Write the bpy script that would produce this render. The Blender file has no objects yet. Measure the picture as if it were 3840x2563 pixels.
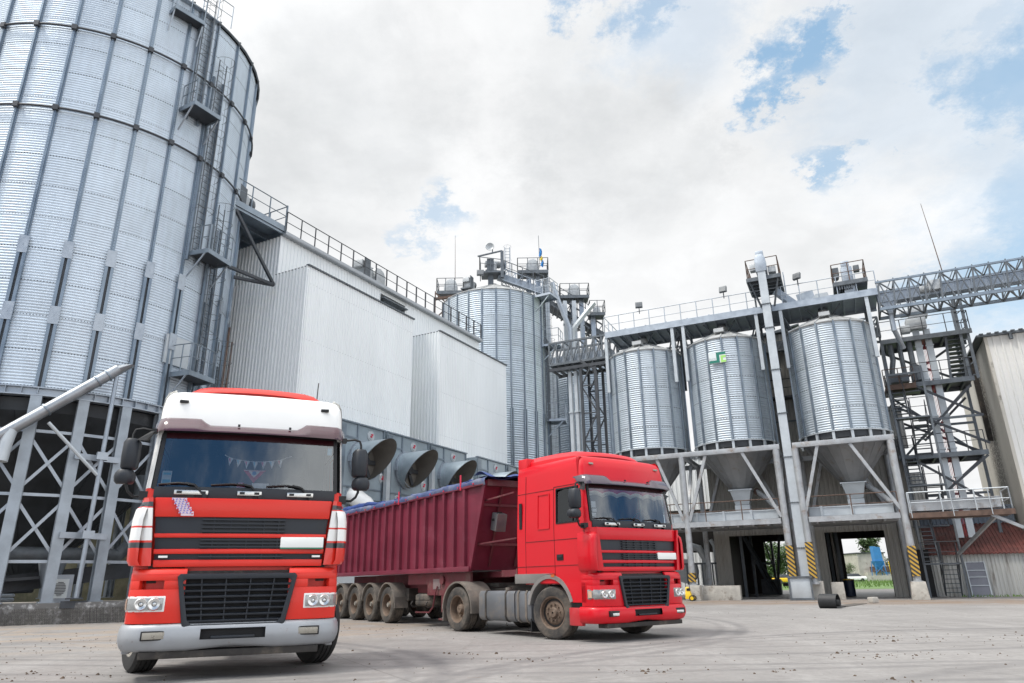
import bpy, bmesh, math, random
from mathutils import Vector, Matrix
R = math.radians
rnd = random.Random(7)
SC = bpy.context.scene
COL = SC.collection

# ------------------------------------------------------------------ mesh builder
class MB:
    def __init__(s): s.v = []; s.f = []; s.m = []; s.k = 0
    def add(s, vs, fs):
        o = len(s.v); s.v += [tuple(p) for p in vs]
        for f in fs: s.f.append([i + o for i in f]); s.m.append(s.k)
        return s
    def box(s, x0, x1, y0, y1, z0, z1):
        j = lambda: rnd.uniform(0, .0012)
        x0 -= j(); x1 += j(); y0 -= j(); y1 += j(); z0 -= j(); z1 += j()
        return s.add([(x0,y0,z0),(x1,y0,z0),(x1,y1,z0),(x0,y1,z0),(x0,y0,z1),(x1,y0,z1),(x1,y1,z1),(x0,y1,z1)],
              [(0,3,2,1),(4,5,6,7),(0,1,5,4),(1,2,6,5),(2,3,7,6),(3,0,4,7)])
    def cbox(s, c, d, rz=0, ry=0, rx=0):
        M = Matrix.Translation(c) @ Matrix.Rotation(rz,4,'Z') @ Matrix.Rotation(ry,4,'Y') @ Matrix.Rotation(rx,4,'X')
        h = [q/2 for q in d]
        P = [M @ Vector((a*h[0],b*h[1],c_*h[2])) for c_ in (-1,1) for a,b in ((-1,-1),(1,-1),(1,1),(-1,1))]
        return s.add(P, [(0,3,2,1),(4,5,6,7),(0,1,5,4),(1,2,6,5),(2,3,7,6),(3,0,4,7)])
    def bar(s, p, q, w, h=None, up=(0,0,1)):
        h = h or w; p = Vector(p); q = Vector(q); d = (q-p).normalized(); up = Vector(up)
        if abs(d.dot(up)) > .98: up = Vector((1,0,0))
        a = d.cross(up).normalized(); b = a.cross(d).normalized()
        w += rnd.uniform(0,.0015); h += rnd.uniform(0,.0015)
        P = [o + a*(i*w/2) + b*(k*h/2) for o in (p,q) for i,k in ((-1,-1),(1,-1),(1,1),(-1,1))]
        return s.add(P, [(0,3,2,1),(4,5,6,7),(0,1,5,4),(1,2,6,5),(2,3,7,6),(3,0,4,7)])
    def tube(s, p, q, r, n=8, r2=None):
        return s.path([p, q], [r, r if r2 is None else r2], n)
    def path(s, pts, r, n=6, closed=False):
        P = [Vector(p) for p in pts]; L = len(P)
        rr = r if isinstance(r, (list, tuple)) else [r]*L
        ref = None; V = []
        for i, p in enumerate(P):
            if closed: t = (P[(i+1) % L] - P[i-1]).normalized()
            elif i == 0: t = (P[1]-P[0]).normalized()
            elif i == L-1: t = (P[-1]-P[-2]).normalized()
            else: t = ((P[i+1]-P[i]).normalized() + (P[i]-P[i-1]).normalized()).normalized()
            if ref is None:
                ref = Vector((0,0,1)) if abs(t.z) < .9 else Vector((1,0,0))
            a = t.cross(ref)
            if a.length < 1e-4: a = t.cross(Vector((0,1,0)))
            a.normalize(); b = a.cross(t).normalized(); ref = b
            V += [p + (a*math.cos(2*math.pi*k/n) + b*math.sin(2*math.pi*k/n))*rr[i] for k in range(n)]
        F = []
        for i in range(L if closed else L-1):
            j = (i+1) % L
            for k in range(n):
                F.append((i*n+k, i*n+(k+1) % n, j*n+(k+1) % n, j*n+k))
        if not closed:
            F.append(tuple(range(n))[::-1]); F.append(tuple((L-1)*n+k for k in range(n)))
        return s.add(V, F)
    def lathe(s, prof, n=32, c=(0,0,0), axis='z', a0=0, a1=2*math.pi):
        full = abs(a1-a0-2*math.pi) < 1e-6; m = n if full else n+1; V = []
        for r, z in prof:
            for k in range(m):
                a = a0 + (a1-a0)*k/n; x, y = r*math.cos(a), r*math.sin(a)
                p = (x,y,z) if axis == 'z' else ((z,x,y) if axis == 'x' else (x,z,y))
                V.append((p[0]+c[0], p[1]+c[1], p[2]+c[2]))
        F = [(i*m+k, i*m+(k+1) % m, (i+1)*m+(k+1) % m, (i+1)*m+k) for i in range(len(prof)-1) for k in range(n)]
        return s.add(V, F)
    def disc(s, c, r, axis='y', n=16):
        V = []
        for k in range(n):
            a = 2*math.pi*k/n; x, y = r*math.cos(a), r*math.sin(a)
            p = {'z':(x,y,0),'x':(0,x,y),'y':(x,0,y)}[axis]; V.append((c[0]+p[0],c[1]+p[1],c[2]+p[2]))
        return s.add(V, [tuple(range(n))])
    def prism(s, poly, d0, d1, axis='z'):
        # poly: 2D points; extruded along axis from d0 to d1.  z:(x,y) y:(x,z) x:(y,z)
        mp = {'z': lambda a,b,d:(a,b,d), 'y': lambda a,b,d:(a,d,b), 'x': lambda a,b,d:(d,a,b)}[axis]
        n = len(poly); V = [mp(a,b,d0) for a,b in poly] + [mp(a,b,d1) for a,b in poly]
        return s.add(V, [tuple(range(n))[::-1], tuple(range(n,2*n))] + [(i,(i+1) % n,n+(i+1) % n,n+i) for i in range(n)])
    def loft(s, rings, cap=True, skip=None, closed=True):
        n = len(rings[0]); V = [p for r in rings for p in r]; F = []
        for i in range(len(rings)-1):
            for k in range(n if closed else n-1):
                if skip and skip(i, k): continue
                F.append((i*n+k, i*n+(k+1) % n, (i+1)*n+(k+1) % n, (i+1)*n+k))
        if cap: F.append(tuple(range(n))[::-1]); F.append(tuple((len(rings)-1)*n+k for k in range(n)))
        return s.add(V, F)
    def grid(s, fn, nu, nv):
        V = [fn(i/nu, j/nv) for j in range(nv+1) for i in range(nu+1)]
        return s.add(V, [(j*(nu+1)+i, j*(nu+1)+i+1, (j+1)*(nu+1)+i+1, (j+1)*(nu+1)+i) for j in range(nv) for i in range(nu)])
    def rail(s, pts, h=1.1, step=1.2, r=.022, mid=True, posts=True, n=5):
        # railing along a polyline at floor level
        for a, b in zip(pts[:-1], pts[1:]):
            a = Vector(a); b = Vector(b); L = (b-a).length; k = max(1, round(L/step))
            s.tube(a+Vector((0,0,h)), b+Vector((0,0,h)), r, n)
            if mid: s.tube(a+Vector((0,0,h*.52)), b+Vector((0,0,h*.52)), r*.75, n)
            if posts:
                for i in range(k+1):
                    p = a.lerp(b, i/k); s.tube(p, p+Vector((0,0,h)), r*1.1, n)
        return s
    def ladder(s, p, q, out, w=.45, step=.3, r=.018, cage=None, cr=.36):
        # p bottom, q top, out: unit vector away from wall
        p = Vector(p); q = Vector(q); out = Vector(out); sd = (q-p).normalized().cross(out).normalized()
        for k in (-1,1): s.tube(p+sd*k*w/2, q+sd*k*w/2, r*1.4, 5)
        L = (q-p).length
        for i in range(int(L/step)): c = p.lerp(q, (i+.5)*step/L); s.tube(c-sd*w/2, c+sd*w/2, r*.8, 4)
        if cage:
            z0 = cage; N = 9
            def hoop(c): return [c + sd*math.cos(a)*cr*1.05 + out*(math.sin(a)*cr*1.5) for a in [math.pi*k/N for k in range(N+1)]]
            m = int((L-z0)/.8)
            for i in range(m+1): s.path(hoop(p.lerp(q, (z0+(L-z0)*i/m)/L)), .011, 4)
            A = hoop(p.lerp(q, z0/L)); B = hoop(q)
            for k in (2,5,7): s.tube(A[k], B[k], .009, 4)
        return s
    def truss(s, A, B, w, h, n, t=.06, up=Vector((0,0,1))):
        # box truss; A,B lower front chord ends; w vector across (depth); h height
        A = Vector(A); B = Vector(B); w = Vector(w); H = up*h
        for o in (Vector(), w):
            s.bar(A+o, B+o, t*1.2); s.bar(A+o+H, B+o+H, t)
            for i in range(n+1):
                p = A.lerp(B, i/n)+o; s.bar(p, p+H, t*.7)
                if i < n: s.bar(p, A.lerp(B,(i+1)/n)+o+H, t*.7)
        for i in range(n+1):
            p = A.lerp(B, i/n); s.bar(p, p+w, t*.7)
            if i < n: s.bar(p, A.lerp(B,(i+1)/n)+w, t*.6)
            if i % 2 == 0: s.bar(p+H, p+w+H, t*.6)
        return s

class Thing:
    def __init__(s, o, base): s.o = o; s.base = Vector(base)

class Frame:
    def __init__(s, x, y, rz): s.x = x; s.y = y; s.rz = rz
    def w(s, p):
        c, n = math.cos(s.rz), math.sin(s.rz)
        return Vector((s.x + c*p[0]-n*p[1], s.y + n*p[0]+c*p[1], p[2]))
WORLD = Frame(0,0,0)

def tag(o, label=None, cat=None, group=None, kind=None):
    if label: o['label'] = label
    if cat: o['category'] = cat
    if group: o['group'] = group
    if kind: o['kind'] = kind
    return o

def thing(name, label, cat, base=(0,0,0), fr=WORLD, group=None):
    o = bpy.data.objects.new(name, None); COL.objects.link(o)
    o.location = fr.w(base); o.rotation_euler = (0,0,fr.rz); o.empty_display_size = .3
    tag(o, label, cat, group)
    return Thing(o, base)

def build(mb, name, m, base=(0,0,0), bevel=0, seg=2, smooth=35):
    me = bpy.data.meshes.new(name); b = Vector(base)
    me.from_pydata([(p[0]-b.x, p[1]-b.y, p[2]-b.z) for p in mb.v], [], mb.f)
    for x in (m if isinstance(m, (list, tuple)) else [m]): me.materials.append(x)
    me.polygons.foreach_set('material_index', mb.m)
    bm = bmesh.new(); bm.from_mesh(me)
    if bevel or len(bm.faces) < 60000: bmesh.ops.recalc_face_normals(bm, faces=bm.faces)
    if bevel:
        es = [e for e in bm.edges if len(e.link_faces) == 2 and e.calc_face_angle(0) > R(32)]
        bmesh.ops.bevel(bm, geom=es, offset=bevel, segments=seg, profile=.6, affect='EDGES', clamp_overlap=True)
    bm.to_mesh(me); bm.free()
    me.polygons.foreach_set('use_smooth', [True]*len(me.polygons))
    me.set_sharp_from_angle(angle=R(smooth)); me.update()
    o = bpy.data.objects.new(name, me); COL.objects.link(o)
    return o

def part(t, mb, name, m, par=None, label=None, **k):
    o = build(mb, name, m, t.base, **k); o.parent = par or t.o
    if label: o['label'] = label
    return o

def solo(mb, name, m, label, cat, base=(0,0,0), fr=WORLD, group=None, **k):
    o = build(mb, name, m, base, **k); o.location = fr.w(base); o.rotation_euler = (0,0,fr.rz)
    return tag(o, label, cat, group)

def struct(mb, name, m, **k):
    o = build(mb, name, m, **k); o['kind'] = 'structure'; return o

def copy_tree(o, parent=None):
    c = o.copy(); COL.objects.link(c); c.parent = parent
    for ch in list(o.children): copy_tree(ch, c)
    return c

# ------------------------------------------------------------------ materials
def new_mat(name):
    m = bpy.data.materials.new(name); m.use_nodes = True
    return m, m.node_tree, m.node_tree.nodes['Principled BSDF']
class N:
    def __init__(s, nt): s.nt = nt
    def n(s, t, **k):
        x = s.nt.nodes.new(t)
        for a, b in k.items(): setattr(x, a, b)
        return x
    def inp(s, node, i, v):
        if hasattr(v, 'is_output'): s.nt.links.new(v, node.inputs[i])
        else: node.inputs[i].default_value = v
    def math(s, op, a, b=0.0, c=None):
        x = s.n('ShaderNodeMath', operation=op); s.inp(x, 0, a); s.inp(x, 1, b)
        if c is not None: s.inp(x, 2, c)
        return x.outputs[0]
    def vmath(s, op, a, b=(0,0,0)):
        x = s.n('ShaderNodeVectorMath', operation=op); s.inp(x, 0, a); s.inp(x, 1, b)
        return x.outputs['Value'] if op in ('DOT_PRODUCT','LENGTH','DISTANCE') else x.outputs[0]
    def noise(s, vec, scale, detail=4, rough=.55, dist=0.0):
        x = s.n('ShaderNodeTexNoise'); s.inp(x, 'Vector', vec); s.inp(x, 'Scale', scale); s.inp(x, 'Detail', detail); s.inp(x, 'Roughness', rough); s.inp(x,'Distortion',dist)
        return x.outputs[0]
    def smooth(s, v, a, b, lo=0.0, hi=1.0):
        x = s.n('ShaderNodeMapRange'); x.interpolation_type = 'SMOOTHSTEP'
        for i, q in enumerate((v,a,b,lo,hi)): s.inp(x, i, q)
        return x.outputs[0]
    def mix(s, f, a, b, mode='MIX'):
        x = s.n('ShaderNodeMix'); x.data_type = 'RGBA'; x.blend_type = mode; s.inp(x, 0, f)
        s.inp(x, 6, a if hasattr(a,'is_output') else (*a,1)); s.inp(x, 7, b if hasattr(b,'is_output') else (*b,1))
        return x.outputs[2]
    def comb(s, x, y, z):
        c = s.n('ShaderNodeCombineXYZ'); s.inp(c,0,x); s.inp(c,1,y); s.inp(c,2,z); return c.outputs[0]
    def sep(s, v):
        c = s.n('ShaderNodeSeparateXYZ'); s.inp(c,0,v); return c.outputs
    def obj(s): return s.n('ShaderNodeTexCoord').outputs['Object']
    def scale(s, v, k): return s.vmath('MULTIPLY', v, k)

def sc3(c, k): return tuple(min(1, x*k) for x in c)
def simple(name, base, rough=.5, metal=0.0, amt=.12, scale=3.0, stretch=(1,1,1), dirt=None, dirt_amt=.35, dirt_scale=1.2, coat=0.0, bump=0.0, spec=None):
    m, nt, b = new_mat(name); n = N(nt); v = n.scale(n.obj(), stretch)
    f = n.noise(v, scale, 5, .6)
    col = n.mix(n.smooth(f, .3, .7), sc3(base, 1-amt), sc3(base, 1+amt))
    rg = n.smooth(f, .25, .75, max(0, rough-.08), min(1, rough+.08))
    if dirt:
        g = n.noise(v, dirt_scale, 8, .7); d = n.smooth(g, .62-dirt_amt*.35, .85-dirt_amt*.3, 0, .9)
        col = n.mix(d, col, dirt); rg = n.math('MAXIMUM', rg, n.math('MULTIPLY', d, .8))
        if metal: n.inp(b, 'Metallic', n.smooth(d, 0, 1, metal, metal*.2))
    n.inp(b, 'Base Color', col); n.inp(b, 'Roughness', rg)
    if not (dirt and metal): b.inputs['Metallic'].default_value = metal
    if coat: b.inputs['Coat Weight'].default_value = coat; b.inputs['Coat Roughness'].default_value = .06
    if spec is not None: b.inputs['Specular IOR Level'].default_value = spec
    if bump:
        x = n.n('ShaderNodeBump'); x.inputs['Strength'].default_value = bump; x.inputs['Distance'].default_value = .02
        n.inp(x, 'Height', n.noise(v, scale*4, 5, .6)); nt.links.new(x.outputs[0], b.inputs['Normal'])
    return m

def galv_wall(name, z0, ring, a0, step, Rad, base=(.56,.595,.63), rough=.40, metal=.8, bolt=.1):
    m, nt, b = new_mat(name); n = N(nt); o = n.obj(); x, y, z = n.sep(o)
    ang = n.math('ARCTAN2', y, x); pan = n.math('FLOOR', n.math('DIVIDE', n.math('SUBTRACT', ang, a0), step))
    zz = n.math('DIVIDE', n.math('SUBTRACT', z, z0), ring); rid = n.math('FLOOR', zz); fr = n.math('FRACT', zz)
    w = n.n('ShaderNodeTexWhiteNoise'); n.inp(w, 'Vector', n.comb(pan, rid, 0.5))
    tint = n.smooth(w.outputs[0], 0, 1, .955, 1.03)
    st = n.noise(n.comb(n.math('MULTIPLY', ang, 9.0*Rad/6), n.math('MULTIPLY', z, .22), 0.0), 3.0, 6, .65)
    st2 = n.noise(o, .8, 5, .6)
    seam = n.math('LESS_THAN', n.math('ABSOLUTE', n.math('SUBTRACT', fr, .03)), .018)
    dot = n.math('LESS_THAN', n.math('FRACT', n.math('MULTIPLY', ang, Rad/bolt)), .42)
    sd = n.math('MULTIPLY', seam, n.math('ADD', n.math('MULTIPLY', dot, .6), .12))
    val = n.math('MULTIPLY', n.math('MULTIPLY', tint, n.smooth(st, .25, .75, .90, 1.05)), n.math('SUBTRACT', 1.0, sd))
    col = n.mix(n.smooth(st2, .35, .75), base, sc3(base, .9))
    col = n.mix(1.0, col, n.comb(val, val, val), 'MULTIPLY')
    n.inp(b, 'Base Color', col); n.inp(b, 'Metallic', metal)
    n.inp(b, 'Roughness', n.math('ADD', n.smooth(st, .2, .8, rough-.05, rough+.09), n.math('MULTIPLY', w.outputs[0], .05)))
    return m

M = {}
GAL = (.56,.595,.63)
M['galv'] = simple('galvanised_steel', (.36,.40,.445), .46, .7, .12, 2.5)
M['galv_post'] = simple('galvanised_stiffener', (.23,.27,.31), .45, .75, .15, 2.0)
M['galv_dark'] = simple('weathered_steel', (.125,.14,.155), .55, .45, .2, 3.0)
M['galv_pale'] = simple('pale_galvanised_steel', (.46,.495,.52), .5, .35, .08, 2.0)
M['galv_dirty'] = simple('dusty_galvanised_steel', (.37,.385,.40), .55, .45, .14, 2.0, dirt=(.20,.13,.08), dirt_amt=.3, dirt_scale=2.2)
M['leg_steel'] = simple('leg_steel', (.33,.37,.41), .5, .5, .16, 1.5)
M['dark_steel'] = simple('dark_steel', (.055,.06,.068), .55, .3, .2, 3.0)
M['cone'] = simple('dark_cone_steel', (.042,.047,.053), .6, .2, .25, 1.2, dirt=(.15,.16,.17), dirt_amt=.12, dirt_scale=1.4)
M['roof_zinc'] = simple('zinc_roof_sheet', (.45,.46,.46), .5, .4, .12, 1.5)
M['rust'] = simple('rusty_steel', (.115,.075,.058), .75, .2, .35, 4.0)
M['conc'] = simple('concrete', (.40,.38,.35), .9, 0, .18, 3.0, dirt=(.12,.105,.09), dirt_amt=.45, dirt_scale=2.0, bump=.3)
M['white_clad'] = simple('white_cladding', (.79,.815,.82), .5, 0, .04, .5, stretch=(1,1,.25))
M['trim_grey'] = simple('grey_trim', (.36,.38,.40), .5, .3, .08, 2)
M['box_blue'] = simple('blue_grey_sheet', (.33,.39,.43), .45, .55, .10, 1.2)
M['cowl_in'] = simple('cowl_lining', (.16,.15,.135), .7, .2, .1, 2)
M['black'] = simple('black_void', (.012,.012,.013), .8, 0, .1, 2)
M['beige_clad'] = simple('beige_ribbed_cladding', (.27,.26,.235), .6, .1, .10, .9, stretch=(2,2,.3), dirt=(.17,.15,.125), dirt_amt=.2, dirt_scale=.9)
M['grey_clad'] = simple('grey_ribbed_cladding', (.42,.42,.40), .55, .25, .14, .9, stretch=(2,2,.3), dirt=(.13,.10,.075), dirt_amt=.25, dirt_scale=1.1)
M['dark_clad'] = simple('dark_inner_cladding', (.055,.048,.042), .8, 0, .25, 2)  # dark brown tone for the inner walls
M['red_roof'] = simple('rusty_red_roof_sheet', (.12,.036,.030), .65, .1, .3, 2.0, dirt=(.05,.025,.02), dirt_amt=.4, dirt_scale=3)
M['pipe_steel'] = simple('dull_pipe_steel', (.32,.34,.36), .42, .75, .12, 2.0)
M['cone_steel'] = simple('dusty_hopper_steel', (.235,.24,.245), .55, .45, .12, 1.5, dirt=(.16,.12,.09), dirt_amt=.25, dirt_scale=2.0)
M['rubber'] = simple('rubber', (.022,.023,.025), .6, 0, .2, 5)
M['tyre'] = simple('dusty_tyre_rubber', (.035,.034,.033), .8, 0, .2, 4, dirt=(.15,.125,.10), dirt_amt=.65, dirt_scale=2.0)
M['tyre_a'] = simple('black_tyre_rubber', (.022,.022,.022), .8, 0, .2, 4, dirt=(.12,.11,.10), dirt_amt=.28, dirt_scale=2.0)
M['rim'] = simple('muddy_steel_rim', (.16,.115,.085), .65, .3, .25, 6, dirt=(.25,.21,.17), dirt_amt=.3, dirt_scale=5)
M['rim_grey'] = simple('dusty_grey_rim', (.27,.25,.22), .6, .3, .2, 6)
M['plastic'] = simple('dark_grey_plastic', (.013,.017,.024), .5, 0, .15, 5)
M['plastic_d'] = simple('black_plastic', (.006,.0065,.008), .5, 0, .15, 5)
M['chassis'] = simple('dirty_chassis', (.04,.036,.033), .7, .2, .3, 5, dirt=(.12,.10,.08), dirt_amt=.4, dirt_scale=3)
M['tank'] = simple('dusty_grey_tank', (.16,.17,.185), .5, .5, .12, 2, dirt=(.22,.185,.15), dirt_amt=.45, dirt_scale=1.6)
M['fender'] = simple('dusty_plastic_fender', (.13,.115,.10), .7, 0, .2, 3, dirt=(.24,.20,.165), dirt_amt=.5, dirt_scale=2)
M['red_a'] = simple('orange_red_truck_paint', (.66,.028,.016), .36, 0, .04, .7, coat=.12, spec=.35, dirt=(.50,.06,.04), dirt_amt=.08)
M['red_b'] = simple('crimson_truck_paint', (.60,.006,.016), .36, 0, .04, .7, coat=.12, spec=.35, dirt=(.40,.03,.03), dirt_amt=.06)
M['red_low'] = simple('scuffed_crimson_paint', (.48,.022,.030), .36, 0, .08, 2, coat=.3, dirt=(.16,.07,.055), dirt_amt=.34, dirt_scale=2.5)
M['white_p'] = simple('white_truck_paint', (.78,.78,.76), .35, 0, .03, 1, coat=.4)
M['silver_b'] = simple('silver_bumper_paint', (.33,.345,.365), .42, .35, .06, 3, dirt=(.16,.09,.05), dirt_amt=.10, dirt_scale=14)
M['grey_trimp'] = simple('grey_plastic_trim', (.22,.21,.20), .55, 0, .1, 3, dirt=(.15,.12,.10), dirt_amt=.25)
M['maroon'] = simple('maroon_trailer_paint', (.155,.017,.036), .42, 0, .16, 1.0, stretch=(.6,1,1.4), coat=.2, dirt=(.20,.05,.075), dirt_amt=.22, dirt_scale=1.3)
M['maroon_d'] = simple('dusty_maroon_paint', (.12,.020,.028), .6, 0, .2, 2.0, dirt=(.16,.10,.085), dirt_amt=.4, dirt_scale=1.6)
M['visor'] = simple('smoked_plum_visor', (.06,.016,.026), .16, 0, .1, 2, coat=.6)
M['visor_b'] = simple('smoked_violet_visor', (.06,.04,.06), .16, 0, .1, 2, coat=.6)
M['chrome'] = simple('brushed_metal', (.62,.62,.60), .3, .9, .08, 5)
M['lamp'] = simple('clear_lamp_glass', (.30,.31,.31), .15, .4, .12, 9, coat=.8)
M['lampref'] = simple('lamp_reflector', (.66,.66,.65), .28, .8, .1, 9)
M['amber'] = simple('amber_lens', (.55,.12,.02), .3, 0, .1, 5)
M['foglamp'] = simple('dusty_fog_lamp', (.30,.28,.24), .3, .3, .15, 8)
M['whiteplate'] = simple('blank_white_plate', (.82,.83,.80), .5, 0, .02, 3)
M['green'] = simple('green_edge', (.03,.20,.12), .5, 0, .1, 3)
M['inside'] = simple('dark_cab_interior', (.006,.008,.011), .8, 0, .2, 3)
M['seat'] = simple('grey_seat_cloth', (.016,.019,.026), .9, 0, .2, 5)
M['cream'] = simple('cream_fringe', (.80,.74,.62), .9, 0, .1, 20)
M['pink'] = simple('pink_cloth', (.70,.16,.28), .8, 0, .1, 20)
M['sky_cloth'] = simple('light_blue_cloth', (.25,.55,.72), .8, 0, .1, 20)
M['white_cloth'] = simple('white_cloth', (.8,.8,.8), .8, 0, .05, 20)
M['redcloth'] = simple('red_cloth', (.55,.03,.07), .8, 0, .1, 20)
M['yellow'] = simple('yellow_plastic', (.75,.48,.01), .4, 0, .06, 5)
M['blue_paint'] = simple('bright_blue_paint', (.03,.19,.45), .5, 0, .1, 2)
M['motor'] = simple('grey_motor_paint', (.42,.44,.45), .5, .3, .12, 4)
M['motor_d'] = simple('dark_motor_paint', (.12,.13,.14), .5, .3, .2, 4)
M['flag_y'] = simple('yellow_flag_cloth', (.75,.55,.05), .8)
M['flag_b'] = simple('blue_flag_cloth', (.03,.2,.5), .8)
M['green_sign'] = simple('dark_green_enamel', (.01,.17,.12), .4, 0, .03)
M['lime_sign'] = simple('light_green_enamel', (.35,.66,.16), .4, 0, .03)
M['signwhite'] = simple('white_enamel', (.68,.72,.72), .4, 0, .03)
M['signgrey'] = simple('grey_lettering', (.30,.36,.37), .5, 0, .03)
M['plaster'] = simple('grey_plaster', (.42,.40,.36), .9, 0, .12, 1, dirt=(.2,.17,.14), dirt_amt=.3)
M['redpipe'] = simple('red_cable', (.45,.04,.05), .5)
M['bark'] = simple('bark', (.09,.07,.05), .9, 0, .3, 8)

def glass(name, tint=(.55,.62,.66), ior=2.1):
    m, nt, b = new_mat(name); nt.nodes.remove(b); n = N(nt)
    t = n.n('ShaderNodeBsdfTransparent'); t.inputs[0].default_value = (*tint,1)
    g = n.n('ShaderNodeBsdfGlossy'); g.inputs['Roughness'].default_value = .015; g.inputs[0].default_value = (.92,.97,1,1)
    f = n.n('ShaderNodeFresnel'); f.inputs[0].default_value = ior
    x = n.n('ShaderNodeMixShader'); nt.links.new(f.outputs[0], x.inputs[0]); nt.links.new(t.outputs[0], x.inputs[1]); nt.links.new(g.outputs[0], x.inputs[2])
    nt.links.new(x.outputs[0], nt.nodes['Material Output'].inputs[0])
    return m
M['side_glass'] = glass('side_window_glass', (.45,.48,.50), 1.55)
M['glass'] = glass('windscreen_glass', (.80,.85,.88), 2.3)

def foliage(name, c1, c2):
    m, nt, b = new_mat(name); n = N(nt)
    f = n.noise(n.obj(), 1.3, 4, .6); col = n.mix(n.smooth(f,.3,.7), c1, c2)
    n.inp(b,'Base Color',col); b.inputs['Roughness'].default_value = .6
    b.inputs['Subsurface Weight'].default_value = 0
    return m
M['leaf'] = foliage('dark_green_leaves', (.035,.075,.018), (.07,.13,.03))
M['leaf2'] = foliage('birch_leaves', (.05,.09,.03), (.09,.14,.05))
M['grass'] = foliage('meadow_grass', (.06,.13,.02), (.13,.22,.04))

def hazard():
    m, nt, b = new_mat('hazard_stripe_paint'); n = N(nt); x, y, z = n.sep(n.obj())
    t = n.math('FRACT', n.math('MULTIPLY', n.math('ADD', z, n.math('MULTIPLY', x, .9)), 4.6))
    wear = n.noise(n.obj(), 9, 5, .7)
    col = n.mix(n.math('GREATER_THAN', t, .5), (.03,.03,.03), (.48,.29,.04))
    col = n.mix(n.smooth(wear,.60,.72,0,.7), col, (.35,.34,.32))
    n.inp(b,'Base Color',col); b.inputs['Roughness'].default_value = .5
    return m
M['hazard'] = hazard()

def bands(name, stops, mats):
    # painted stripes by height on the panel (object z), crisp edges
    m, nt, b = new_mat(name); n = N(nt); z = n.sep(n.obj())[2]; col = None
    prev = mats[0]; out = prev
    for s_, c in zip(stops, mats[1:]):
        out = n.mix(n.math('GREATER_THAN', z, s_), out, c)
    n.inp(b,'Base Color',out); b.inputs['Roughness'].default_value = .3; b.inputs['Coat Weight'].default_value = .5
    return m

def stained_wall(name, base, stain, stretch=(1,1,.12), amt=.5, edge=None):
    m, nt, b = new_mat(name); n = N(nt); o = n.obj(); x, y, z = n.sep(o)
    f = n.noise(n.scale(o, stretch), 2.2, 8, .72); g = n.noise(o, 9, 4, .8)
    d = n.math('MULTIPLY', n.smooth(f, .60-amt*.3, .78-amt*.2), n.smooth(g,.25,.6,.35,1))
    if edge is not None:   # algae streak that grows near the corner x=edge, ragged
        band = n.smooth(n.math('ABSOLUTE', n.math('ADD', n.math('SUBTRACT', y, edge[0]), n.math('MULTIPLY', n.math('SUBTRACT', f, .5), 1.6))), edge[1]*.2, edge[1], 1, 0)
        d = n.math('MAXIMUM', d, n.math('MULTIPLY', band, n.smooth(g,.35,.52,.1,1)))
    col = n.mix(d, base, stain); n.inp(b,'Base Color',col); b.inputs['Roughness'].default_value = .7
    return m
# ------------------------------------------------------------------ camera, sky, sun
cam = bpy.data.cameras.new('camera'); co = bpy.data.objects.new('camera', cam); COL.objects.link(co)
cam.lens = 24.41; cam.sensor_width = 36; cam.clip_end = 3000; cam.clip_start = .05
co.location = (0,0,1.1)
_p, _r = R(19.03), R(-.96)
F_ = Vector((0,math.cos(_p),math.sin(_p))); U_ = Vector((0,-math.sin(_p),math.cos(_p))); X_ = Vector((1,0,0))
X2 = X_*math.cos(_r)+U_*math.sin(_r); U2 = -X_*math.sin(_r)+U_*math.cos(_r)
co.rotation_euler = Matrix((X2,U2,-F_)).transposed().to_euler()
SC.camera = co
SC.view_settings.view_transform = 'Standard'; SC.view_settings.look = 'None'; SC.view_settings.exposure = .42; SC.view_settings.gamma = 1

SUN_B, SUN_E = 248, 60          # bearing clockwise from +Y, elevation
sun = bpy.data.lights.new('sun','SUN'); so = bpy.data.objects.new('sun', sun); COL.objects.link(so)
sun.energy = 1.9; sun.angle = R(9); sun.color = (1,.95,.88)
sd = Vector((math.sin(R(SUN_B))*math.cos(R(SUN_E)), math.cos(R(SUN_B))*math.cos(R(SUN_E)), math.sin(R(SUN_E))))
so.rotation_euler = sd.to_track_quat('Z','Y').to_euler(); so.location = sd*200

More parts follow.
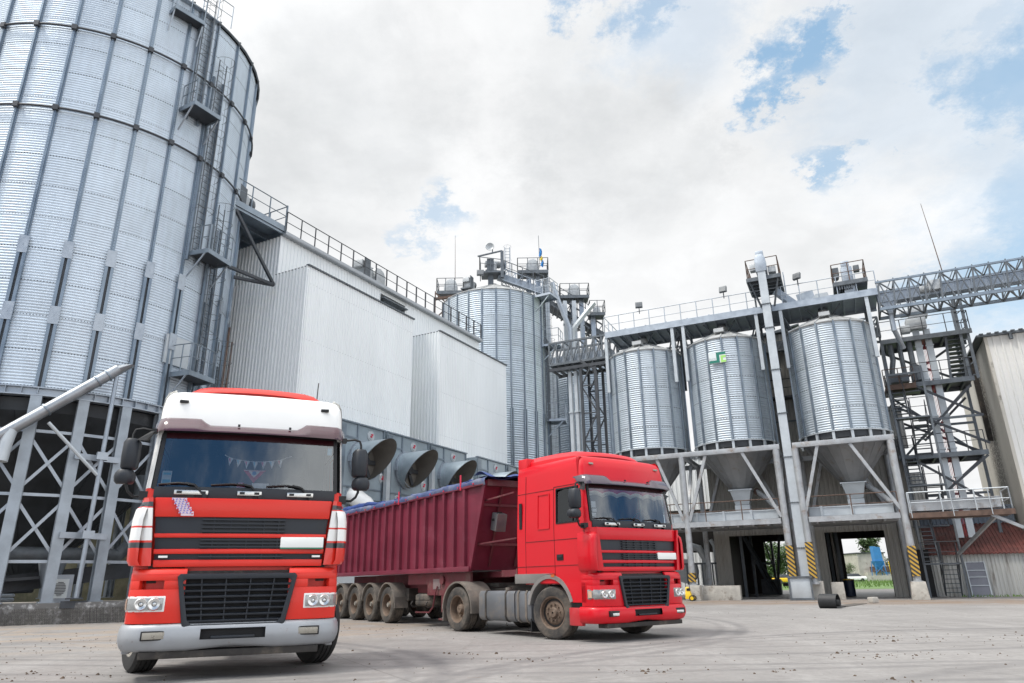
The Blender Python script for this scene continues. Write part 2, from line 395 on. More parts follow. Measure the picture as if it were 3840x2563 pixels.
def make_world():
    w = bpy.data.worlds.new('World'); SC.world = w; w.use_nodes = True; nt = w.node_tree; n = N(nt)
    bg = nt.nodes['Background']; bg.inputs[1].default_value = .1
    sky = n.n('ShaderNodeTexSky', sky_type='NISHITA'); sky.sun_disc = False; sky.sun_elevation = R(SUN_E); sky.sun_rotation = R(SUN_B)
    sky.air_density = 1.0; sky.dust_density = 1.5; sky.ozone_density = 1.0
    d = n.n('ShaderNodeTexCoord').outputs['Generated']; x, y, z = n.sep(d)
    zc = n.math('ADD', n.math('MAXIMUM', z, 0.0), .32)
    pv = n.comb(n.math('DIVIDE', x, zc), n.math('DIVIDE', y, zc), 0.0)
    # ragged edges: bend the direction with fine noise before measuring distance to the gaps
    wx = n.noise(pv, 3.6, 10, .72); wy = n.noise(n.vmath('ADD', pv, (7.3,2.1,3)), 4.2, 9, .68)
    off = n.comb(n.math('MULTIPLY', n.math('SUBTRACT', wx, .5), .40), n.math('MULTIPLY', n.math('SUBTRACT', wy, .5), .40), n.math('MULTIPLY', n.math('SUBTRACT', n.math('ADD', n.math('MULTIPLY', wx, .5), n.math('MULTIPLY', wy, .5)), .5), .34))
    q = n.vmath('ADD', d, off)
    holes = [((.156,.711,.685),.048,.75),((.095,.715,.705),.040,.8),((.365,.697,.62),.048,1.0),((.352,.736,.579),.040,1.0),((.385,.665,.64),.036,.8),((.585,.630,.512),.095,1.0),((.53,.625,.565),.05,.5),
             ((.408,.767,.495),.032,.85),((.445,.745,.498),.028,.7),((.62,.70,.36),.12,.95),((.56,.765,.33),.07,.7),((-.076,.858,.508),.036,.6),((-.13,.882,.453),.036,.5),((.66,.56,.5),.12,.9),((.50,.655,.565),.17,.34),((.60,.70,.42),.14,.42),((.22,.70,.68),.10,.35),
             ((-.02,-.84,.52),.30,1.0),((.24,-.80,.56),.26,1.0),((.02,-.78,.62),.2,1.0),((.36,-.86,.36),.13,.8),((-.35,-.80,.42),.24,1.0),((-.05,-.97,.22),.20,.9),((.93,-.16,.36),.20,1.0),((.78,-.42,.47),.16,.9),((.93,.1,.22),.10,.8)]
    h = 0.0
    for c, r, a in holes:
        L = math.sqrt(sum(k*k for k in c)); c = tuple(k/L for k in c)
        g = n.smooth(n.vmath('DISTANCE', q, c), r*.45, r*1.35, a, 0.0)
        h = n.math('MAXIMUM', h, g)
    # thin veil variation
    veil = n.noise(pv, 1.6, 6, .6)
    h = n.math('MULTIPLY', h, n.smooth(veil, .25, .5, .7, 1.0))
    big = n.noise(n.vmath('ADD', pv, (3.1,.4,1)), .9, 7, .56, .6); det = n.noise(pv, 4.0, 8, .62)
    dk = [((.139,.813,.565),.14,.65),((.25,.80,.545),.09,.5),((-.212,.773,.598),.16,.55),((-.264,.816,.513),.14,.5),((.097,.773,.627),.12,.45)]
    s_ = n.smooth(big, .40, .68, 0, .5)
    for c, r, a in dk:
        L = math.sqrt(sum(k*k for k in c)); c = tuple(k/L for k in c)
        s_ = n.math('MAXIMUM', s_, n.smooth(n.vmath('DISTANCE', q, c), r*.25, r*1.5, a, 0.0))
    s_ = n.math('MULTIPLY', s_, n.smooth(det, .28, .68, .45, 1.2))
    cl = n.mix(s_, (7.4,7.45,7.5), (4.7,4.9,5.05))
    cl = n.mix(n.smooth(z, .02, .30, 1, 0), cl, (7.0,7.05,7.1))
    blue = n.mix(1.0, sky.outputs[0], (1.9,1.9,1.8), 'MULTIPLY')
    blue = n.mix(n.smooth(y,-.25,.15,.75,.62), blue, n.mix(n.smooth(z,.25,.75), (4.1,5.55,6.5), (2.6,4.3,5.9)))
    blue = n.mix(n.smooth(n.vmath('DOT_PRODUCT', d, (.35,-.94,0)),-.15,.25,0,.92), blue, (.75,2.1,4.5))    # deeper, polarised blue opposite
    puff = n.noise(n.vmath('ADD', pv, (1.7,5.2,.3)), 6.5, 9, .60, .3); puff = n.smooth(puff, .36, .64, .955, 1.03)
    cl = n.mix(1.0, cl, n.comb(puff, puff, puff), 'MULTIPLY')
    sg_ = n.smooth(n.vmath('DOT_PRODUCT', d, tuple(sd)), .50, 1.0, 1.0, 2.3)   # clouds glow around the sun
    sg_ = n.math('MULTIPLY', sg_, n.smooth(n.vmath('DOT_PRODUCT', d, (.66,-.74,.1)), -.25, .75, 1.0, 1.9))   # added: unseen sky right and behind brightened to lift facade and truck fronts
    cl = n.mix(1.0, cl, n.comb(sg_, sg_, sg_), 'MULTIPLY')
    col = n.mix(h, cl, blue)
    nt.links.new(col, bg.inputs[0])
make_world()

# ------------------------------------------------------------------ ground
def make_yard_mat():
    m, nt, b = new_mat('concrete_yard'); n = N(nt); o = n.obj(); x, y, z = n.sep(o)
    a = n.noise(o, .22, 5, .6); f = n.noise(o, 3.0, 8, .7); g = n.noise(n.scale(o,(1,.35,1)), 1.1, 7, .68)
    sp = n.noise(o, 38, 3, .6)
    col = n.mix(n.smooth(a,.35,.65), (.222,.212,.204), (.280,.268,.257))
    col = n.mix(n.smooth(f,.35,.75,0,.45), col, (.20,.193,.191))
    col = n.mix(n.smooth(g,.45,.72,0,.45), col, (.37,.36,.348))
    col = n.mix(n.smooth(sp,.60,.70,0,.45), col, (.22,.20,.18))
    # sandy dirt along the hopper row and in front of the silo plinth (x' along row)
    u = n.vmath('DOT_PRODUCT', n.vmath('SUBTRACT', o, (18.37,33.83,0)), (.421,.907,0))
    dirt = n.noise(n.scale(o,(.5,1,1)), .9, 7, .7, .4)
    band = n.smooth(n.math('ABSOLUTE', n.math('ADD', u, 2.8)), .8, 5.0, 1, 0)
    col = n.mix(n.math('MULTIPLY', band, n.smooth(dirt,.36,.56,0,.9)), col, (.215,.145,.092))
    pl = n.smooth(n.vmath('DISTANCE', o, (-13.5,21,0)), 4, 12, 1, 0)
    col = n.mix(n.math('MULTIPLY', pl, n.smooth(dirt,.40,.60,0,.7)), col, (.33,.255,.185))
    tr = n.smooth(n.vmath('DISTANCE', o, (-6,19.5,0)), 2, 6, 1, 0)
    col = n.mix(n.math('MULTIPLY', tr, n.smooth(dirt,.38,.58,0,.8)), col, (.27,.205,.15))
    rear_dark = n.smooth(u, 2.8, 4.6, 0, .75)  # ground gets darker and smoother towards the back of the hopper row
    col = n.mix(rear_dark, col, (.07,.06,.055))
    # brown specks / mud patches
    mp = n.noise(n.scale(o,(.55,1.3,1)), 2.6, 6, .75)
    col = n.mix(n.smooth(mp,.63,.70,0,.75), col, (.20,.125,.075))
    # tyre tracks: arcs and long curves with broken edges
    br = n.noise(o, 2.2, 6, .7); mark = 0.0
    for cx_, cy_, r_, w_, s_ in [(-8.5,9.0,7.6,.16,.5),(-8.5,9.0,7.15,.12,.4),(9.5,4.2,11.6,.16,.5),(9.5,4.2,11.2,.10,.35),(2.0,60,48.6,.13,.4),(2.0,60,50.4,.12,.35),(6,70,61.6,.11,.42),(6,70,59.9,.10,.38),(0,90,77.5,.10,.3),(3,80,66.3,.09,.34),(-6,20,11.5,.14,.4),(-6,20,11.05,.10,.3),(14,-6,17.5,.18,.35)]:
        dd = n.math('ABSOLUTE', n.math('SUBTRACT', n.vmath('DISTANCE', n.vmath('MULTIPLY', o, (1,1,0)), (cx_,cy_,0)), r_))
        dd = n.math('ADD', dd, n.math('MULTIPLY', n.math('SUBTRACT', br, .5), .22))
        mark = n.math('MAXIMUM', mark, n.smooth(dd, w_*.2, w_*1.5, s_, 0))
    mark = n.math('MULTIPLY', mark, n.smooth(br,.32,.62,.45,1.25))
    col = n.mix(mark, col, (.085,.083,.088))
    # fine expansion joints, cracks
    vo = n.n('ShaderNodeTexVoronoi', feature='DISTANCE_TO_EDGE'); n.inp(vo,'Vector', n.vmath('ADD', n.scale(o,(.10,.13,0)), n.comb(n.math('MULTIPLY',f,.05), n.math('MULTIPLY',g,.05),0.0))); vo.inputs['Scale'].default_value = 1
    col = n.mix(n.smooth(vo.outputs[0], .0004, .0016, .4, 0), col, (.12,.11,.10))
    oil = n.noise(n.scale(o,(1,1.6,1)), .55, 5, .6, .8)
    col = n.mix(n.smooth(oil,.57,.70,0,.42), col, (.12,.115,.112))
    jr = n.sep(n.vmath('ADD', n.comb(n.vmath('DOT_PRODUCT',o,(.89,.456,0)), n.vmath('DOT_PRODUCT',o,(-.456,.89,0)),0.0), n.comb(n.math('MULTIPLY',f,.03),n.math('MULTIPLY',g,.03),0.0)))
    for ax, per in ((0,6.0),(1,5.0)):
        jd = n.math('ABSOLUTE', n.math('SUBTRACT', n.math('FRACT', n.math('DIVIDE', jr[ax], per)), .5))
        col = n.mix(n.math('MULTIPLY', n.math('LESS_THAN', jd, .012/per), .55), col, (.10,.095,.09))
    mo = n.noise(o, 9.0, 6, .72)
    col = n.mix(n.smooth(mo,.40,.66,0,.5), col, (.175,.165,.158))
    n.inp(b,'Base Color',col); n.inp(b,'Roughness', n.math('SUBTRACT', n.smooth(f,.3,.7,.72,.95), n.math('MULTIPLY',rear_dark,.5)))
    bp = n.n('ShaderNodeBump'); bp.inputs['Strength'].default_value = .35; bp.inputs['Distance'].default_value = .02
    n.inp(bp,'Height', n.math('ADD', f, n.math('MULTIPLY', sp, .5))); nt.links.new(bp.outputs[0], b.inputs['Normal'])
    return m
g = MB(); g.grid(lambda u,v: (-700+1400*u, -500+1600*v, 0), 8, 8)
struct(g, 'yard_ground', make_yard_mat())

def blob_sheet(pts, z):
    b = MB(); b.add([(x,y,z) for x,y in pts], [tuple(range(len(pts)))]); return b
# meadow seen through the passages, beyond the lot
struct(blob_sheet([(20,64),(75,50),(180,120),(140,170),(60,170),(18,120)], .004), 'meadow_ground', M['grass'])
mw = MB()
for i in range(5200):
    x = rnd.uniform(22,80); y = rnd.uniform(66,140) - (x-40)*.15
    h = rnd.uniform(.18,.6); a = rnd.uniform(0,6.28); w = .05; lx, ly = math.cos(a)*w, math.sin(a)*w
    mw.add([(x-lx,y-ly,0),(x+lx,y+ly,0),(x+rnd.uniform(-.15,.15),y+rnd.uniform(-.15,.15),h)], [(0,1,2)])
tag(build(mw,'meadow_grass',M['grass']), 'tall green grass growing beyond the passages under the hopper bins', 'grass', kind='stuff')

# loose dirt clods strewn over the yard
dc = MB()
def clod(x,y,s):
    n_ = 5; a0 = rnd.uniform(0,6); V = [(x+math.cos(a0+k*1.257)*s*rnd.uniform(.6,1.2), y+math.sin(a0+k*1.257)*s*rnd.uniform(.6,1.2), 0) for k in range(n_)]
    V += [(x+(p[0]-x)*.5, y+(p[1]-y)*.5, s*rnd.uniform(.35,.8)) for p in V]
    dc.add(V, [tuple(range(n_,2*n_))]+[(i,(i+1)%n_,n_+(i+1)%n_,n_+i) for i in range(n_)])
for i in range(900):
    y = 5.5+rnd.random()**1.6*28; x = rnd.uniform(-.75,.85)*(y+1)
    clod(x,y,abs(rnd.gauss(.0,.008))+.004)
for cx_,cy_,k,sp_ in [(1.6,9.6,26,.22),(.1,11.2,22,.3),(-.9,12.2,16,.25),(5.4,11,45,.55),(6.6,13.6,60,.9),(3.1,9.4,14,.2),(9.5,13.2,50,1.2),(-6.4,10.1,50,.5),(-8.2,14.5,70,1.3),(-10,17,60,1.5),(4.2,8.4,18,.3),(7.6,9.6,26,.5),(0.2,8.0,10,.3),(-4.4,18.6,60,1.4)]:
    for i in range(k): clod(rnd.gauss(cx_,sp_), rnd.gauss(cy_,sp_*.6), abs(rnd.gauss(0,.012))+.005)
tag(build(dc,'dirt_clods',simple('dried_mud',(.085,.06,.042),.95,0,.3,9)), 'dark crumbs of dried mud strewn over the concrete yard', 'mud', kind='stuff')
# ------------------------------------------------------------------ the big silo on the left
SX, SY, SR = -19.70, 29.09, 6.386
S = Frame(SX, SY, 0)
ST = R(12.61); B0 = 151.3                   # stiffener bearing, step
def ang(b): return R(90-b)                  # bearing -> math angle
def rad(b, r, z): return Vector((r*math.cos(ang(b)), r*math.sin(ang(b)), z))
ZB, ZE, RING = 7.79, 26.6, 1.31
M['silo_wall'] = galv_wall('silo_wall_sheet', ZB, RING, ang(B0), ST, SR, base=(.575,.65,.725), rough=.46, metal=.5)
silo = thing('grain_silo', 'huge ribbed steel grain silo on tall legs at the left edge', 'silo', (0,0,0), S)
def corrugated(r, z0, z1, pitch, amp, n, sub=4):
    k = round((z1-z0)/pitch); b = MB()
    prof = [(r-amp+2*amp*abs(math.sin(math.pi*i/sub))**.75, z0+(z1-z0)*i/(k*sub)) for i in range(k*sub+1)]
    return b.lathe(prof, n)
part(silo, corrugated(SR-.02, ZB, ZE, .112, .016, 104), 'silo_wall', M['silo_wall'], smooth=100)
def bolted(name, base):
    m, nt, b = new_mat(name); n = N(nt); o = n.obj(); x,y,z = n.sep(o)
    f = n.noise(n.scale(o,(3,3,.6)), 2, 6, .65)
    d = n.math('MULTIPLY', n.math('LESS_THAN', n.math('ABSOLUTE', y), .014), n.math('LESS_THAN', n.math('FRACT', n.math('MULTIPLY', z, 8.0)), .24))
    col = n.mix(n.smooth(f,.3,.7), sc3(base,.85), sc3(base,1.15)); col = n.mix(n.math('MULTIPLY', d, .85), col, (.05,.06,.07))
    n.inp(b,'Base Color',col); b.inputs['Metallic'].default_value = .7; n.inp(b,'Roughness', n.smooth(f,.3,.7,.36,.5)); return m
M['stiff'] = bolted('bolted_stiffener', (.21,.26,.315))
def stiffener(r, z0, zs, z1, wl, wu, slim=1.0):
    b = MB()
    for zz in [(zs, z1)]:      # upper: hat section
        b.prism([(r-.01,-wu/2),(r+.02,-wu/2),(r+.025,-wu*.26),(r+.085*slim,-wu*.22),(r+.085*slim,wu*.22),(r+.025,wu*.26),(r+.02,wu/2),(r-.01,wu/2)], *zz)
    if zs > z0:
        for k in (-1,1):       # lower: two rails with a slot between
            y0, y1 = sorted((k*wl*.16, k*wl*.5)); b.box(r-.01, r+.11*slim, y0, y1, z0, zs)
    return b
def place_around(mesh_ob, bearings, sub=()):
    # first one is mesh_ob itself, the others are copies turned about the silo axis
    par = mesh_ob.parent
    for i, bb in enumerate(bearings):
        o = mesh_ob if i == 0 else mesh_ob.copy()
        if i: COL.objects.link(o); o.parent = par
        o.rotation_euler = (0,0,ang(bb))
        for s_ in sub:
            c = s_ if i == 0 else s_.copy()
            if i: COL.objects.link(c)
            c.parent = o
BEAR = [B0 - 12.61*(k) for k in range(-13,15)]
st = part(silo, stiffener(SR, ZB-.05, 13.1, ZE+.06, .30, .16), 'stiffener', M['stiff'])
sp = []
b = MB(); b.box(SR-.01,SR+.045,-.051,.051,ZB,13.05); sp.append(part(silo,b,'slot_web',M['dark_steel']))
for zz in (10.48, 13.1):
    b = MB(); b.box(SR+.112, SR+.125, -.17, .17, zz-.34, zz+.34)
    for yy in (-.15,.15):
        for k in range(5): b.box(SR+.125, SR+.133, yy-.012, yy+.012, zz-.28+k*.14-.012, zz-.28+k*.14+.012)
    b.box(SR+.125, SR+.133,-.012,.012,zz-.05,zz+.05)
    o = part(silo, b, 'splice_plate', M['galv']); sp.append(o)
place_around(st, BEAR, sp)
for zz in (19.1, 23.08):
    b = MB(); b.path([rad(k*360/96, SR+.12, zz) for k in range(96)], .045, 6, closed=True)
    for bb in BEAR:
        c = rad(bb, SR+.1, zz); b.cbox(c, (.14,.2,.22), rz=ang(bb))
    part(silo, b, 'wind_ring', M['dark_steel'])
b = MB(); b.lathe([(SR+.10,ZE-.06),(SR+.16,ZE-.02),(SR+.16,ZE+.04),(SR*.6,ZE+2.1),(.5,ZE+3.3),(.4,ZE+3.7),(.05,ZE+3.75)], 56)
for bb in BEAR: b.bar(rad(bb,SR+.13,ZE+.10), rad(bb,.6,ZE+3.33), .06, .09)
part(silo, b, 'silo_roof', M['galv_dark'])
# base ring beam
b = MB(); b.lathe([(SR-.12,7.46),(SR+.20,7.46),(SR+.20,7.50),(SR+.01,7.50),(SR+.01,7.75),(SR+.13,7.75),(SR+.13,7.79),(SR-.12,7.79)], 112)
for k in range(28*3): b.cbox(rad(B0+k*12.61/3, SR+.08, 7.62), (.13,.016,.25), rz=ang(B0+k*12.61/3))
part(silo, b, 'ring_beam', M['galv'])
# legs, ties, cross braces
b = MB(); b.box(SR+.16, SR+.20, -.17, .17, .70, 7.45); b.box(SR-.04, SR+.0, -.17, .17, .70, 7.45); b.box(SR+.0, SR+.16, -.02, .02, .70, 7.45); b.box(SR-.10, SR+.24, -.24, .24, .66, .70)
b.box(SR-.22, SR-.04, -.05, .05, .70, 7.45)
lg = part(silo, b, 'leg', M['leg_steel']); place_around(lg, BEAR)
b = MB()
for zz in (6.27, 4.12, 1.96): b.bar(rad(B0,SR-.02,zz), rad(B0-12.61,SR-.02,zz), .05, .10)
for z0,z1 in ((4.25,6.12),(2.1,3.98)):
    b.bar(rad(B0,SR+.02,z0), rad(B0-12.61,SR+.02,z1), .05, .10); b.bar(rad(B0,SR-.06,z1), rad(B0-12.61,SR-.06,z0), .05, .10)
cbm = part(silo, b, 'cross_brace', M['galv'])
for k in range(-9,10):
    o = cbm if k == -9 else cbm.copy()
    if k != -9: COL.objects.link(o); o.parent = silo.o
    o.rotation_euler = (0,0,R(12.61)*k)
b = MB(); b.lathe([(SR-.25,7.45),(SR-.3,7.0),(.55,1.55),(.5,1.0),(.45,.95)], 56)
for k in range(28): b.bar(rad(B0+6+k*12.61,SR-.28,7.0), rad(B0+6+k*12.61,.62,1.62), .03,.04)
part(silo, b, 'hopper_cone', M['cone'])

# service platforms and caged ladders up the silo
def platform_bm(r0, r1, w, z, zs=.18):
    b = MB(); b.box(r0, r1, -w/2, w/2, z-.03, z)
    for y in (-w/2, w/2-.04): b.box(r0, r1, y, y+.04, z-zs, z+.02)
    b.box(r1-.04, r1, -w/2+.041, w/2-.041, z-zs, z+.02); return b
PL = [(128.5,25.6,1.35,5.9),(118.8,20.99,1.35,6.35),(105.5,14.6,1.5,6.35),(106.2,9.2,1.5,6.35)]
for bb, z, w, r0 in PL:
    r1 = 7.42 if z < 25 else 6.95
    p = part(silo, platform_bm(r0, r1, w, z), 'service_platform', M['galv_post'])
    b = MB(); b.box(r0+.05,r1-.05,-w/2+.045,w/2-.045,z-.10,z-.04); part(silo, b, 'floor_plate', M['dark_steel'], par=p)
    b = MB(); y0, y1 = -w/2+.03, w/2-.03
    b.rail([(r0+.1,y0,z),(r1-.03,y0,z),(r1-.03,y1,z)], 1.15, .55, .024)
    b.bar((r1-.03,y0,z-.18),(r1-.03,y0,z+1.15),.055)
    rl = part(silo, b, 'railing', M['galv_post'], par=p)
    for yq in (y0,y1):
        b = MB(); b.bar((SR+.08,yq,z-1.15),(r1-.15,yq,z-.12),.05); part(silo, b, 'strut', M['galv'], par=p)
    p.rotation_euler = (0,0,ang(bb))
# hatch sheet on the lowest platform
b = MB(); b.box(SR+.02,SR+.09,-.45,.75,9.55,10.75)
o = part(silo, b, 'manway_hatch', M['galv_pale']); o.rotation_euler = (0,0,ang(112))
for bb, z0, z1 in [(119.5,21.0,27.6),(110.0,14.6,24.6),(99.3,9.2,17.5),(86.5,4.0,11.4)]:
    b = MB(); out = (math.cos(ang(bb)),math.sin(ang(bb)),0)
    b.ladder(rad(bb,SR+.22,z0), rad(bb,SR+.22,z1), out, cage=2.0, r=.02, cr=.38)
    part(silo, b, 'caged_ladder', M['galv_dark'])
    b = MB()
    for k in (-2.6,2.6): b.bar(rad(bb+k,SR+.10,z0-.4), rad(bb+k,SR+.10,z1-1.0), .13, .10)
    part(silo, b, 'ladder_rail', M['galv_post'])
b = MB(); b.box(5.6,6.6,-.9,.9,ZE-.1,ZE-.05)
b.rail([(5.7,-1.6,ZE),(6.5,-1.4,ZE),(6.6,1.5,ZE)],1.3,.7,.025)
o = part(silo, b, 'eave_railing', M['galv']); o.rotation_euler = (0,0,ang(123))
b = MB(); b.tube(rad(87,SR+.45,3),rad(86,SR+.5,12.2),.05,6); b.tube(rad(85,SR+.5,3),rad(83.5,SR+.6,11.6),.04,6)
part(silo, b, 'rusty_pole', M['rust'])

# concrete plinth and what stands on or under the silo
def arc_wall(b, r0, r1, z0, z1, ba, bb, n=40):
    pts = [rad(ba+(bb-ba)*k/n, r1, 0) for k in range(n+1)] + [rad(bb-(bb-ba)*k/n, r0, 0) for k in range(n+1)]
    return b.prism([(p.x,p.y) for p in pts], z0, z1)
M['plinth'] = stained_wall('flaking_painted_concrete', (.115,.112,.108), (.56,.56,.56), (1.8,1.8,1.8), .42)
pts = [(-30,20.5),(-16.34,23.55),(-13.1,24.60),(-10.6,27.0),(-10.2,30),(-10.9,30.2),(-11.3,27.4),(-13.4,25.3),(-16.4,24.2),(-30,21.3)]
b = MB(); b.prism([(x,y) for x,y in pts], 0, .66)
solo(b,'concrete_plinth',M['plinth'],'long low grey concrete kerb wall with flaking white paint under the silo legs','wall', bevel=.015)
b = MB(); b.prism([(p[0],p[1]) for p in pts[1:5]]+[(-14,38),(-27,36),(-30,24)], .0, .5)
struct(b,'plinth_floor',M['conc'])

sp_ = thing('loading_spout', 'slanting steel grain spout pipe on a thin pole in front of the silo', 'spout pipe', (-14.48,24.27,.5))
P0 = Vector((-14.47,24.28,8.62)); P1 = Vector((-19.2,20.9,3.35)); dv = (P1-P0).normalized()
b = MB(); b.path([P0-dv*.05, P1], .20, 16); part(sp_, b, 'pipe', M['pipe_steel'])
b = MB(); cc_ = P0-dv*.05
rr = []
for k in range(16):
    a = 2*math.pi*k/16; s1 = dv.cross(Vector((0,0,1))).normalized(); s2 = s1.cross(dv).normalized()
    rr.append((cc_ + s1*math.cos(a)*.20 + s2*math.sin(a)*.20, s1*math.cos(a)*.24 + s2*math.sin(a)*.24))
b.loft([[tuple(p) for p,_ in rr], [tuple(Vector((cc_.x+q.x*1.0, cc_.y+q.y, 0))+Vector((.22-dv.x*.1,.2-dv.y*.1,8.86))) for _,q in rr]])
part(sp_, b, 'mouth', M['pipe_steel'])
b = MB()
for t in (.35,.75,2.55,4.6): b.path([P0+dv*t-dv*.025, P0+dv*t+dv*.025], .235, 16)
part(sp_, b, 'pipe_collar', M['galv_post'])
b = MB(); b.tube((-14.48,24.27,.78),(-14.46,24.32,8.4),.075,10); part(sp_, b, 'support_pole', M['galv'])
b = MB(); b.cbox((-14.5,24.22,.60),(.75,.16,.22),rz=R(28)); b.cbox((-14.5,24.2,.78),(.5,.3,.04),rz=R(28)); part(sp_, b, 'foot_bracket', M['dark_steel'])
for zz in (5.47,2.81):
    b = MB(); b.bar(S.w(rad(138.7,SR+.28,zz)), S.w(rad(126.1,SR+.28,zz-.02)), .05,.2); b.cbox((-14.47,24.3,zz),(.34,.22,.26),rz=R(40))
    part(sp_, b, 'clamp_beam', M['galv'])
b = MB(); b.tube((-15.82,23.15,6.45),(-14.5,24.26,4.81),.06,8); part(sp_, b, 'strut', M['galv_pale'])
b = MB(); b.path([(-16.7,22.68,6.1),(-16.72,22.6,5.65),(-16.72,22.55,5.05)],[.2,.2,.2],12); part(sp_, b, 'down_spout', M['galv_pale'])

du = thing('aeration_duct', 'dark grey air duct lying level behind the silo legs', 'duct', S.w(rad(140,5.2,2.0)))
b = MB(); b.path([S.w(rad(k,5.35,2.22)) for k in range(158,112,-4)]+[S.w(rad(111,5.5,2.6)),S.w(rad(110,5.6,3.2)),S.w(rad(110,5.6,5.2))],.25,12); part(du,b,'duct_pipe',M['galv_dark'])
b = MB(); b.lathe([(.42,1.95),(.32,1.5),(.16,1.0)],12,c=S.w(rad(137,5.35,0))); part(du,b,'duct_funnel',M['galv'])
bl = thing('blower', 'grey fan box with round grille between two silo legs', 'blower', S.w(rad(134,5.7,.5)))
b = MB(); b.cbox(S.w(rad(134.5,5.55,1.05)),(.55,.75,1.0),rz=ang(134.5)); part(bl,b,'housing',M['galv'])
b = MB(); q = S.w(rad(134.5,5.84,1.1)); b.cbox(q,(.02,.5,.62),rz=ang(134.5)); part(bl,b,'panel',M['signwhite'])
b = MB()
for k in range(9): b.cbox(S.w(rad(134.5,5.86,.9+k*.05)),(.02,.36*math.sqrt(max(.05,1-((k-4)/4.5)**2)),.02),rz=ang(134.5))
part(bl,b,'grille',M['dark_steel'])
cvv = thing('drag_conveyor', 'dark sloping conveyor trough under the big silo cone', 'conveyor', S.w(rad(140,3.5,.5)))
b = MB(); b.bar(S.w(rad(178,5.9,.95)),S.w(rad(104,5.3,1.75)),.5,.55); b.bar(S.w(rad(165,5.6,1.3)),S.w(rad(135,5.2,1.5)),.5,.1); part(cvv,b,'trough',M['dark_steel'])
b = MB(); b.bar((-27,37.5,3.4),(-13.2,38.2,3.4),.3,6.8)
solo(b,'mossy_wall',simple('mossy_concrete',(.11,.105,.07),.9,0,.35,1.5,dirt=(.05,.055,.03),dirt_amt=.5),'low mossy dark wall glimpsed behind the big silo legs','wall',(-20,38,0))
# one more silo behind, seen between the legs
s4 = thing('grain_silo', 'dim steel silo standing behind the big silo, glimpsed between its legs', 'silo', (SX*1.47,SY*1.42,0))
b = MB(); k_ = corrugated(5.2,.3,16,.2,.03,64); k_.v = [(x+SX*1.47,y+SY*1.42,z) for x,y,z in k_.v]; part(s4,k_,'silo_wall',M['galv'])
b = MB(); b.lathe([(5.3,16),(.3,19),(.05,19)],40,c=(SX*1.47,SY*1.42,0)); part(s4,b,'silo_roof',M['galv_dark'])
# ------------------------------------------------------------------ white clad building (frame W: x along facade, y into the building)
W = Frame(-10.07, 31.42, R(61.94))
def ribbed(b, p0, p1, z0, z1, pitch=.2, d=.035, top=None):
    # trapezoid-ribbed sheet from p0 to p1 (seen with p0 on the left), ribs towards the viewer's side; top: fn(t)->z
    p0 = Vector((*p0,0)); p1 = Vector((*p1,0)); L = (p1-p0).length; t = (p1-p0)/L; n = Vector((t.y,-t.x,0))
    k = max(1, round(L/pitch)); pp = L/k; pr = []
    for i in range(k):
        s0 = i*pp
        pr += [(s0,0),(s0+pp*.56,0),(s0+pp*.66,d),(s0+pp*.90,d)]
    pr.append((L,0))
    V = []
    for s_, h in pr:
        q = p0+t*s_+n*h; zt = top(s_/L) if top else z1
        V += [(q.x,q.y,z0),(q.x,q.y,zt)]
    b.add(V, [(2*i,2*i+2,2*i+3,2*i+1) for i in range(len(pr)-1)])
    return b
wb = thing('clad_building', 'tall windowless white ribbed building stepped in front, behind the fan boxes', 'building', (0,0,0), W)
b = MB(); TU = 18.45
UX0, UX1, UY, UD = .2, 20.2, 2.27, 9
b.box(UX0+.02,8.3,UY+.02,UD,.0,TU-.02); b.box(10.95,UX1-.02,UY+.02,UD,0,TU-.02); b.box(8.3,10.95,UY+.02,UD,0,15.6); b.box(8.3,10.95,UY+1.6,UD,15.6,TU-.02); b.box(8.3,10.95,UY+.02,UD,TU-.25,TU-.02)
part(wb,b,'inner_wall',M['white_clad'])
b = MB(); ribbed(b,(UX0,UY),(8.35,UY),10,TU,.25); ribbed(b,(10.9,UY),(UX1,UY),10,TU,.25); ribbed(b,(8.35,UY),(10.9,UY),10,16.4,.25)
ribbed(b,(UX0,UD),(UX0,UY),6,TU,.25,.07); part(wb,b,'upper_wall',M['white_clad'])
for x0, x1, zt in ((0,8.78,16.12),(11.62,20.35,16.25)):
    b = MB(); b.box(x0+.03,x1-.03,.03,2.3,0,zt-.03); ribbed(b,(x0,0),(x1,0),4,zt,.20,.03); ribbed(b,(x0,5.6 if x0 == 0 else 2.3),(x0,0),4,zt,.22,.075)
    if x0 == 0: b.box(x0+.03,UX0+.02,2.3,5.6,0,zt-.03)
    av = part(wb,b,'front_wall',M['white_clad'])
    b = MB(); b.box(x0-.06,x1+.06,-.09,.10,zt-.02,zt+.06);  b.box(x0-.02,x1+.02,.1,2.27,zt-.01,zt+.03)
    k = round((x1-x0)/.2)
    for i in range(k): b.box(x0+(i+.55)*(x1-x0)/k, x0+(i+.85)*(x1-x0)/k, -.12,-.085,zt+.0,zt+.05)
    part(wb,b,'roof_edge',M['galv_dark'],par=av)
    b = MB(); b.box(x0-.02,x0+.03,-.055,.09,4,zt-.2); part(wb,b,'corner_trim',M['white_clad'],par=av)
    b = MB()
    for zz in (7.0,9.6,12.3,zt-.9):
        for i in range(k): b.cbox((x0+(i+.3)*(x1-x0)/k,-.006,zz+rnd.uniform(-.01,.01)),(.018,.014,.018))
    part(wb,b,'screw_row',M['galv_dark'],par=av)
b = MB(); b.box(UX0-.05,UX1+.1,UY-.28,UY+.1,TU-.02,TU+.10); b.box(UX0-.05,UX1+.1,UY-.30,UY-.26,TU+.02,TU+.20)
b.box(UX0,UX1,UY+.1,UD,TU+.0,TU+.06); part(wb,b,'roof_walkway',M['trim_grey'])
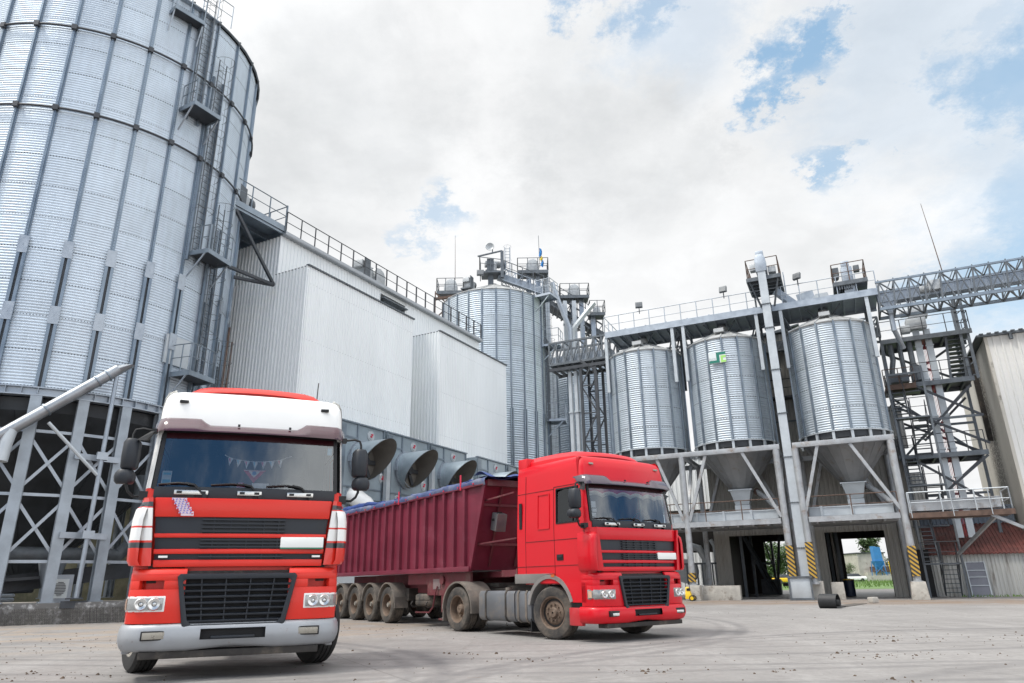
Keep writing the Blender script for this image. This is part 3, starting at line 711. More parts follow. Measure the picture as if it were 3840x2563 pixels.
b = MB(); b.rail([(UX0,UY-.22,TU+.12),(UX1+.05,UY-.22,TU+.12),(UX1+.05,UY+1.2,TU+.12)],1.25,1.05,.028)
for i in range(20): b.bar((UX0+i*1.05,UY-.22,TU+.1),(UX0+i*1.05,UY-.22,TU+1.35),.055,.03)
part(wb,b,'roof_railing',M['dark_steel'])
b = MB(); b.box(8.4,10.9,UY-.25,UY+1.5,17.85,17.92)
for i in range(5): b.bar((8.5+i*.09,UY+.2,16.4),(8.5+i*.09,UY+.2,17.85),.03)
for i in range(4): b.box(8.4,8.9,UY+.1,UY+.14,16.55+i*.32,16.62+i*.32)
part(wb,b,'loading_recess',M['galv_dark'])
def motor_unit(name, label, c, fr, s=1.0, rz=0, group=None, mt='motor'):
    t = thing(name, label, 'motor', c, Frame(fr.x,fr.y,fr.rz), group); t.o.rotation_euler = (0,0,fr.rz+rz); t.o.scale = (s,s,s); t.base = Vector((0,0,0))
    b = MB(); b.cbox((0,0,.42),(.62,.7,.62)); b.cbox((-.35,0,.7),(.3,.5,.35)); part(t,b,'gearbox',M[mt],bevel=.04)
    b = MB(); b.lathe([(.02,-.62),(.24,-.6),(.27,-.5),(.27,.25),(.2,.34),(.02,.35)],16,c=(.35,.1,.78),axis='x')
    for k in range(7): b.lathe([(.27,-.45+k*.1),(.295,-.44+k*.1),(.295,-.42+k*.1),(.27,-.41+k*.1)],16,c=(.35,.1,.78),axis='x')
    part(t,b,'motor_body',M['motor'])
    b = MB(); b.lathe([(.02,.36),(.30,.37),(.32,.5),(.25,.62),(.02,.63)],14,c=(.45,.1,.78),axis='x'); part(t,b,'fan_cover',M['motor_d'])
    b = MB(); b.box(-.5,.9,-.4,.4,0,.10); b.box(-.4,.1,-.35,-.3,.1,1.0); part(t,b,'base_frame',M['galv_dark']); return t
motor_unit('drive_motor','conveyor drive motor on the white building roof behind the railing, nearest the middle',(7.1,UY+.45,TU+.15),W,1.35,.2)
b = MB(); 
hd = thing('conveyor_drive','grey curved conveyor head cover beside a motor on the white building roof','conveyor head',(8.3,UY+.5,TU+.1),W)
b.prism([(7.9,TU+.2),(8.9,TU+.2),(8.9,TU+1.0),(8.7,TU+1.3),(8.4,TU+1.42),(8.0,TU+1.35),(7.9,TU+1.1)],UY+.1,UY+.8,axis='y'); part(hd,b,'hood',M['motor'],bevel=.03)
b = MB(); b.box(7.95,8.05,UY-.05,UY+.05,TU+.1,TU+.3); b.box(8.75,8.85,UY-.05,UY+.05,TU+.1,TU+.3); part(hd,b,'foot',M['galv_dark'])
# link platform from silo to building
lp = thing('link_platform','steel link platform with railing between the big silo and the white building','platform',(-1.2,2.5,16),W)
b = MB(); b.box(-3.2,.28,UY-.1,UY+3.6,18.78,18.86)
for yy in (UY-.1,UY+1.1,UY+2.3): b.box(-3.2,.28,yy,yy+.1,18.52,18.775)
b.box(.20,.32,UY-.12,UY+3.6,18.50,18.95); b.box(-3.2,.3,UY-.16,UY-.105,18.66,18.98); part(lp,b,'deck',M['galv_post'])
b = MB(); b.rail([(-3.2,UY-.1,18.95),(.25,UY-.1,18.95),(.25,UY+2.4,18.95)],1.25,1.1,.03); b.bar((.25,UY-.1,18.7),(.25,UY-.1,20.25),.07); part(lp,b,'railing',M['galv_post'])
b = MB(); b.bar((-2.9,UY-.05,18.5),(-.35,UY-.35,15.35),.13); b.bar((-.35,UY-.35,15.35),(-5,UY+2.2,15.35),.14); b.bar((-5,UY-.05,15.35),(-.35,UY-.35,15.35),.14); b.bar((-2.6,UY-.2,15.4),(-3.4,UY+1.6,15.42),.07)
part(lp,b,'bracket',M['dark_steel'])
motor_unit('drive_motor','conveyor drive motor on the link platform beside the big silo',(-2.3,UY+.7,18.9),W,1.25,.3)

# fan boxes and cowls
FY = -2.0
BX = [(.75,4.05),(4.20,7.86),(8.02,11.68),(12.92,16.60),(16.76,20.4)]
lab = ['blue grey fan box nearest the white truck, half hidden behind its mirror','blue grey fan box second from the left, behind the middle cowl','blue grey fan box above the maroon trailer, third from the left','blue grey fan box after the gap, its cowl behind the blue tarp','blue grey fan box farthest right, beside the red truck roof']
fb0 = None
def fan_box(x0, x1, label, first):
    t = thing('fan_box', label, 'fan box', (x0,FY,4.2), W, 'fan boxes along the white building')
    b = MB(); b.box(x0,x1,FY,-.12,4.82,8.22)
    b.prism([(x0+.05,4.82),(x1-.05,4.82),(x1-.35,4.3),(x0+.35,4.3)],FY+.1,-.2,axis='y'); part(t,b,'housing',M['box_blue'])
    b = MB()
    for xx in (x0,x0+1.25,x1-.12): b.box(xx,xx+.09,FY-.05,FY-.003,4.84,8.2)
    b.box(x0+.1,x0+1.24,FY-.045,FY-.003,7.5,7.58); b.box(x0+.1,x1-.13,FY-.045,FY-.003,5.25,5.32); b.box(x0-.02,x1+.02,FY-.09,FY+.1,8.2,8.27); b.box(x0+.15,x0+.5,FY-.02,FY-.003,4.9,8.1)
    part(t,b,'flange',M['galv_post'])
    for xx,zz,w_ in ((x0+2.25,7.82,.26),(x0+3.22,5.92,.22),(x0+.98,5.05,.15)):
        b = MB(); b.lathe([(.01,-.05),(w_*.72,-.05),(w_*.8,-.02),(w_,-.025),(w_,.0)],18,c=(xx,FY-.004,zz),axis='y')
        if zz < 7: b.v = [(p[0],p[1],zz+(p[2]-zz)*1.25) for p in b.v]
        wn = part(t,b,'inspection_window',M['galv_pale'])
        b = MB(); b.cbox((xx+.03,FY-.075,zz+.05),(.10,.05,.07)); b.cbox((xx-.03,FY-.075,zz-.05),(.10,.05,.07)); part(t,b,'clip',M['redcloth'],par=wn)
    b = MB()
    for i in range(10): b.cbox((x0+.04+i*.36,FY-.055,8.235),(.025,.05,.03))
    for i in range(9): b.cbox((x1-.075,FY-.06,5.0+i*.36),(.03,.03,.03))
    part(t,b,'bolt_row',M['galv_dark'])
    return t
for (x0,x1),l in zip(BX,lab): fan_box(x0,x1,l,True)
labc = ['flared dark mouthed cowl behind the white truck mirror','flared cowl pipe with slanted dark mouth, middle of the three big ones','flared cowl with slanted mouth nearest the red truck','cowl almost hidden behind the blue tarp edge']
for (x0,x1),l in zip(BX[:4],labc):
    cx_ = x0+1.70; zc = 6.52; r_ = .90
    t = thing('fan_cowl', l, 'cowl', (cx_,FY,zc-r_), W, 'cowls on the fan boxes')
    def cut(a):  # length of the cowl at angle a (0=right, 90=top): long on top, short below
        return .95+.78*math.sin(a)
    n_ = 40; b = MB(); rr = []
    for k in range(5):
        rr.append([(cx_+r_*math.cos(a)*(1+.02*k/4), FY-.02-cut(a)*k/4, zc+r_*math.sin(a)) for a in [2*math.pi*i/n_ for i in range(n_)]])
    b.loft(rr,cap=False); part(t,b,'pipe',M['box_blue'])
    b = MB(); rr = []
    for k in range(5):
        rr.append([(cx_+(r_-.02)*math.cos(a), FY-.03-(cut(a)-.0)*(4-k)/4, zc+(r_-.02)*math.sin(a)) for a in [2*math.pi*i/n_ for i in range(n_)]])
    b.loft(rr,cap=False); b.disc((cx_,FY-.03,zc),r_-.02,'y',n_); part(t,b,'lining',M['cowl_in'])
    b = MB(); b.lathe([(r_,-.14),(r_+.05,-.14),(r_+.05,-.10),(r_+.015,-.10),(r_+.015,-.03),(r_+.10,-.03),(r_+.10,0)],n_,c=(cx_,FY,zc),axis='y')
    b.lathe([(r_,-.42),(r_+.018,-.42),(r_+.018,-.38),(r_,-.38)],n_,c=(cx_,FY,zc),axis='y'); b.box(cx_-r_-.12,cx_-r_-.02,FY-.2,FY-.03,zc-.12,zc+.12)
    part(t,b,'collar',M['galv'])
    b = MB(); b.lathe([(.02,-.30),(.2,-.28),(.24,-.1),(.24,.0)],14,c=(cx_,FY-.05,zc),axis='y')
    for k in range(6):
        a = k*math.pi/3; b.cbox((cx_+math.cos(a)*.5,FY-.15,zc+math.sin(a)*.5),(.62,.03,.2),ry=-a,)
    part(t,b,'fan_blades',M['dark_steel'])
b = MB()
for x in (4.12,7.94,11.85,12.7,16.68): b.box(x-.14,x+.14,FY-.30,FY-.1,0,7.0 if x<12 else 5)
fs = thing('fan_box_stand','pale steel posts and beam that carry the fan boxes','stand',(8,FY,0),W); part(fs,b,'post',M['galv_pale'])
b = MB(); b.box(.4,20.4,FY+.15,FY+.4,3.95,4.25); b.box(.4,20.4,-.5,-.25,3.95,4.25); part(fs,b,'beam',M['galv_dark'])
wp = thing('air_pipe','fat white bent pipe coming out below the first fan box','pipe',(1.9,FY,3),W)
b = MB(); b.path([(1.9,FY+.5,4.9),(1.95,FY-.1,4.85),(2.2,FY-.5,4.5),(2.8,FY-.9,3.6),(3.2,FY-1.1,2.4)],.42,14); part(wp,b,'pipe_body',M['white_p'])
b = MB(); b.lathe([(.5,-.05),(.5,.05),(.42,.06)],16,c=(1.9,FY-.0,4.87),axis='y'); b.tube((2.55,FY-.02,5.0),(2.55,FY-.08,5.0),.11,12); part(wp,b,'pipe_collar',M['galv'])

# ------------------------------------------------------------------ silo behind the white building
def drum_silo(t, c, r, z0, z1, ring, nst, pitch, amp, key, zs=None, cone=1.15, b0=10, base=(.56,.6,.64), wl=.30, wu=.16):
    F2 = Frame(c[0],c[1],0)
    m = galv_wall(key, z0, ring, 0, 2*math.pi/nst, r, base=base, bolt=.16, rough=.50, metal=.5)
    part(t, corrugated(r-.015,z0,z1,pitch,amp,max(64,nst*3),4), 'silo_wall', m, smooth=80)
    s0 = part(t, stiffener(r,z0,zs or z0,z1+.04,wl,wu), 'stiffener', M['galv_post'])
    for i in range(nst):
        o = s0 if i == 0 else s0.copy()
        if i: COL.objects.link(o); o.parent = t.o
        o.rotation_euler = (0,0,R(b0)+2*math.pi*i/nst)
    b = MB(); b.lathe([(r+.06,z1-.05),(r+.10,z1),(r+.10,z1+.03),(.35,z1+cone),(.3,z1+cone+.14),(.02,z1+cone+.15)],nst)
    for i in range(nst):
        a = R(b0)+2*math.pi*i/nst; b.bar((math.cos(a)*(r+.1),math.sin(a)*(r+.1),z1+.045),(math.cos(a)*.35,math.sin(a)*.35,z1+cone+.02),.05,.06)
    part(t,b,'silo_roof',M['roof_zinc'])
S2 = Frame(-1.64,60,0)
s2 = thing('grain_silo','tall round steel silo rising behind the white building, pipes on its roof','silo',(0,0,0),S2)
drum_silo(s2,(-1.64,60),4.72,.3,25.05,1.31,24,.19,.03,'silo_two_sheet',zs=14.5,cone=2.3,b0=4,base=(.58,.645,.70),wl=.28)
for bb,z in ((120,25.0),(108,20.7),(100,14.15)):
    p = part(s2, platform_bm(4.72,6.3,1.6,z), 'service_platform', M['galv']); p.rotation_euler = (0,0,ang(bb))
    b = MB(); b.rail([(4.8,-.77,z),(6.27,-.77,z),(6.27,.77,z)],1.4,.7,.03); b.bar((4.8,-.7,z-1.5),(6.2,-.7,z-.1),.07); part(s2,b,'railing',M['galv'],par=p)
for bb,z0,z1 in ((112,14,26.5),(103,5,21.5)):
    b = MB(); o_ = (math.cos(ang(bb)),math.sin(ang(bb)),0); b.ladder(rad(bb,4.95,z0),rad(bb,4.95,z1),o_,cage=2,r=.035,cr=.45); part(s2,b,'caged_ladder',M['galv_dark'])
def column(b, p, z0, z1, w=.12): b.bar((p[0],p[1],z0),(p[0],p[1],z1),w)
# top works of silo two: walkway with conveyor, heads, dish lamp, mast, flag
tw = thing('roof_conveyor','grey conveyor bridge with railings across the silo roof tops','conveyor',(0,60,26))
b = MB(); b.truss((-.9,59.4,27.75),(3.1,60.2,26.5),(.0,1.3,0),1.15,6,.09); b.bar((-1.2,60,28.3),(3.1,60.8,27.0),.7,.55); part(tw,b,'bridge',M['galv'])
b = MB(); b.rail([(-2.9,59.0,28.6),(-.9,59.2,28.4),(3.1,60,27.0)],1.3,1,.04); b.rail([(-2.9,59.0,28.6),(-2.9,60.6,28.6)],1.3,1,.04); part(tw,b,'railing',M['galv_dark'])
b = MB(); b.box(-2.8,-.5,59.1,60.8,28.35,28.5); b.bar((-3.1,59.1,30.0),(-.8,59.1,30.55),.12); column(b,(-.8,59.1),27.8,30.5,.3); column(b,(-1.9,59.9),27.3,28.4,.5)
part(tw,b,'end_platform',M['galv_dark'])
b = MB(); b.ladder((-.3,59.3,28.0),(-.3,59.3,31.0),(0,-1,0),cage=1.6,r=.03); part(tw,b,'caged_ladder',M['galv'])
motor_unit('drive_motor','motor in the railed cage at the left end of the conveyor over the silo behind',(-1.8,59.7,28.5),WORLD,1.3,.2)
dl = thing('dish_lamp','round dish lamp on a bar above the silo behind the white building','lamp',(-1.95,59.1,30.1))
b = MB(); b.tube((-1.7,59.1,30.3),(-1.7,59.1,30.75),.05); part(dl,b,'stem',M['galv_dark'])
b = MB(); b.lathe([(.02,.22),(.25,.18),(.42,.0),(.38,-.02),(.2,.1),(.02,.13)],18,c=(-1.95,58.95,30.95),axis='y'); part(dl,b,'dish',M['motor'])
fl0 = []
def floodlight(p, fr, label, rz=0, s=1.0):
    t = thing('floodlight',label,'floodlight',p,fr,'floodlights on the walkways'); b = MB(); x,y,z = p
    b.cbox((x,y,z+.38*s),(.46*s,.16*s,.40*s),rx=R(-14)); part(t,b,'housing',M['motor_d'],bevel=.02)
    b = MB(); b.cbox((x,y-.09*s,z+.37*s),(.36*s,.02,.30*s),rx=R(-14)); part(t,b,'lamp_glass',M['motor_d'])
    b = MB(); b.bar((x,y+.02,z-.2*s),(x,y+.02,z+.2*s),.05*s); part(t,b,'bracket',M['dark_steel'])
    t.o.rotation_euler = (0,0,fr.rz+rz); return t
floodlight((-2.75,57.2,26.9),WORLD,'dark floodlight low on the roof of the silo behind the building',0,1.4)
def head_tower(name, label, cx_, cy_, z, wx, legs, rot=0, s=1.0):
    t = thing(name,label,'elevator head',(cx_,cy_,z))
    b = MB(); b.box(cx_-wx/2,cx_+wx/2,cy_-.9,cy_+.9,z-.12,z); b.box(cx_-wx/2,cx_+wx/2,cy_-.95,cy_-.88,z-.3,z+.02); part(t,b,'deck',M['galv_dark'])
    b = MB(); b.rail([(cx_-wx/2,cy_+.9,z),(cx_-wx/2,cy_-.9,z),(cx_+wx/2,cy_-.9,z),(cx_+wx/2,cy_+.9,z),(cx_-wx/2,cy_+.9,z)],1.3,.9,.035); part(t,b,'railing',M['galv_dark'])
    b = MB(); q = .62*s; b.prism([(cx_-q,z+.05),(cx_+q,z+.05),(cx_+q,z+.8*s),(cx_+q*.75,z+1.25*s),(cx_+q*.2,z+1.5*s),(cx_-q*.5,z+1.4*s),(cx_-q,z+.95*s)],cy_-.35,cy_+.35,axis='y'); part(t,b,'hood',M['motor'],bevel=.05)
    b = MB()
    for lx in legs: b.box(lx-.22,lx+.22,cy_-.2,cy_+.2,2,z-.1)
    part(t,b,'leg_trunking',M['galv']); return t
head_tower('grain_elevator','railed elevator head on the far left roof edge of the silo behind',-5.7,60.5,26.75,2.5,[],0)
motor_unit('drive_motor','rounded motor beside the left elevator head above the white building',(-4.0,60,26.9),WORLD,1.3,1.2)
b = MB(); b.box(-7.1,-7.0,59.5,59.6,20,26.7); b.box(-4.6,-4.5,59.5,59.6,20,26.7); b.bar((-7,59.55,26.5),(-4.5,59.55,24),.1); b.bar((-7,59.55,24),(-4.5,59.55,26.5),.1); b.bar((-7.1,59.5,25.9),(-4.5,59.6,26.3),.22)
solo(b,'lattice_trestle',M['rust'],'rusty brown lattice legs under the left elevator head','trestle',(-5.8,59.5,20))
b = MB(); b.path([(-5.30,60.4,28.2),(-5.32,60.4,30.5),(-5.34,60.4,32.9)],[.03,.022,.012],5)
solo(b,'radio_mast',M['rust'],'thin straight mast above the left elevator head, far from the truss','mast',(-5.3,60.4,28.2))
head_tower('grain_elevator','highest railed elevator head with rounded hood, beside the small flag',2.1,61,28.95,2.9,[1.7,2.6])
fg = thing('flag','small yellow and blue flag drooping from a thin pole','flag',(2.75,60.1,29.3))
b = MB(); b.tube((2.75,60.1,29.2),(2.72,60.1,32.6),.025,5); part(fg,b,'flag_pole',M['galv_dark'])
for z0,z1,m,x in ((30.4,31.3,'flag_b',0),(30.0,30.5,'flag_y',.06),(29.4,30.1,'flag_b',.14)):
    b = MB(); b.grid(lambda u,v: (2.74+x+u*.24+.05*math.sin(v*5), 60.08+.06*math.sin(u*7+v*3), z1-(z1-z0)*v-u*.18),6,4); part(fg,b,'flag_cloth',M[m])
# silo three (further right, behind) with its conveyors, elevators, truss bridge
S3 = Frame(7.6,68,0)
s3 = thing('grain_silo','dim blue grey silo standing farthest back between two brighter ones','silo',(0,0,0),S3)
drum_silo(s3,(7.6,68),4.2,.3,21.6,1.31,20,.22,.035,'silo_three_sheet',zs=12,cone=2,b0=3,base=(.46,.52,.58))
c3_ = thing('roof_conveyor','second railed conveyor bridge sloping down to the right behind the silos','conveyor',(6,66,25))
b = MB(); b.truss((3.4,64.5,27.6),(9.2,66.0,24.2),(0,2.0,0),1.3,9,.12); b.bar((3.2,65.4,27.9),(9.2,66.9,24.6),.9,.55)
for k in range(14): b.bar((3.4+k*.43,64.3+k*.11,27.45-k*.25),(3.4+k*.43,66.7+k*.11,27.45-k*.25),.14)
part(c3_,b,'bridge',M['galv_dark'])
b = MB(); b.rail([(3.2,64.3,28.9),(9.2,65.8,25.5)],1.2,1,.04); part(c3_,b,'railing',M['galv_dark'])
head_tower('grain_elevator','railed elevator head with round hood, right of the flag',6.4,65.5,28.2,2.9,[6.2,7.1])
head_tower('grain_elevator','small railed platform at the right end of the high conveyors',8.6,65.5,26.3,1.5,[8.2],s=.6)
dd = thing('grain_chute','diagonal round grain chute falling to the right behind the silo','chute',(5,64,25))
b = MB(); b.path([(4.1,63.5,29.1),(4.3,63.5,28.2),(5.6,63.6,24.4),(5.65,63.6,21)],.24,10); part(dd,b,'pipe',M['galv'])
dd = thing('grain_chute','diagonal square grain chute leaning left below the small platform','chute',(7,64,25))
b = MB(); b.path([(8.2,63.8,27.0),(7.6,63.8,26.3),(5.9,63.8,24.2),(5.9,63.8,20.5)],.25,4); part(dd,b,'pipe',M['galv_pale'])
for x,y,l in ((3.45,61.8,'pale square elevator trunk beside the ladder of the silo behind'),(5.35,64.5,'left one of two pale trunks under the high conveyors'),(6.25,64.5,'right one of two pale trunks under the high conveyors')):
    zl = 1 if y < 62 else 21.5
    b = MB(); b.box(x-.2,x+.2,y-.2,y+.2,zl,29.6 if y<62 else 27.5)
    for z in ((8,11,14,17,20,23) if y < 62 else (23,25)): b.box(x-.25,x+.25,y-.25,y+.25,z,z+.1)
    solo(b,'grain_elevator',M['galv_pale'],l,'elevator',(x,y,1),group='pale elevator trunks behind')
# ------------------------------------------------------------------ hopper row (frame H: x along the row, y back, z up)
H = Frame(18.37,33.83,R(-24.9))
HC = [-12.35,-7.5,-1.87]; HR = 2.2
hlab = ['small silo with cone bottom, leftmost of the hopper row, behind the red truck roof','cone bottomed silo carrying the green and white sign, middle of the hopper row','cone bottomed silo right of the tall white elevator leg']
for i,(s_,l) in enumerate(zip(HC,hlab)):
    c = H.w((s_,2.45,0)); F3 = Frame(c.x,c.y,0)
    t = thing('hopper_silo',l,'silo',(0,0,0),F3,'cone bottomed silos in the hopper row')
    drum_silo(t,(c.x,c.y),HR,8.1,13.95,1.17,16,.125,.019,'hopper_sheet_%d'%i if False else 'hopper_sheet',cone=1.0,b0=-24.9+[6,4,9][i],base=(.555,.615,.665),wl=.2,wu=.13)
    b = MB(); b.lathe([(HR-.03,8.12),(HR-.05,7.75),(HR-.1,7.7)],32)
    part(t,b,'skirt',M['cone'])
    b = MB(); b.lathe([(HR-.06,7.74),(.45,5.55),(.4,5.5)],20)
    for k in range(20):
        a = 2*math.pi*k/20; b.bar((math.cos(a)*(HR-.05),math.sin(a)*(HR-.05),7.74),(math.cos(a)*.46,math.sin(a)*.46,5.58),.03,.03)
    part(t,b,'hopper_cone',M['cone_steel'],smooth=5)
    b = MB()
    for k in range(16):
        a = R(-24.9+[6,4,9][i])+2*math.pi*k/16; b.cbox((math.cos(a)*(HR+.03),math.sin(a)*(HR+.03),7.85),(.10,.13,.5),rz=a)
        b.cbox((math.cos(a)*(HR+.05),math.sin(a)*(HR+.05),8.08),(.16,.2,.05),rz=a)
    b.lathe([(HR+.0,8.06),(HR+.06,8.06),(HR+.06,8.12),(HR,8.12)],48)
    part(t,b,'foot_stub',M['galv_pale'])
    b = MB(); w0,w1 = .55,.36; ca,sa = math.cos(H.rz),math.sin(H.rz)
    rot = lambda x,y,z:(ca*x-sa*y,sa*x+ca*y,z)
    b.loft([[rot(*p) for p in [(-w1,-w1,4.85),(w1,-w1,4.85),(w1,w1,4.85),(-w1,w1,4.85)]],[rot(*p) for p in [(-w0,-w0,5.6),(w0,-w0,5.6),(w0,w0,5.6),(-w0,w0,5.6)]]])
    b.loft([[rot(*p) for p in [(-w0-.08,-w0-.08,z),(w0+.08,-w0-.08,z),(w0+.08,w0+.08,z),(-w0-.08,w0+.08,z)]] for z in (5.6,5.66)])
    b.loft([[rot(*p) for p in [(-w1-.03,-w1-.03,z),(w1+.03,-w1-.03,z),(w1+.03,w1+.03,z),(-w1-.03,w1+.03,z)]] for z in (4.3,4.83)])
    part(t,b,'outlet_box',M['galv_pale'])
    b = MB(); a = R(-24.9-90); b.cbox((math.cos(a)*HR*.62,math.sin(a)*HR*.62,14.62),(.5,.55,.22),rz=a); b.lathe([(.35,14.9),(.35,15.2),(.28,15.3)],12)
    part(t,b,'roof_hatch',M['roof_zinc'])
# sign on the middle hopper
c = H.w((HC[1],2.45,0)); sg = thing('silo_sign','green and white enamel sign reading SILOS on the middle hopper silo','sign',H.w((-7.64,.12,12.45))); sg.o.scale = (.60,)*3
sg.o.rotation_euler = (0,0,H.rz); sg.base = Vector((0,0,0))
def P(b,x0,x1,z0,z1,y=0): return b.box(x0,x1,-.03-y,.0-y,z0,z1)
b = MB(); P(b,-.78,.78,-.02,1.02); b.box(-.5,-.44,.0,.12,.2,.26); b.box(.44,.5,0,.12,.2,.26); part(sg,b,'board',M['signwhite'])
b = MB(); b.prism([(-.77,.0),(.20,.0),(.20,.25),(.20,.75),(.77,.75),(.77,1.0),(-.08,1.0),(-.08,.25),(-.77,.25)],-.045,-.032,axis='y'); part(sg,b,'emblem',M['green_sign'])
b = MB(); b.prism([(.30,.0),(.77,.0),(.77,.20),(.50,.20),(.50,.44),(.77,.44),(.77,.66),(.30,.66)],-.045,-.032,axis='y'); part(sg,b,'emblem',M['lime_sign'])
def text_mesh(txt, size, m, t, loc, rx=R(90), rz=0, name='lettering'):
    cu = bpy.data.curves.new(name,'FONT'); cu.body = txt; cu.size = size; cu.extrude = .004; cu.align_x = 'CENTER'
    o = bpy.data.objects.new(name,cu); COL.objects.link(o)
    dg = bpy.context.evaluated_depsgraph_get(); me = bpy.data.meshes.new_from_object(o.evaluated_get(dg)); bpy.data.objects.remove(o)
    q = bpy.data.objects.new(name,me); COL.objects.link(q); me.materials.clear(); me.materials.append(m); q.parent = t.o if isinstance(t,Thing) else t; q.location = loc; q.rotation_euler = (rx,0,rz); return q
text_mesh('SILOS',.26,M['signgrey'],sg,(-.45,-.036,.32))

# steel stands with posts, braces, hazard stripes, platform
def stand(name,label,x0,x1,posts,braces,back=4.9):
    t = thing(name,label,'steel stand',((x0+x1)/2,0,.7),H)
    for yy,l in ((0,'beam'),(back,'beam')):
        b = MB(); b.box(x0,x1,yy-.13,yy+.13,7.34,7.60); part(t,b,l,M['galv_dirty'],bevel=.01)
    b = MB()
    for xx in posts:
        b.box(xx-.1,xx+.1,.131,back-.131,7.36,7.58)
    part(t,b,'cross_beam',M['galv_dirty'])
    for xx in posts:
        b = MB(); b.tube((xx,0,.75),(xx,0,7.34),.165,16); b.lathe([(.2,.72),(.26,.72),(.26,.8),(.17,.82)],16,c=(xx,0,0)); part(t,b,'post',M['galv_dirty'])
        b = MB(); b.tube((xx,back,0),(xx,back,7.34),.15,12); part(t,b,'post',M['galv_dirty'])
    for p,q in braces:
        b = MB(); b.bar(p,q,.15,.15); part(t,b,'brace',M['galv_dirty'])
    return t
sA = stand('hopper_stand','pale steel stand of beams and posts under the left and middle hopper silos',-14.75,-5.05,[-14.3,-10.15,-5.25],
  [((-8.85,0,7.34),(-10.0,.0,3.95)),((-6.95,0,7.34),(-5.4,0,3.95)),((-11.5,0,7.34),(-10.3,0,3.95)),((-13.2,0,7.34),(-14.2,0,3.95)),((-10.15,.2,3.9),(-10.15,2.6,7.3)),((-5.25,.2,3.9),(-5.25,2.6,7.3)),((-8.85,4.9,7.34),(-10.0,4.9,3.95)),((-6.95,4.9,7.34),(-5.4,4.9,3.95))])
sB = stand('hopper_stand','pale steel stand of beams and posts under the right hopper silo',-4.42,.25,[-4.33,.06],
  [((-3.25,0,7.34),(-4.25,0,4.1)),((-1.75,0,7.34),(-.05,0,4.05)),((-4.33,.2,3.9),(-4.33,2.6,7.3)),((.06,.2,3.9),(.06,2.6,7.3)),((-3.25,4.9,7.34),(-4.25,4.9,4.0)),((-1.75,4.9,7.34),(-.1,4.9,4.0))])
for t,xx,z0,z1 in ((sA,-5.25,1.05,2.55),(sB,-4.33,1.0,2.68),(sB,.06,1.02,2.35),(sA,-10.15,.9,1.35)):
    b = MB(); b.box(xx-.17,xx+.17,-.205,-.18,z0,z1); b.box(xx-.17,xx-.15,-.179,.05,z0,z1); b.box(xx+.15,xx+.17,-.179,.05,z0,z1); part(t,b,'hazard_sleeve',M['hazard'])
for t,x0,x1 in ((sA,-14.7,-5.45),(sB,-4.15,-.12)):
    b = MB(); b.box(x0,x1,-.10,.10,3.62,3.88); b.box(x0,x1,1.7,1.85,3.62,3.84); b.box(x0,x1,.101,1.9,3.80,3.84); b.box(x0,x1,1.86,4.6,3.66,3.72)
    k = int((x1-x0)/.75)
    for i in range(k): b.box(x0+i*.75+.3,x0+i*.75+.4,.101,1.69,3.55,3.79)
    pl = part(t,b,'platform',M['galv_dirty'])
    b = MB(); b.rail([(x0,-.02,3.88),(x1,-.02,3.88)],.98,1.9,.026); part(t,b,'railing',M['rust'],par=pl)
for x0,x1,l in ((-14.5,-5.6,'long grey conveyor trough on the platform under the left and middle hoppers'),(-4.1,-.3,'grey conveyor trough on the platform under the right hopper')):
    b = MB(); b.box(x0,x1,.75,1.45,3.95,4.35); b.box(x0,x1,.70,1.50,4.351,4.40)
    for k in range(int((x1-x0)/1.4)): b.box(x0+k*1.4+.5,x0+k*1.4+.62,.68,1.52,3.9,4.43)
    t = thing('drag_conveyor',l,'conveyor',((x0+x1)/2,1,3.9),H); part(t,b,'trough',M['galv_pale'])
    b = MB()
    for k in range(int((x1-x0)/2.2)+1): b.box(x0+.3+k*2.2,x0+.4+k*2.2,.8,1.4,3.84,3.95)
    part(t,b,'foot',M['galv_dark'])
for x in (-6.35,-.95):
    t = thing('grain_chute','rusty slanted chute pipe beside the outlet of the '+('middle' if x<-3 else 'right')+' hopper','chute',(x,2.0,4.3),H)
    b = MB(); b.path([(x-.35,2.6,5.55),(x+.05,2.2,5.2),(x+.75,1.5,4.4)],.13,10); part(t,b,'pipe',M['galv_dirty'])
    b = MB(); b.path([(x-.4,2.65,5.5),(x-.3,2.55,5.58)],.2,10); part(t,b,'valve',M['rust'])

# walkway on top of the hoppers
wk = thing('top_walkway','long grey walkway with railings over the tops of the three hopper silos','walkway',(-7,1,15.2),H)
X0,X1 = -14.35,.9
b = MB(); b.box(X0,X1,1.0,1.08,15.28,15.55); b.box(X0,X1,3.7,3.78,15.28,15.55); b.box(X0,X1,1.081,3.699,15.46,15.50)
for k in range(26): b.box(X0+.2+k*.58,X0+.28+k*.58,1.081,3.699,15.30,15.455)
part(wk,b,'deck',M['galv'])
b = MB(); b.rail([(X0,3.74,15.55),(X0,1.03,15.55),(X1,1.03,15.55)],1.12,.98,.026); b.rail([(X0,3.74,15.55),(X1,3.74,15.55)],1.12,.98,.026); b.box(X0,X1,1.02,1.05,15.56,15.66); part(wk,b,'railing',M['galv'])
for xx,zl in ((-14.32,11.8),(-10.2,11.93),(-9.55,11.9),(-5.38,11.98),(-4.06,11.9),(.31,11.9)):
    b = MB(); b.box(xx-.09,xx+.09,1.05,1.21,zl,15.28); b.bar((xx,1.2,15.0),(xx,2.2,14.2),.07); b.bar((xx+.0,1.2,zl+.2),(xx+(.2 if xx in(-14.32,-9.55,-4.06) else -.2),1.75,zl+.2),.06); part(wk,b,'hanger_post',M['galv_pale'])
    b = MB(); b.box(xx-.07,xx+.07,3.6,3.74,12.0,15.28); part(wk,b,'hanger_post',M['galv_dark'])
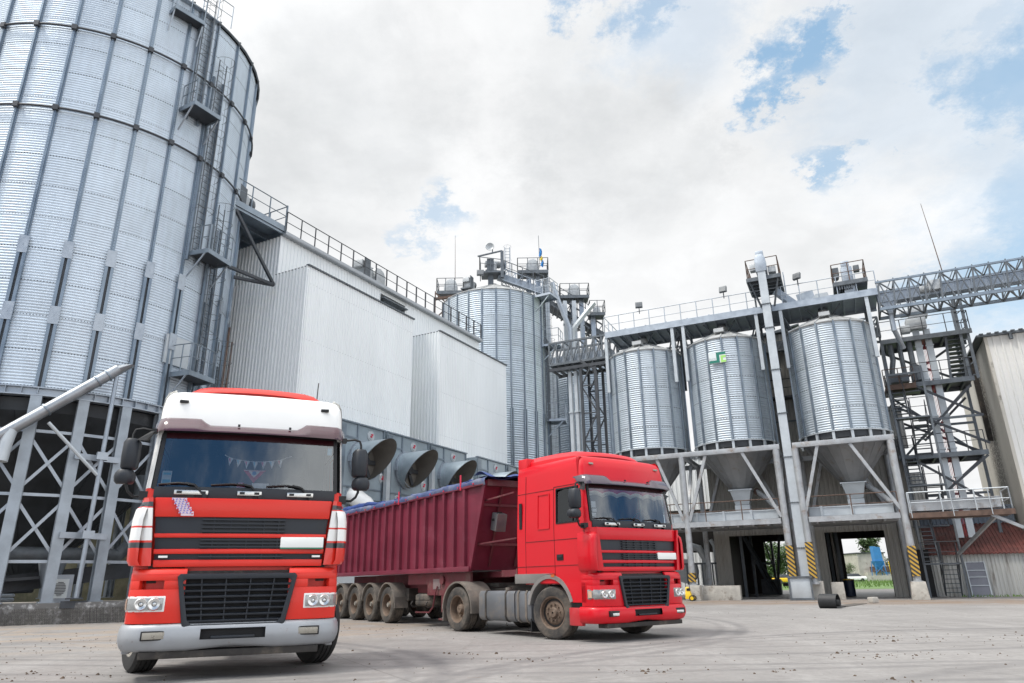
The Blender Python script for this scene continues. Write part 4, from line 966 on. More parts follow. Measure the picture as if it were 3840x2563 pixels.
for s_ in HC:
    b = MB()
    for dx in (-1,1):
        b.bar((s_+dx*.9,1.5,15.28),(s_+dx*.3,2.2,14.75),.06); b.bar((s_+dx*.9,3.4,15.28),(s_+dx*.3,2.8,14.75),.06)
    b.tube((s_,2.45,15.0),(s_,2.45,15.45),.26,10); part(wk,b,'outlet_frame',M['galv_dark'])
for x in (-10.1,-9.6,-5.3,-4.1):
    b = MB(); b.bar((x,1.2,14.1),(x,2.8,14.1),.05)
    for k in range(3): b.bar((x,1.2+k*.8,15.28),(x+.9*(1 if x in (-10.1,-5.3) else -1)*-.6,1.9+k*.8,14.1),.07)
    part(wk,b,'under_bracing',M['galv_dark'])
b = MB(); b.box(X0+.4,-5.6,2.1,2.7,15.6,16.05); b.box(-3.9,X1,2.1,2.7,15.6,16.05)
for k in range(7): b.box(X0+1+k*1.3,X0+1.1+k*1.3,2.05,2.75,15.55,16.1)
t = thing('drag_conveyor','grey conveyor trough lying on the walkway above the hopper silos','conveyor',(-7,2.4,15.55),H); part(t,b,'trough',M['galv'])
b = MB(); b.truss((-14.2,4.6,14.05),(.9,4.6,14.05),(0,1.2,0),1.15,16,.10)
b.box(-14,.8,4.9,5.4,14.2,14.7)
solo(b,'truss_conveyor',M['galv_dark'],'dark lattice conveyor truss running behind the hopper silo roofs','conveyor',(-7,4.6,14),H)
for x,z,l in ((-12.05,16.7,'leftmost floodlight on the walkway railing, above the left hopper'),(-6.99,16.75,'floodlight on the walkway railing, above the middle hopper'),(-2.93,16.75,'floodlight between the two elevator heads')):
    floodlight((x,1.0,z),H,l,{-12.05:.25,-6.99:-.15,-2.93:-.5}[x],.95)
# tall bucket elevator in front
be = thing('bucket_elevator','tall pale square elevator leg between the middle and right hopper silos','elevator',(-4.9,.3,0),H)
b = MB(); b.box(-4.90,-4.48,.02,.36,1.1,18.0)
l1 = part(be,b,'leg',M['galv_pale'])
b = MB(); b.box(-4.90,-4.50,.55,.9,1.1,17.2); part(be,b,'leg',M['galv_dark'])
b = MB()
for z in (2.4,4.6,6.9,9.2,11.6,14.0,15.4):
    b.box(-4.95,-4.43,-.02,.40,z,z+.045); b.box(-4.95,-4.45,.52,.94,z+.15,z+.2)
    for k in range(5): b.box(-4.92+k*.11,-4.90+k*.11,-.035,-.018,z-.02,z+.06)
part(be,b,'flange',M['galv_dark'])
b = MB(); b.box(-5.45,-4.46,-.45,.95,.10,1.02); part(be,b,'boot_box',M['galv_pale'],bevel=.02)
b = MB(); b.box(-5.52,-4.39,-.52,1.0,1.02,1.10); b.box(-5.50,-4.41,-.5,.98,0,.10)
for xx in (-5.49,-4.50): b.box(xx,xx+.08,-.50,-.451,.1,1.02)
part(be,b,'boot_frame',M['galv_dark'])
b = MB(); b.prism([(-4.98,17.4),(-4.40,17.4),(-4.40,18.2),(-4.52,18.45),(-4.86,18.45),(-4.98,18.2)],-.02,.85,axis='y'); b.box(-4.9,-4.48,.2,.6,18.45,18.75); part(be,b,'head',M['galv'],bevel=.02)
b = MB(); b.box(-5.55,-3.75,.3,2.8,17.08,17.16); b.box(-5.55,-3.75,.24,.32,16.98,17.2); b.box(-3.80,-3.72,.3,2.8,16.98,17.2); b.box(-5.58,-5.5,.3,2.8,16.98,17.2)
for k in range(5): b.box(-5.5,-3.8,.6+k*.5,.7+k*.5,16.9,17.075)
b.bar((-5.4,.4,17.0),(-5.0,1.0,15.6),.08); b.bar((-3.9,2.6,17),(-3.9,2.6,15.5),.1); b.bar((-5.4,2.6,17),(-5.4,2.6,15.5),.1); b.bar((-3.9,.4,17.0),(-4.3,1.0,15.6),.08)
pf = part(be,b,'head_platform',M['galv_dark'])
b = MB(); b.rail([(-5.5,2.75,17.16),(-5.5,.3,17.16),(-3.8,.3,17.16),(-3.8,2.75,17.16)],1.15,.9,.026); part(be,b,'railing',M['rust'],par=pf)
b = MB(); b.cbox((-5.15,.5,17.85),(.32,.4,.4)); b.cbox((-4.15,.6,17.6),(.4,.5,.4)); b.tube((-4.25,.9,17.75),(-3.95,.9,17.75),.2,12); part(be,b,'motor',M['motor'],bevel=.03)
b = MB(); b.bar((-4.2,1.6,16.7),(-3.2,1.9,15.7),.35,.35); b.bar((-3.1,2.2,16.2),(-2.2,2.2,16.35),.1,.5); part(be,b,'discharge_chute',M['galv'])
b = MB(); b.ladder((-3.62,1.4,15.5),(-3.62,1.4,17.6),(1,0,0),r=.02); part(be,b,'ladder',M['galv'])
b2 = thing('bucket_elevator','smaller elevator head with railed platform above the right hopper silo','elevator',(-.35,1.6,15.5),H)
b = MB(); b.box(-.66,-.10,1.2,1.75,15.6,17.25); b.box(-.60,-.2,1.25,1.65,17.25,17.62); part(b2,b,'head',M['galv'],bevel=.02)
b = MB(); b.box(-1.15,.55,1.0,2.7,16.22,16.30); b.box(-1.15,.55,.94,1.01,16.12,16.34); b.box(-1.18,-1.1,1,2.7,16.12,16.34)
for k in range(6): b.box(-.9+k*.12,-.84+k*.12,1.02,2.6,15.9,16.2)
pf = part(b2,b,'head_platform',M['galv_dark'])
b = MB(); b.rail([(-1.12,2.65,16.3),(-1.12,1.0,16.3),(.5,1.0,16.3),(.5,2.65,16.3)],1.1,.8,.026); part(b2,b,'railing',M['rust'],par=pf)
b = MB(); b.cbox((-.95,1.3,17.05),(.36,.4,.42)); b.tube((-.95,1.1,16.75),(-.95,1.5,16.75),.16,10); b.cbox((.12,1.4,17.1),(.3,.3,.36)); part(b2,b,'motor',M['motor_d'],bevel=.03)
b = MB(); b.prism([(-2.6,15.62),(-1.4,15.62),(-1.5,16.1),(-2.1,16.1)],1.6,2.6,axis='y'); part(wk,b,'sloped_cover',M['galv_pale'])

# lattice conveyor truss to the right edge
tr = thing('truss_bridge','long steel lattice bridge with conveyor reaching past the right photo edge','truss bridge',(1,1,14.4),H)
b = MB(); n_ = 34; L0, L1 = .85, 25.2
b.bar((L0,1,14.42),(L1,1,14.42),.12,.16); b.bar((L0,1,15.95),(L1,1,15.95),.10,.10); b.bar((L0,2.6,14.42),(L1,2.6,14.42),.12,.16); b.bar((L0,2.6,15.95),(L1,2.6,15.95),.10,.10)
part(tr,b,'chord',M['galv_post'])
b = MB(); dx = .72
for i in range(n_):
    x = L0+i*dx
    for y in (1.0,2.6):
        b.bar((x,y,14.42),(x+.16,y,15.95),.075); b.bar((x+.16,y,15.95),(x+.62,y,14.42),.055); b.bar((x,y,14.5),(x+.72,y,15.9),.045)
    b.bar((x,1,14.36),(x+dx,2.6,14.36),.06); b.bar((x,1,14.36),(x,2.6,14.36),.08); b.bar((x+.16,1,15.95),(x+.16,2.6,15.95),.05)
    if i%2 == 0: b.bar((x+.16,1,15.95),(x+.16+dx,2.6,15.95),.06)
    b.cbox((x+.16,1,16.03),(.05,.05,.08))
part(tr,b,'lattice',M['galv_dark'])
b = MB(); b.box(L0,L1,1.35,1.95,14.92,15.42); b.box(L0,L1,1.3,2.0,15.42,15.47)
for i in range(17): b.box(L0+i*1.44,L0+.06+i*1.44,1.28,2.02,14.88,15.5)
part(tr,b,'trough',M['galv'])
b = MB(); b.cbox((3.55,1.3,15.35),(.62,.5,.55)); b.tube((2.85,1.3,15.25),(3.25,1.3,15.25),.2,12); part(tr,b,'motor',M['motor'],bevel=.04)
b = MB(); b.prism([(.95,14.95),(1.75,14.95),(1.5,14.5),(1.45,14.25),(1.25,14.25),(1.2,14.5)],1.4,1.8,axis='y'); b.tube((1.35,1.6,14.3),(1.35,1.6,13.3),.13,10); b.tube((1.35,1.6,13.4),(1.7,2.6,12.6),.13,10); part(tr,b,'outlet_spout',M['galv'])
b = MB(); b.path([(4.15,1.8,15.95),(4.02,1.8,18.2),(3.88,1.8,20.4)],[.03,.02,.012],5)
solo(b,'radio_mast',M['rust'],'thin reddish mast leaning on top of the right truss bridge','mast',(4.15,1.8,15.95),H)
# left truss bridge to the far silo with its dark lattice tower
t = thing('truss_bridge','dark lattice bridge joining the left hopper walkway to the silos behind','truss bridge',(-17,1.5,14),H)
b = MB(); b.truss((-18.3,1.5,14.2),(-14.2,1.5,14.2),(0,1.5,0),1.46,8,.12); part(t,b,'lattice',M['galv_dark'])
b = MB(); b.box(-18.3,-14.2,1.75,2.5,14.25,14.8); part(t,b,'trough',M['galv'])
b = MB(); b.box(-18.3,-13.8,1.4,1.5,13.75,13.95); b.box(-18.3,-13.8,3.0,3.1,13.75,13.95)
for k in range(11): b.box(-18.2+k*.42,-18.08+k*.42,1.5,3.0,13.78,13.92)
part(t,b,'under_frame',M['dark_steel'])
b = MB()
for y in (1.5,3.0):
    for x in (-16.2,-15.25): b.box(x-.075,x+.075,y-.075,y+.075,0,13.7)
    z = .3; k = 0
    while z < 13:
        b.bar((-16.2,y,z) if k%2 else (-15.25,y,z),(-15.25,y,z+1.75) if k%2 else (-16.2,y,z+1.75),.08); b.bar((-16.2,y,z),(-15.25,y,z),.07); z += 1.75; k += 1
b.bar((-16.2,1.5,14.2),(-15.2,1.5,13.5),.16,.14); b.bar((-15.2,1.5,13.4),(-15.2,1.5,0),.15)
part(t,b,'lattice_tower',M['dark_steel'])
for x,m,r_,l in ((-17.08,'galv_pale',.10,'left one of three pale downpipes beside the dark lattice tower'),(-16.70,'galv_pale',.10,'middle one of three pale downpipes beside the dark lattice tower'),(-16.40,'galv',.1,'round right one of three downpipes beside the dark lattice tower')):
    b = MB()
    if m == 'galv': b.tube((x,1.9,.2),(x,1.9,13.7),r_,10)
    else: b.box(x-r_,x+r_,1.8,2.05,.2,13.7)
    for z in (3,6,8.5,11): b.box(x-r_-.03,x+r_+.03,1.74,2.1,z,z+.08)
    solo(b,'downpipe',M[m],l,'pipe',(x,1.9,.2),H,'downpipes by the lattice tower')
# ------------------------------------------------------------------ warehouse behind the hoppers, with two drive-through passages
wh = thing('drive_through_shed','dark beige ribbed shed with two drive through passages under the hopper silos','building',(-4,5,0),H)
b = MB(); y = 5.0; HZ_ = 9.7
for x0,x1,z0,z1 in ((-9.7,-8.82,0,HZ_),(-8.82,-5.2,3.36,HZ_),(-5.2,-3.7,0,HZ_),(-3.7,-.74,3.36,HZ_),(-.74,1.0,0,HZ_)):
    ribbed(b,(x0,y),(x1,y),z0,z1,.22,.035)
part(wh,b,'front_wall',M['beige_clad'])
b = MB()
for x0,x1,z0,z1 in ((-9.7,-8.85,.02,HZ_),(-8.85,-5.17,3.38,HZ_),(-5.17,-3.73,.02,HZ_),(-3.73,-.77,3.38,HZ_),(-.77,1.0,.02,HZ_)): b.box(x0,x1,y+.03,y+.10,z0,z1-.02)
b.box(-9.68,-9.6,y+.1,15,0,HZ_); b.box(.9,.98,y+.1,15,0,HZ_)
for x0,x1,z0,z1 in ((-9.7,-8.0,0,HZ_),(-8.0,-5.6,3.42,HZ_),(-5.6,-3.0,0,HZ_),(-3.0,-.3,3.42,HZ_),(-.3,1.0,0,HZ_)): b.box(x0,x1,15,15.1,z0,z1)
b.box(-5.3,-5.2,y+.1,15,0,5); b.box(-3.42,-3.34,y+.1,15,0,5); b.box(-9.6,.9,y+.1,15,4.6,4.7)
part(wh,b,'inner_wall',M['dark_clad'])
b = MB(); b.box(-9.8,1.1,4.9,15.2,HZ_,HZ_+.08); part(wh,b,'shed_roof',M['galv_dark'])
b = MB()
for x,yy in ((-8.4,6.5),(-8.2,9.5),(-5.5,7),(-3.6,6.6),(-3.2,9),(-3.25,12)):
    b.box(x-.08,x+.08,yy-.08,yy+.08,0,4.6)
for p,q in (((-8.4,6.5,3.8),(-7.2,8.6,.3)),((-8.3,8,3.4),(-7.0,10,.2)),((-6.4,9,3.6),(-7.0,10,.2)),((-3.6,6.6,3.6),(-3.3,9,.3)),((-3.3,9,3.5),(-3.2,12,.4)),((-8.3,9.5,1.9),(-7.0,10,1.9))): b.bar(p,q,.12)
part(wh,b,'inner_frame',M['galv_dark'])
b = MB(); b.box(-7.55,-7.40,14.6,14.75,0,3.45); b.bar((-7.9,14.6,3.4),(-7.5,14.6,1.6),.08); b.box(-8.2,-7.0,12.4,13.2,0,.95); b.box(-6.9,-5.5,12.8,13.3,.5,.7); part(wh,b,'passage_post',M['galv_dark'])
b = MB(); b.box(-8.9,-5.1,4.9,5.5,0,.02); b.box(-9.7,-8.82,4.9,4.96,0,.30); part(wh,b,'base_flashing',M['conc'])
th = thing('headhouse','weathered tan ribbed tower house rising behind the middle hopper silo','building',(-5,6,9.7),H)
b = MB(); b.box(-6.1,-3.52,5.32,8,HZ_+.09,15.2); ribbed(b,(-6.15,5.3),(-3.5,5.3),HZ_,15.25,.24,.04); part(th,b,'house_wall',M['beige_clad'])
b = MB(); b.prism([(-6.4,15.05),(-3.3,15.6),(-3.3,15.68),(-6.4,15.13)],5.0,8.2,axis='y'); part(th,b,'house_roof',M['galv_dark'])
b = MB(); b.rail([(-6.0,4.9,11.2),(-4.2,4.9,11.2)],1.1,.6,.03); b.box(-6.0,-4.2,4.6,5.3,11.1,11.2); b.tube((-6.3,5.0,14.6),(-5.6,4.2,13.6),.18,10); part(th,b,'side_landing',M['dark_steel'])
# bright plant beyond, seen in the gaps left of the shed
gs = thing('white_hall','plain white hall wall seen between the posts left of the drive through shed','building',(-14,14,0),H)
b = MB(); ribbed(b,(-24,14),(-9.9,14),0,9.5,.3,.04); b.box(-24,-9.9,14.03,20,0,9.45); part(gs,b,'wall',M['white_clad'])
b = MB(); b.box(-24.1,-9.8,13.9,20,9.5,9.6); part(gs,b,'roof_edge',M['galv_dark'])
pp = thing('pipework','pale bent fan pipes behind the railing left of the drive through shed','pipework',(-11.3,7,0),H)
b = MB(); b.path([(-10.6,6.5,.6),(-10.6,6.5,2.2),(-10.9,6.5,2.8),(-11.6,6.5,3.0)],.22,12); b.path([(-10.0,6.7,.4),(-10.0,6.7,2.9),(-10.2,6.7,3.3)],.12,10); b.lathe([(.02,-.3),(.7,-.28),(.7,.28),(.02,.3)],18,c=(-11.8,6.6,1.5),axis='y'); part(pp,b,'pipe',M['motor'])
b = MB()
for k in range(7): b.box(-11.6+k*.3,-11.52+k*.3,5.6,5.68,.7,1.9)
b.box(-11.7,-9.4,5.58,5.7,1.85,1.95); part(pp,b,'barrier',M['galv_dark'])
b = MB(); b.box(-16,-9.75,7.5,7.8,2.6,5.2); part(pp,b,'dark_panel',M['dark_clad'])

# concrete footings
M['blockc'] = simple('stained_concrete_block',(.42,.40,.36),.9,0,.15,3,dirt=(.14,.11,.085),dirt_amt=.4,dirt_scale=2.5,bump=.3)
def footing(x,y,w0,w1,h,label,grp=None):
    b = MB(); b.loft([[(x-w0,y-w0,0),(x+w0,y-w0,0),(x+w0,y+w0,0),(x-w0,y+w0,0)],[(x-w1,y-w1,h),(x+w1,y-w1,h),(x+w1,y+w1,h),(x-w1,y+w1,h)]])
    solo(b,'concrete_footing',M['blockc'],label,'footing',(x,y,0),H,bevel=.02)
footing(.06,0,.36,.30,.78,'tapered pale concrete footing under the rightmost striped post')
footing(-10.15,0,.38,.36,.74,'square rust stained concrete footing beside the yellow pressure washer')
footing(-4.2,.25,.26,.26,.86,'narrow dirty concrete footing right of the elevator boot box')
footing(-3.35,.9,.30,.28,.8,'dark concrete footing with flaking paint left of the second passage')
b = MB(); b.box(-9.78,-7.9,.4,.9,0,.70); b.box(-9.78,-9.4,.9,4.8,0,.70)
solo(b,'low_wall',M['blockc'],'low dirty concrete wall left of the first passage','wall',(-9,.5,0),H,bevel=.015)
# right end bridge platform with trough and pale railing
rb = thing('bridge_platform','reddish edged steel platform with conveyor bridging from the right hopper stand to the right building','platform',(2.2,0,3.6),H)
b = MB(); b.box(.25,4.4,-.12,1.9,3.62,3.74); b.box(.25,4.42,-.16,-.125,3.58,3.82); part(rb,b,'deck',M['rust'])
b = MB(); b.box(.3,4.0,.15,.75,3.92,4.38); b.box(.28,4.02,.12,.78,4.381,4.42); b.box(2.35,2.65,.13,.149,3.95,4.35); b.box(3.75,4.0,.13,.149,3.95,4.35); part(rb,b,'trough',M['galv_dirty'])
b = MB(); b.rail([(.3,-.08,3.78),(4.35,-.08,3.78),(4.35,1.8,3.78)],.98,1.4,.03)
for x in (.35,2.05,3.55): b.bar((x,-.12,3.6),(x,-.12,4.75),.11,.03)
part(rb,b,'railing',M['galv_pale'])
for p,q in (((3.5,.0,3.6),(4.6,.1,3.0)),((3.7,.3,3.55),(2.2,2.6,2.0))):
    b = MB(); b.bar(p,q,.12,.14); part(rb,b,'strut',M['galv_dirty'])
# stairs between shed and red roof
stt = thing('steel_stair','dark zigzag steel stairs with landings beside the right hopper silo','stairs',(1.3,3.3,0),H)
zf = [(.1,1.6),(1.6,3.5),(3.7,5.4),(5.4,7.1),(7.1,8.9),(8.9,10.7)]
for i,(za,zb) in enumerate(zf):
    xa = .72 if i%2 else 1.50; b = MB(); n2 = max(6,round((zb-za)/.22))
    for k in range(n2):
        f_ = (k+.5)/n2; yy = 3.35+1.3*(f_ if i%2 else 1-f_); b.box(xa+.03,xa+.67,yy-.11,yy+.11,za+(zb-za)*f_-.02,za+(zb-za)*f_+.015)
    y0_,y1_ = (3.35,4.65) if i%2 else (4.65,3.35)
    for xx in (xa,xa+.7): b.bar((xx,y0_,za),(xx,y1_,zb),.05,.15)
    fl_ = part(stt,b,'flight',M['galv_dark'])
    b = MB()
    for xx in (xa-.02,xa+.72):
        b.tube((xx,y0_,za+.95),(xx,y1_,zb+.95),.024,5)
        for k in range(3): b.tube((xx,y0_+(y1_-y0_)*k/2,za+(zb-za)*k/2),(xx,y0_+(y1_-y0_)*k/2,za+(zb-za)*k/2+.95),.02,5)
    part(stt,b,'handrail',M['dark_steel'],par=fl_)
    b = MB(); yl = (4.65,5.3) if i%2 else (2.75,3.35); b.box(.65,2.3,yl[0],yl[1],zb-.07,zb); part(stt,b,'landing',M['galv_dark'])
    b = MB(); b.rail([(.68,yl[0]+.03,zb),(2.27,yl[0]+.03,zb)],1.0,.8,.022); part(stt,b,'railing',M['dark_steel'])
b = MB(); b.box(.62,.72,2.78,2.88,0,11.5); b.box(2.26,2.36,2.78,2.88,0,11.5); b.box(.62,2.36,2.79,2.87,11.2,11.3); part(stt,b,'post',M['galv_dark'])
b = MB(); ribbed(b,(.55,4.9),(1.2,4.9),7.6,10.0,.16,.03); b.box(.6,1.15,4.93,5.0,7.6,10); part(stt,b,'clad_panel',M['grey_clad'])
b = MB(); ribbed(b,(.9,4.7),(1.6,4.7),4.2,6.2,.16,.03); b.box(.95,1.55,4.73,4.8,4.2,6.2); part(stt,b,'clad_panel',M['grey_clad'])
# lean-to shed with red roof and leaning door panel
sh = thing('lean_to_shed','low grey ribbed shed with rusty red roof beside the right building','shed',(3,5,0),H)
b = MB(); ribbed(b,(1.1,5.0),(5.75,5.0),.0,2.08,.17,.03); part(sh,b,'front_wall',M['grey_clad'])
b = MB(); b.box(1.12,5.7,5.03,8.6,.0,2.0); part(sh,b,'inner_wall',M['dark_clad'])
b = MB()
for k in range(27):
    x = 1.0+k*.177; b.prism([(4.8,2.02),(7.6,3.62),(7.6,3.68),(4.8,2.08)],x,x+.1,axis='x'); b.prism([(4.8,2.0),(7.6,3.6),(7.6,3.64),(4.8,2.04)],x+.1,x+.177,axis='x')
part(sh,b,'red_roof',M['red_roof'])
b = MB(); ribbed(b,(1.1,7.65),(5.7,7.65),3.3,4.6,.2,.03); b.box(1.1,5.7,7.69,8.6,2,4.55); part(sh,b,'rear_wall',simple('blue_grey_cladding',(.20,.24,.29),.6,.2,.15,1,stretch=(2,2,.3)))
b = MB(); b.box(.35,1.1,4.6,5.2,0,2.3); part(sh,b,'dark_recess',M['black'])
dp = thing('door_panel','grey metal framed door panel leaning against the shed under the red roof','door panel',(3.05,4.75,0),H)
for k,(z0,z1) in enumerate(((.02,.5),(.54,.9),(.94,1.22),(1.26,1.62))):
    b = MB(); f = lambda z: 4.93-.28*(1-z/1.65)
    b.loft([[(2.68,f(z),z),(3.44,f(z),z),(3.44,f(z)+.02,z),(2.68,f(z)+.02,z)] for z in (z0,z1)]); part(dp,b,'panel_sheet',simple('grey_violet_sheet',(.17,.175,.20),.5,.3,.1,3) if k == 0 else bpy.data.materials['grey_violet_sheet'])
b = MB()
for z in (.0,.52,.92,1.24,1.64): b.bar((2.64,f(z)-.01,z),(3.48,f(z)-.01,z),.05,.04)
for x in (2.65,3.47): b.bar((x,f(0)-.012,0),(x,f(1.65)-.012,1.65),.05,.04)
part(dp,b,'panel_frame',M['galv_pale'])
# elevator tower with platforms
tw2 = thing('platform_tower','dark steel tower of platforms, stairs and twin elevator trunks at the right','tower',(3,4.5,0),H)
for z,x0,x1,y0 in ((13.75,.85,5.3,4.6),(11.1,2.05,4.9,4.6),(7.15,.6,4.75,4.6)):
    b = MB(); b.box(x0,x1,y0,y0+.10,z-.22,z+.03); b.box(x0,x1,y0+2.2,y0+2.3,z-.22,z+.03); b.box(x0,x1,y0+.101,y0+2.199,z-.02,z+.02)
    for k in range(int((x1-x0)/.7)): b.box(x0+.3+k*.7,x0+.4+k*.7,y0+.101,y0+2.199,z-.2,z-.021)
    p = part(tw2,b,'platform',M['galv_dark'])
    if z > 8:
        b = MB(); b.rail([(x0,y0+.05,z),(x1-.05,y0+.05,z),(x1-.05,y0+2.2,z)],1.1,1.2,.024); part(tw2,b,'railing',M['dark_steel'],par=p)
b = MB()
for x,y in ((4.75,4.75),(5.1,4.75),(4.95,6.7)):
    b.box(x-.07,x+.07,y-.07,y+.07,11,15.7)
for k in range(9): b.bar((4.75,4.72,11.2+k*.5),(5.1,4.72,11.45+k*.5 if k%2 else 11.2+k*.5),.05)
b.box(4.7,4.84,6.6,6.75,2.5,14); b.box(.9,1.02,6.6,6.75,0,13.7); b.box(.8,.95,4.62,4.75,4.2,13.7)
part(tw2,b,'column',M['galv_dark'])
b = MB()
for p,q in (((2.1,4.6,10.9),(4.9,4.6,8.95)),((.7,4.6,10.0),(4.9,4.6,7.5)),((4.6,4.65,10.6),(1.9,4.65,8.0)),((1.2,4.6,7.0),(4.6,4.6,4.3)),((4.7,4.65,6.9),(1.5,4.65,4.4)),((4.6,6.6,10.4),(2.2,6.6,8.2)),((.7,6.6,9.6),(4.7,6.6,7.4))): b.bar(p,q,.09,.12)
part(tw2,b,'brace',M['dark_steel'])
b = MB()
for p,q in (((.9,6.65,7.2),(4.7,6.65,10.9)),((4.7,6.65,7.2),(.9,6.65,10.9)),((.9,6.65,11.3),(4.75,6.65,13.6)),((4.75,6.65,11.3),(.9,6.65,13.6)),((.9,6.65,3.9),(4.7,6.65,7.0)),((.9,6.65,9.0),(4.75,6.65,9.0)),((.9,6.65,5.2),(4.75,6.65,5.2)),((1.9,4.62,9.0),(4.9,4.62,9.0))): b.bar(p,q,.10,.12)
part(tw2,b,'rear_brace',M['galv_dark'])
b = MB(); b.rail([(.6,4.65,7.17),(4.7,4.65,7.17)],1.05,.9,.024); part(tw2,b,'railing',M['dark_steel'])
for x,l in ((2.72,''),(3.24,'')):
    b = MB(); b.box(x-.16,x+.16,5.0,5.3,2.85,14.2)
    for z in (3.8,5.9,7.4,9.2,11.3,13.2): b.box(x-.20,x+.20,4.96,5.34,z,z+.08)
    part(tw2,b,'elevator_trunk',M['galv_pale'])
b = MB()
for k in range(3): b.tube((2.93+k*.06,5.1,2.9),(2.93+k*.06,5.1,14),.010,4)
b.tube((2.98,5.0,2.9),(2.98,5.0,13),.012,5)
part(tw2,b,'cable',M['redpipe'])
b = MB(); b.box(2.3,3.3,4.8,5.5,14.25,14.9); b.prism([(2.5,14.9),(3.45,14.9),(3.5,15.3),(3.3,15.75),(2.9,15.9),(2.55,15.6)],4.8,5.4,axis='y'); b.tube((2.1,5.0,15.3),(2.6,5.0,15.3),.24,14); b.cbox((2.2,5,14.3),(.5,.5,.4)); part(tw2,b,'head_machine',M['motor'],bevel=.05)
b = MB(); b.path([(1.3,5,13.5),(1.3,5,12.6),(1.15,5,12.0),(1.1,5,11.6)],.15,10); b.path([(1.75,5,13.6),(1.75,5,11.4)],.13,10); b.path([(2.25,5,13.6),(2.25,5,12.1)],.15,10); b.box(2.05,2.6,4.8,5.4,11.3,12.1); b.box(.9,1.9,4.8,5.5,11.3,11.75); part(tw2,b,'downpipe',M['galv_dark'])
b = MB(); b.box(.6,2.1,4.3,6.6,10.85,10.95); b.box(.6,2.1,4.25,4.31,10.75,11.05); b.rail([(.6,4.3,10.95),(2.1,4.3,10.95)],1.0,.7,.024); part(tw2,b,'rusty_landing',M['rust'])
b = MB()
for k in range(10): b.box(3.9+k*.02,4.6+k*.02,5.0,5.6,11.2+k*.24,11.24+k*.24)
for x in (3.88,4.62): b.bar((x,5.0,11.1),(x+.2,5.0,13.7),.07,.12)
part(tw2,b,'stair_flight',M['galv_dark'])
# right building
M['rb_front'] = stained_wall('pale_ribbed_sheet_with_dark_drips',(.74,.735,.71),(.12,.105,.085),(1.5,1.5,.10),.05)
M['rb_side'] = stained_wall('soiled_beige_render',(.54,.515,.46),(.07,.06,.05),(1,1,.35),.12,edge=(1.2,2.4))
rbg = thing('stained_building','tall pale ribbed building with blackened corner at the right edge','building',(12,8,0),H)
b = MB(); b.box(5.82,22,5.02,16,0,13.2); part(rbg,b,'side_wall',M['rb_side'])
b = MB(); ribbed(b,(5.95,5.0),(22,5.0),0,13.32,.36,.045); part(rbg,b,'front_wall',M['rb_front'])
b = MB(); b.box(5.80,5.95,4.96,5.25,0,13.25); part(rbg,b,'corner_strip',M['rb_side'])
b = MB(); b.prism([(5.45,13.25),(22.2,13.25),(22.2,13.36),(5.45,13.36)],4.75,16.2,axis='y')
for k in range(46): b.box(5.6+k*.36,5.78+k*.36,4.70,5.4,13.361,13.42)
b.tube((7.0,4.85,13.3),(7.0,4.85,12.95),.10,10); part(rbg,b,'roof_sheet',M['galv_dark'])
b = MB(); b.box(5.5,5.77,8.6,8.75,8.2,13.2); part(rbg,b,'dark_strip',M['chassis'])
# small things on the yard
rl = Frame(11.15,26.6,R(52))
bt = thing('rubber_belt','black rubber conveyor belt curled up at one end on the concrete','rubber belt',(0,0,0),rl)
b = MB(); V = []
for k in range(30):
    a = -math.pi/2 - k*(math.pi*2*1.28)/29; r_ = .24-.07*k/29; V.append((r_*math.cos(a), .24+r_*math.sin(a)))
V = [(.9,.16),(.55,.05),(.28,.0)]+V
V = [(1.2,.02)]+V[2:]
def belt(pts,y0,y1,skew=0.0):
    n_ = len(pts); th_ = .016; rr = []
    for i,(x,z) in enumerate(pts):
        a = pts[max(0,i-1)]; c = pts[min(n_-1,i+1)]; dx,dz = c[0]-a[0],c[1]-a[1]; L = math.hypot(dx,dz) or 1; nx,nz = -dz/L*th_,dx/L*th_
        s_ = skew*max(0,i-2)/n_
        rr.append([(x,y0+s_,z+.02),(x,y1+s_,z+.02),(x+nx,y1+s_,z+nz+.02),(x+nx,y0+s_,z+nz+.02)])
    b.loft(rr)
belt(V,-.30,.30,-.16); part(bt,b,'curled_end',M['rubber'])
b = MB(); b.add([(1.1,-.30,.004),(1.1,.26,.004),(4.6,.25,.004),(4.6,-.25,.004),(1.1,-.30,.02),(1.1,.26,.02),(4.6,.25,.02),(4.6,-.25,.02)],[(0,3,2,1),(4,5,6,7),(0,1,5,4),(1,2,6,5),(2,3,7,6),(3,0,4,7)]); part(bt,b,'flat_end',simple('dusty_rubber',(.10,.09,.08),.8,0,.2,4))
b = MB(); b.cbox((14.7,30.6,.13),(.36,.26,.22),rz=.4); solo(b,'concrete_lump',M['plaster'],'small whitish concrete lump at the end of the black rubber belt','lump',(14.7,30.6,0),bevel=.04)
pw = thing('pressure_washer','yellow and black pressure washer standing by the concrete footing','pressure washer',(-10.25,-.75,0),H)
b = MB(); b.loft([[(-10.42,-.95,.1),(-10.1,-.95,.1),(-10.1,-.6,.1),(-10.42,-.6,.1)],[(-10.42,-.9,.35),(-10.14,-.9,.35),(-10.14,-.62,.35),(-10.42,-.62,.35)],[(-10.40,-.8,.68),(-10.26,-.8,.68),(-10.26,-.66,.68),(-10.40,-.66,.68)]]); part(pw,b,'body',M['yellow'],bevel=.03)
for dy in (-.98,-.58):
    b = MB(); b.lathe([(.03,-.03),(.14,-.03),(.14,.03),(.03,.03)],16,c=(-10.08,dy,.14),axis='y'); part(pw,b,'wheel',M['rubber'])
    b = MB(); b.disc((-10.08,dy-.035,.14),.09,'y',14); b.disc((-10.08,dy+.035,.14),.09,'y',14); part(pw,b,'hub_cap',M['yellow'])
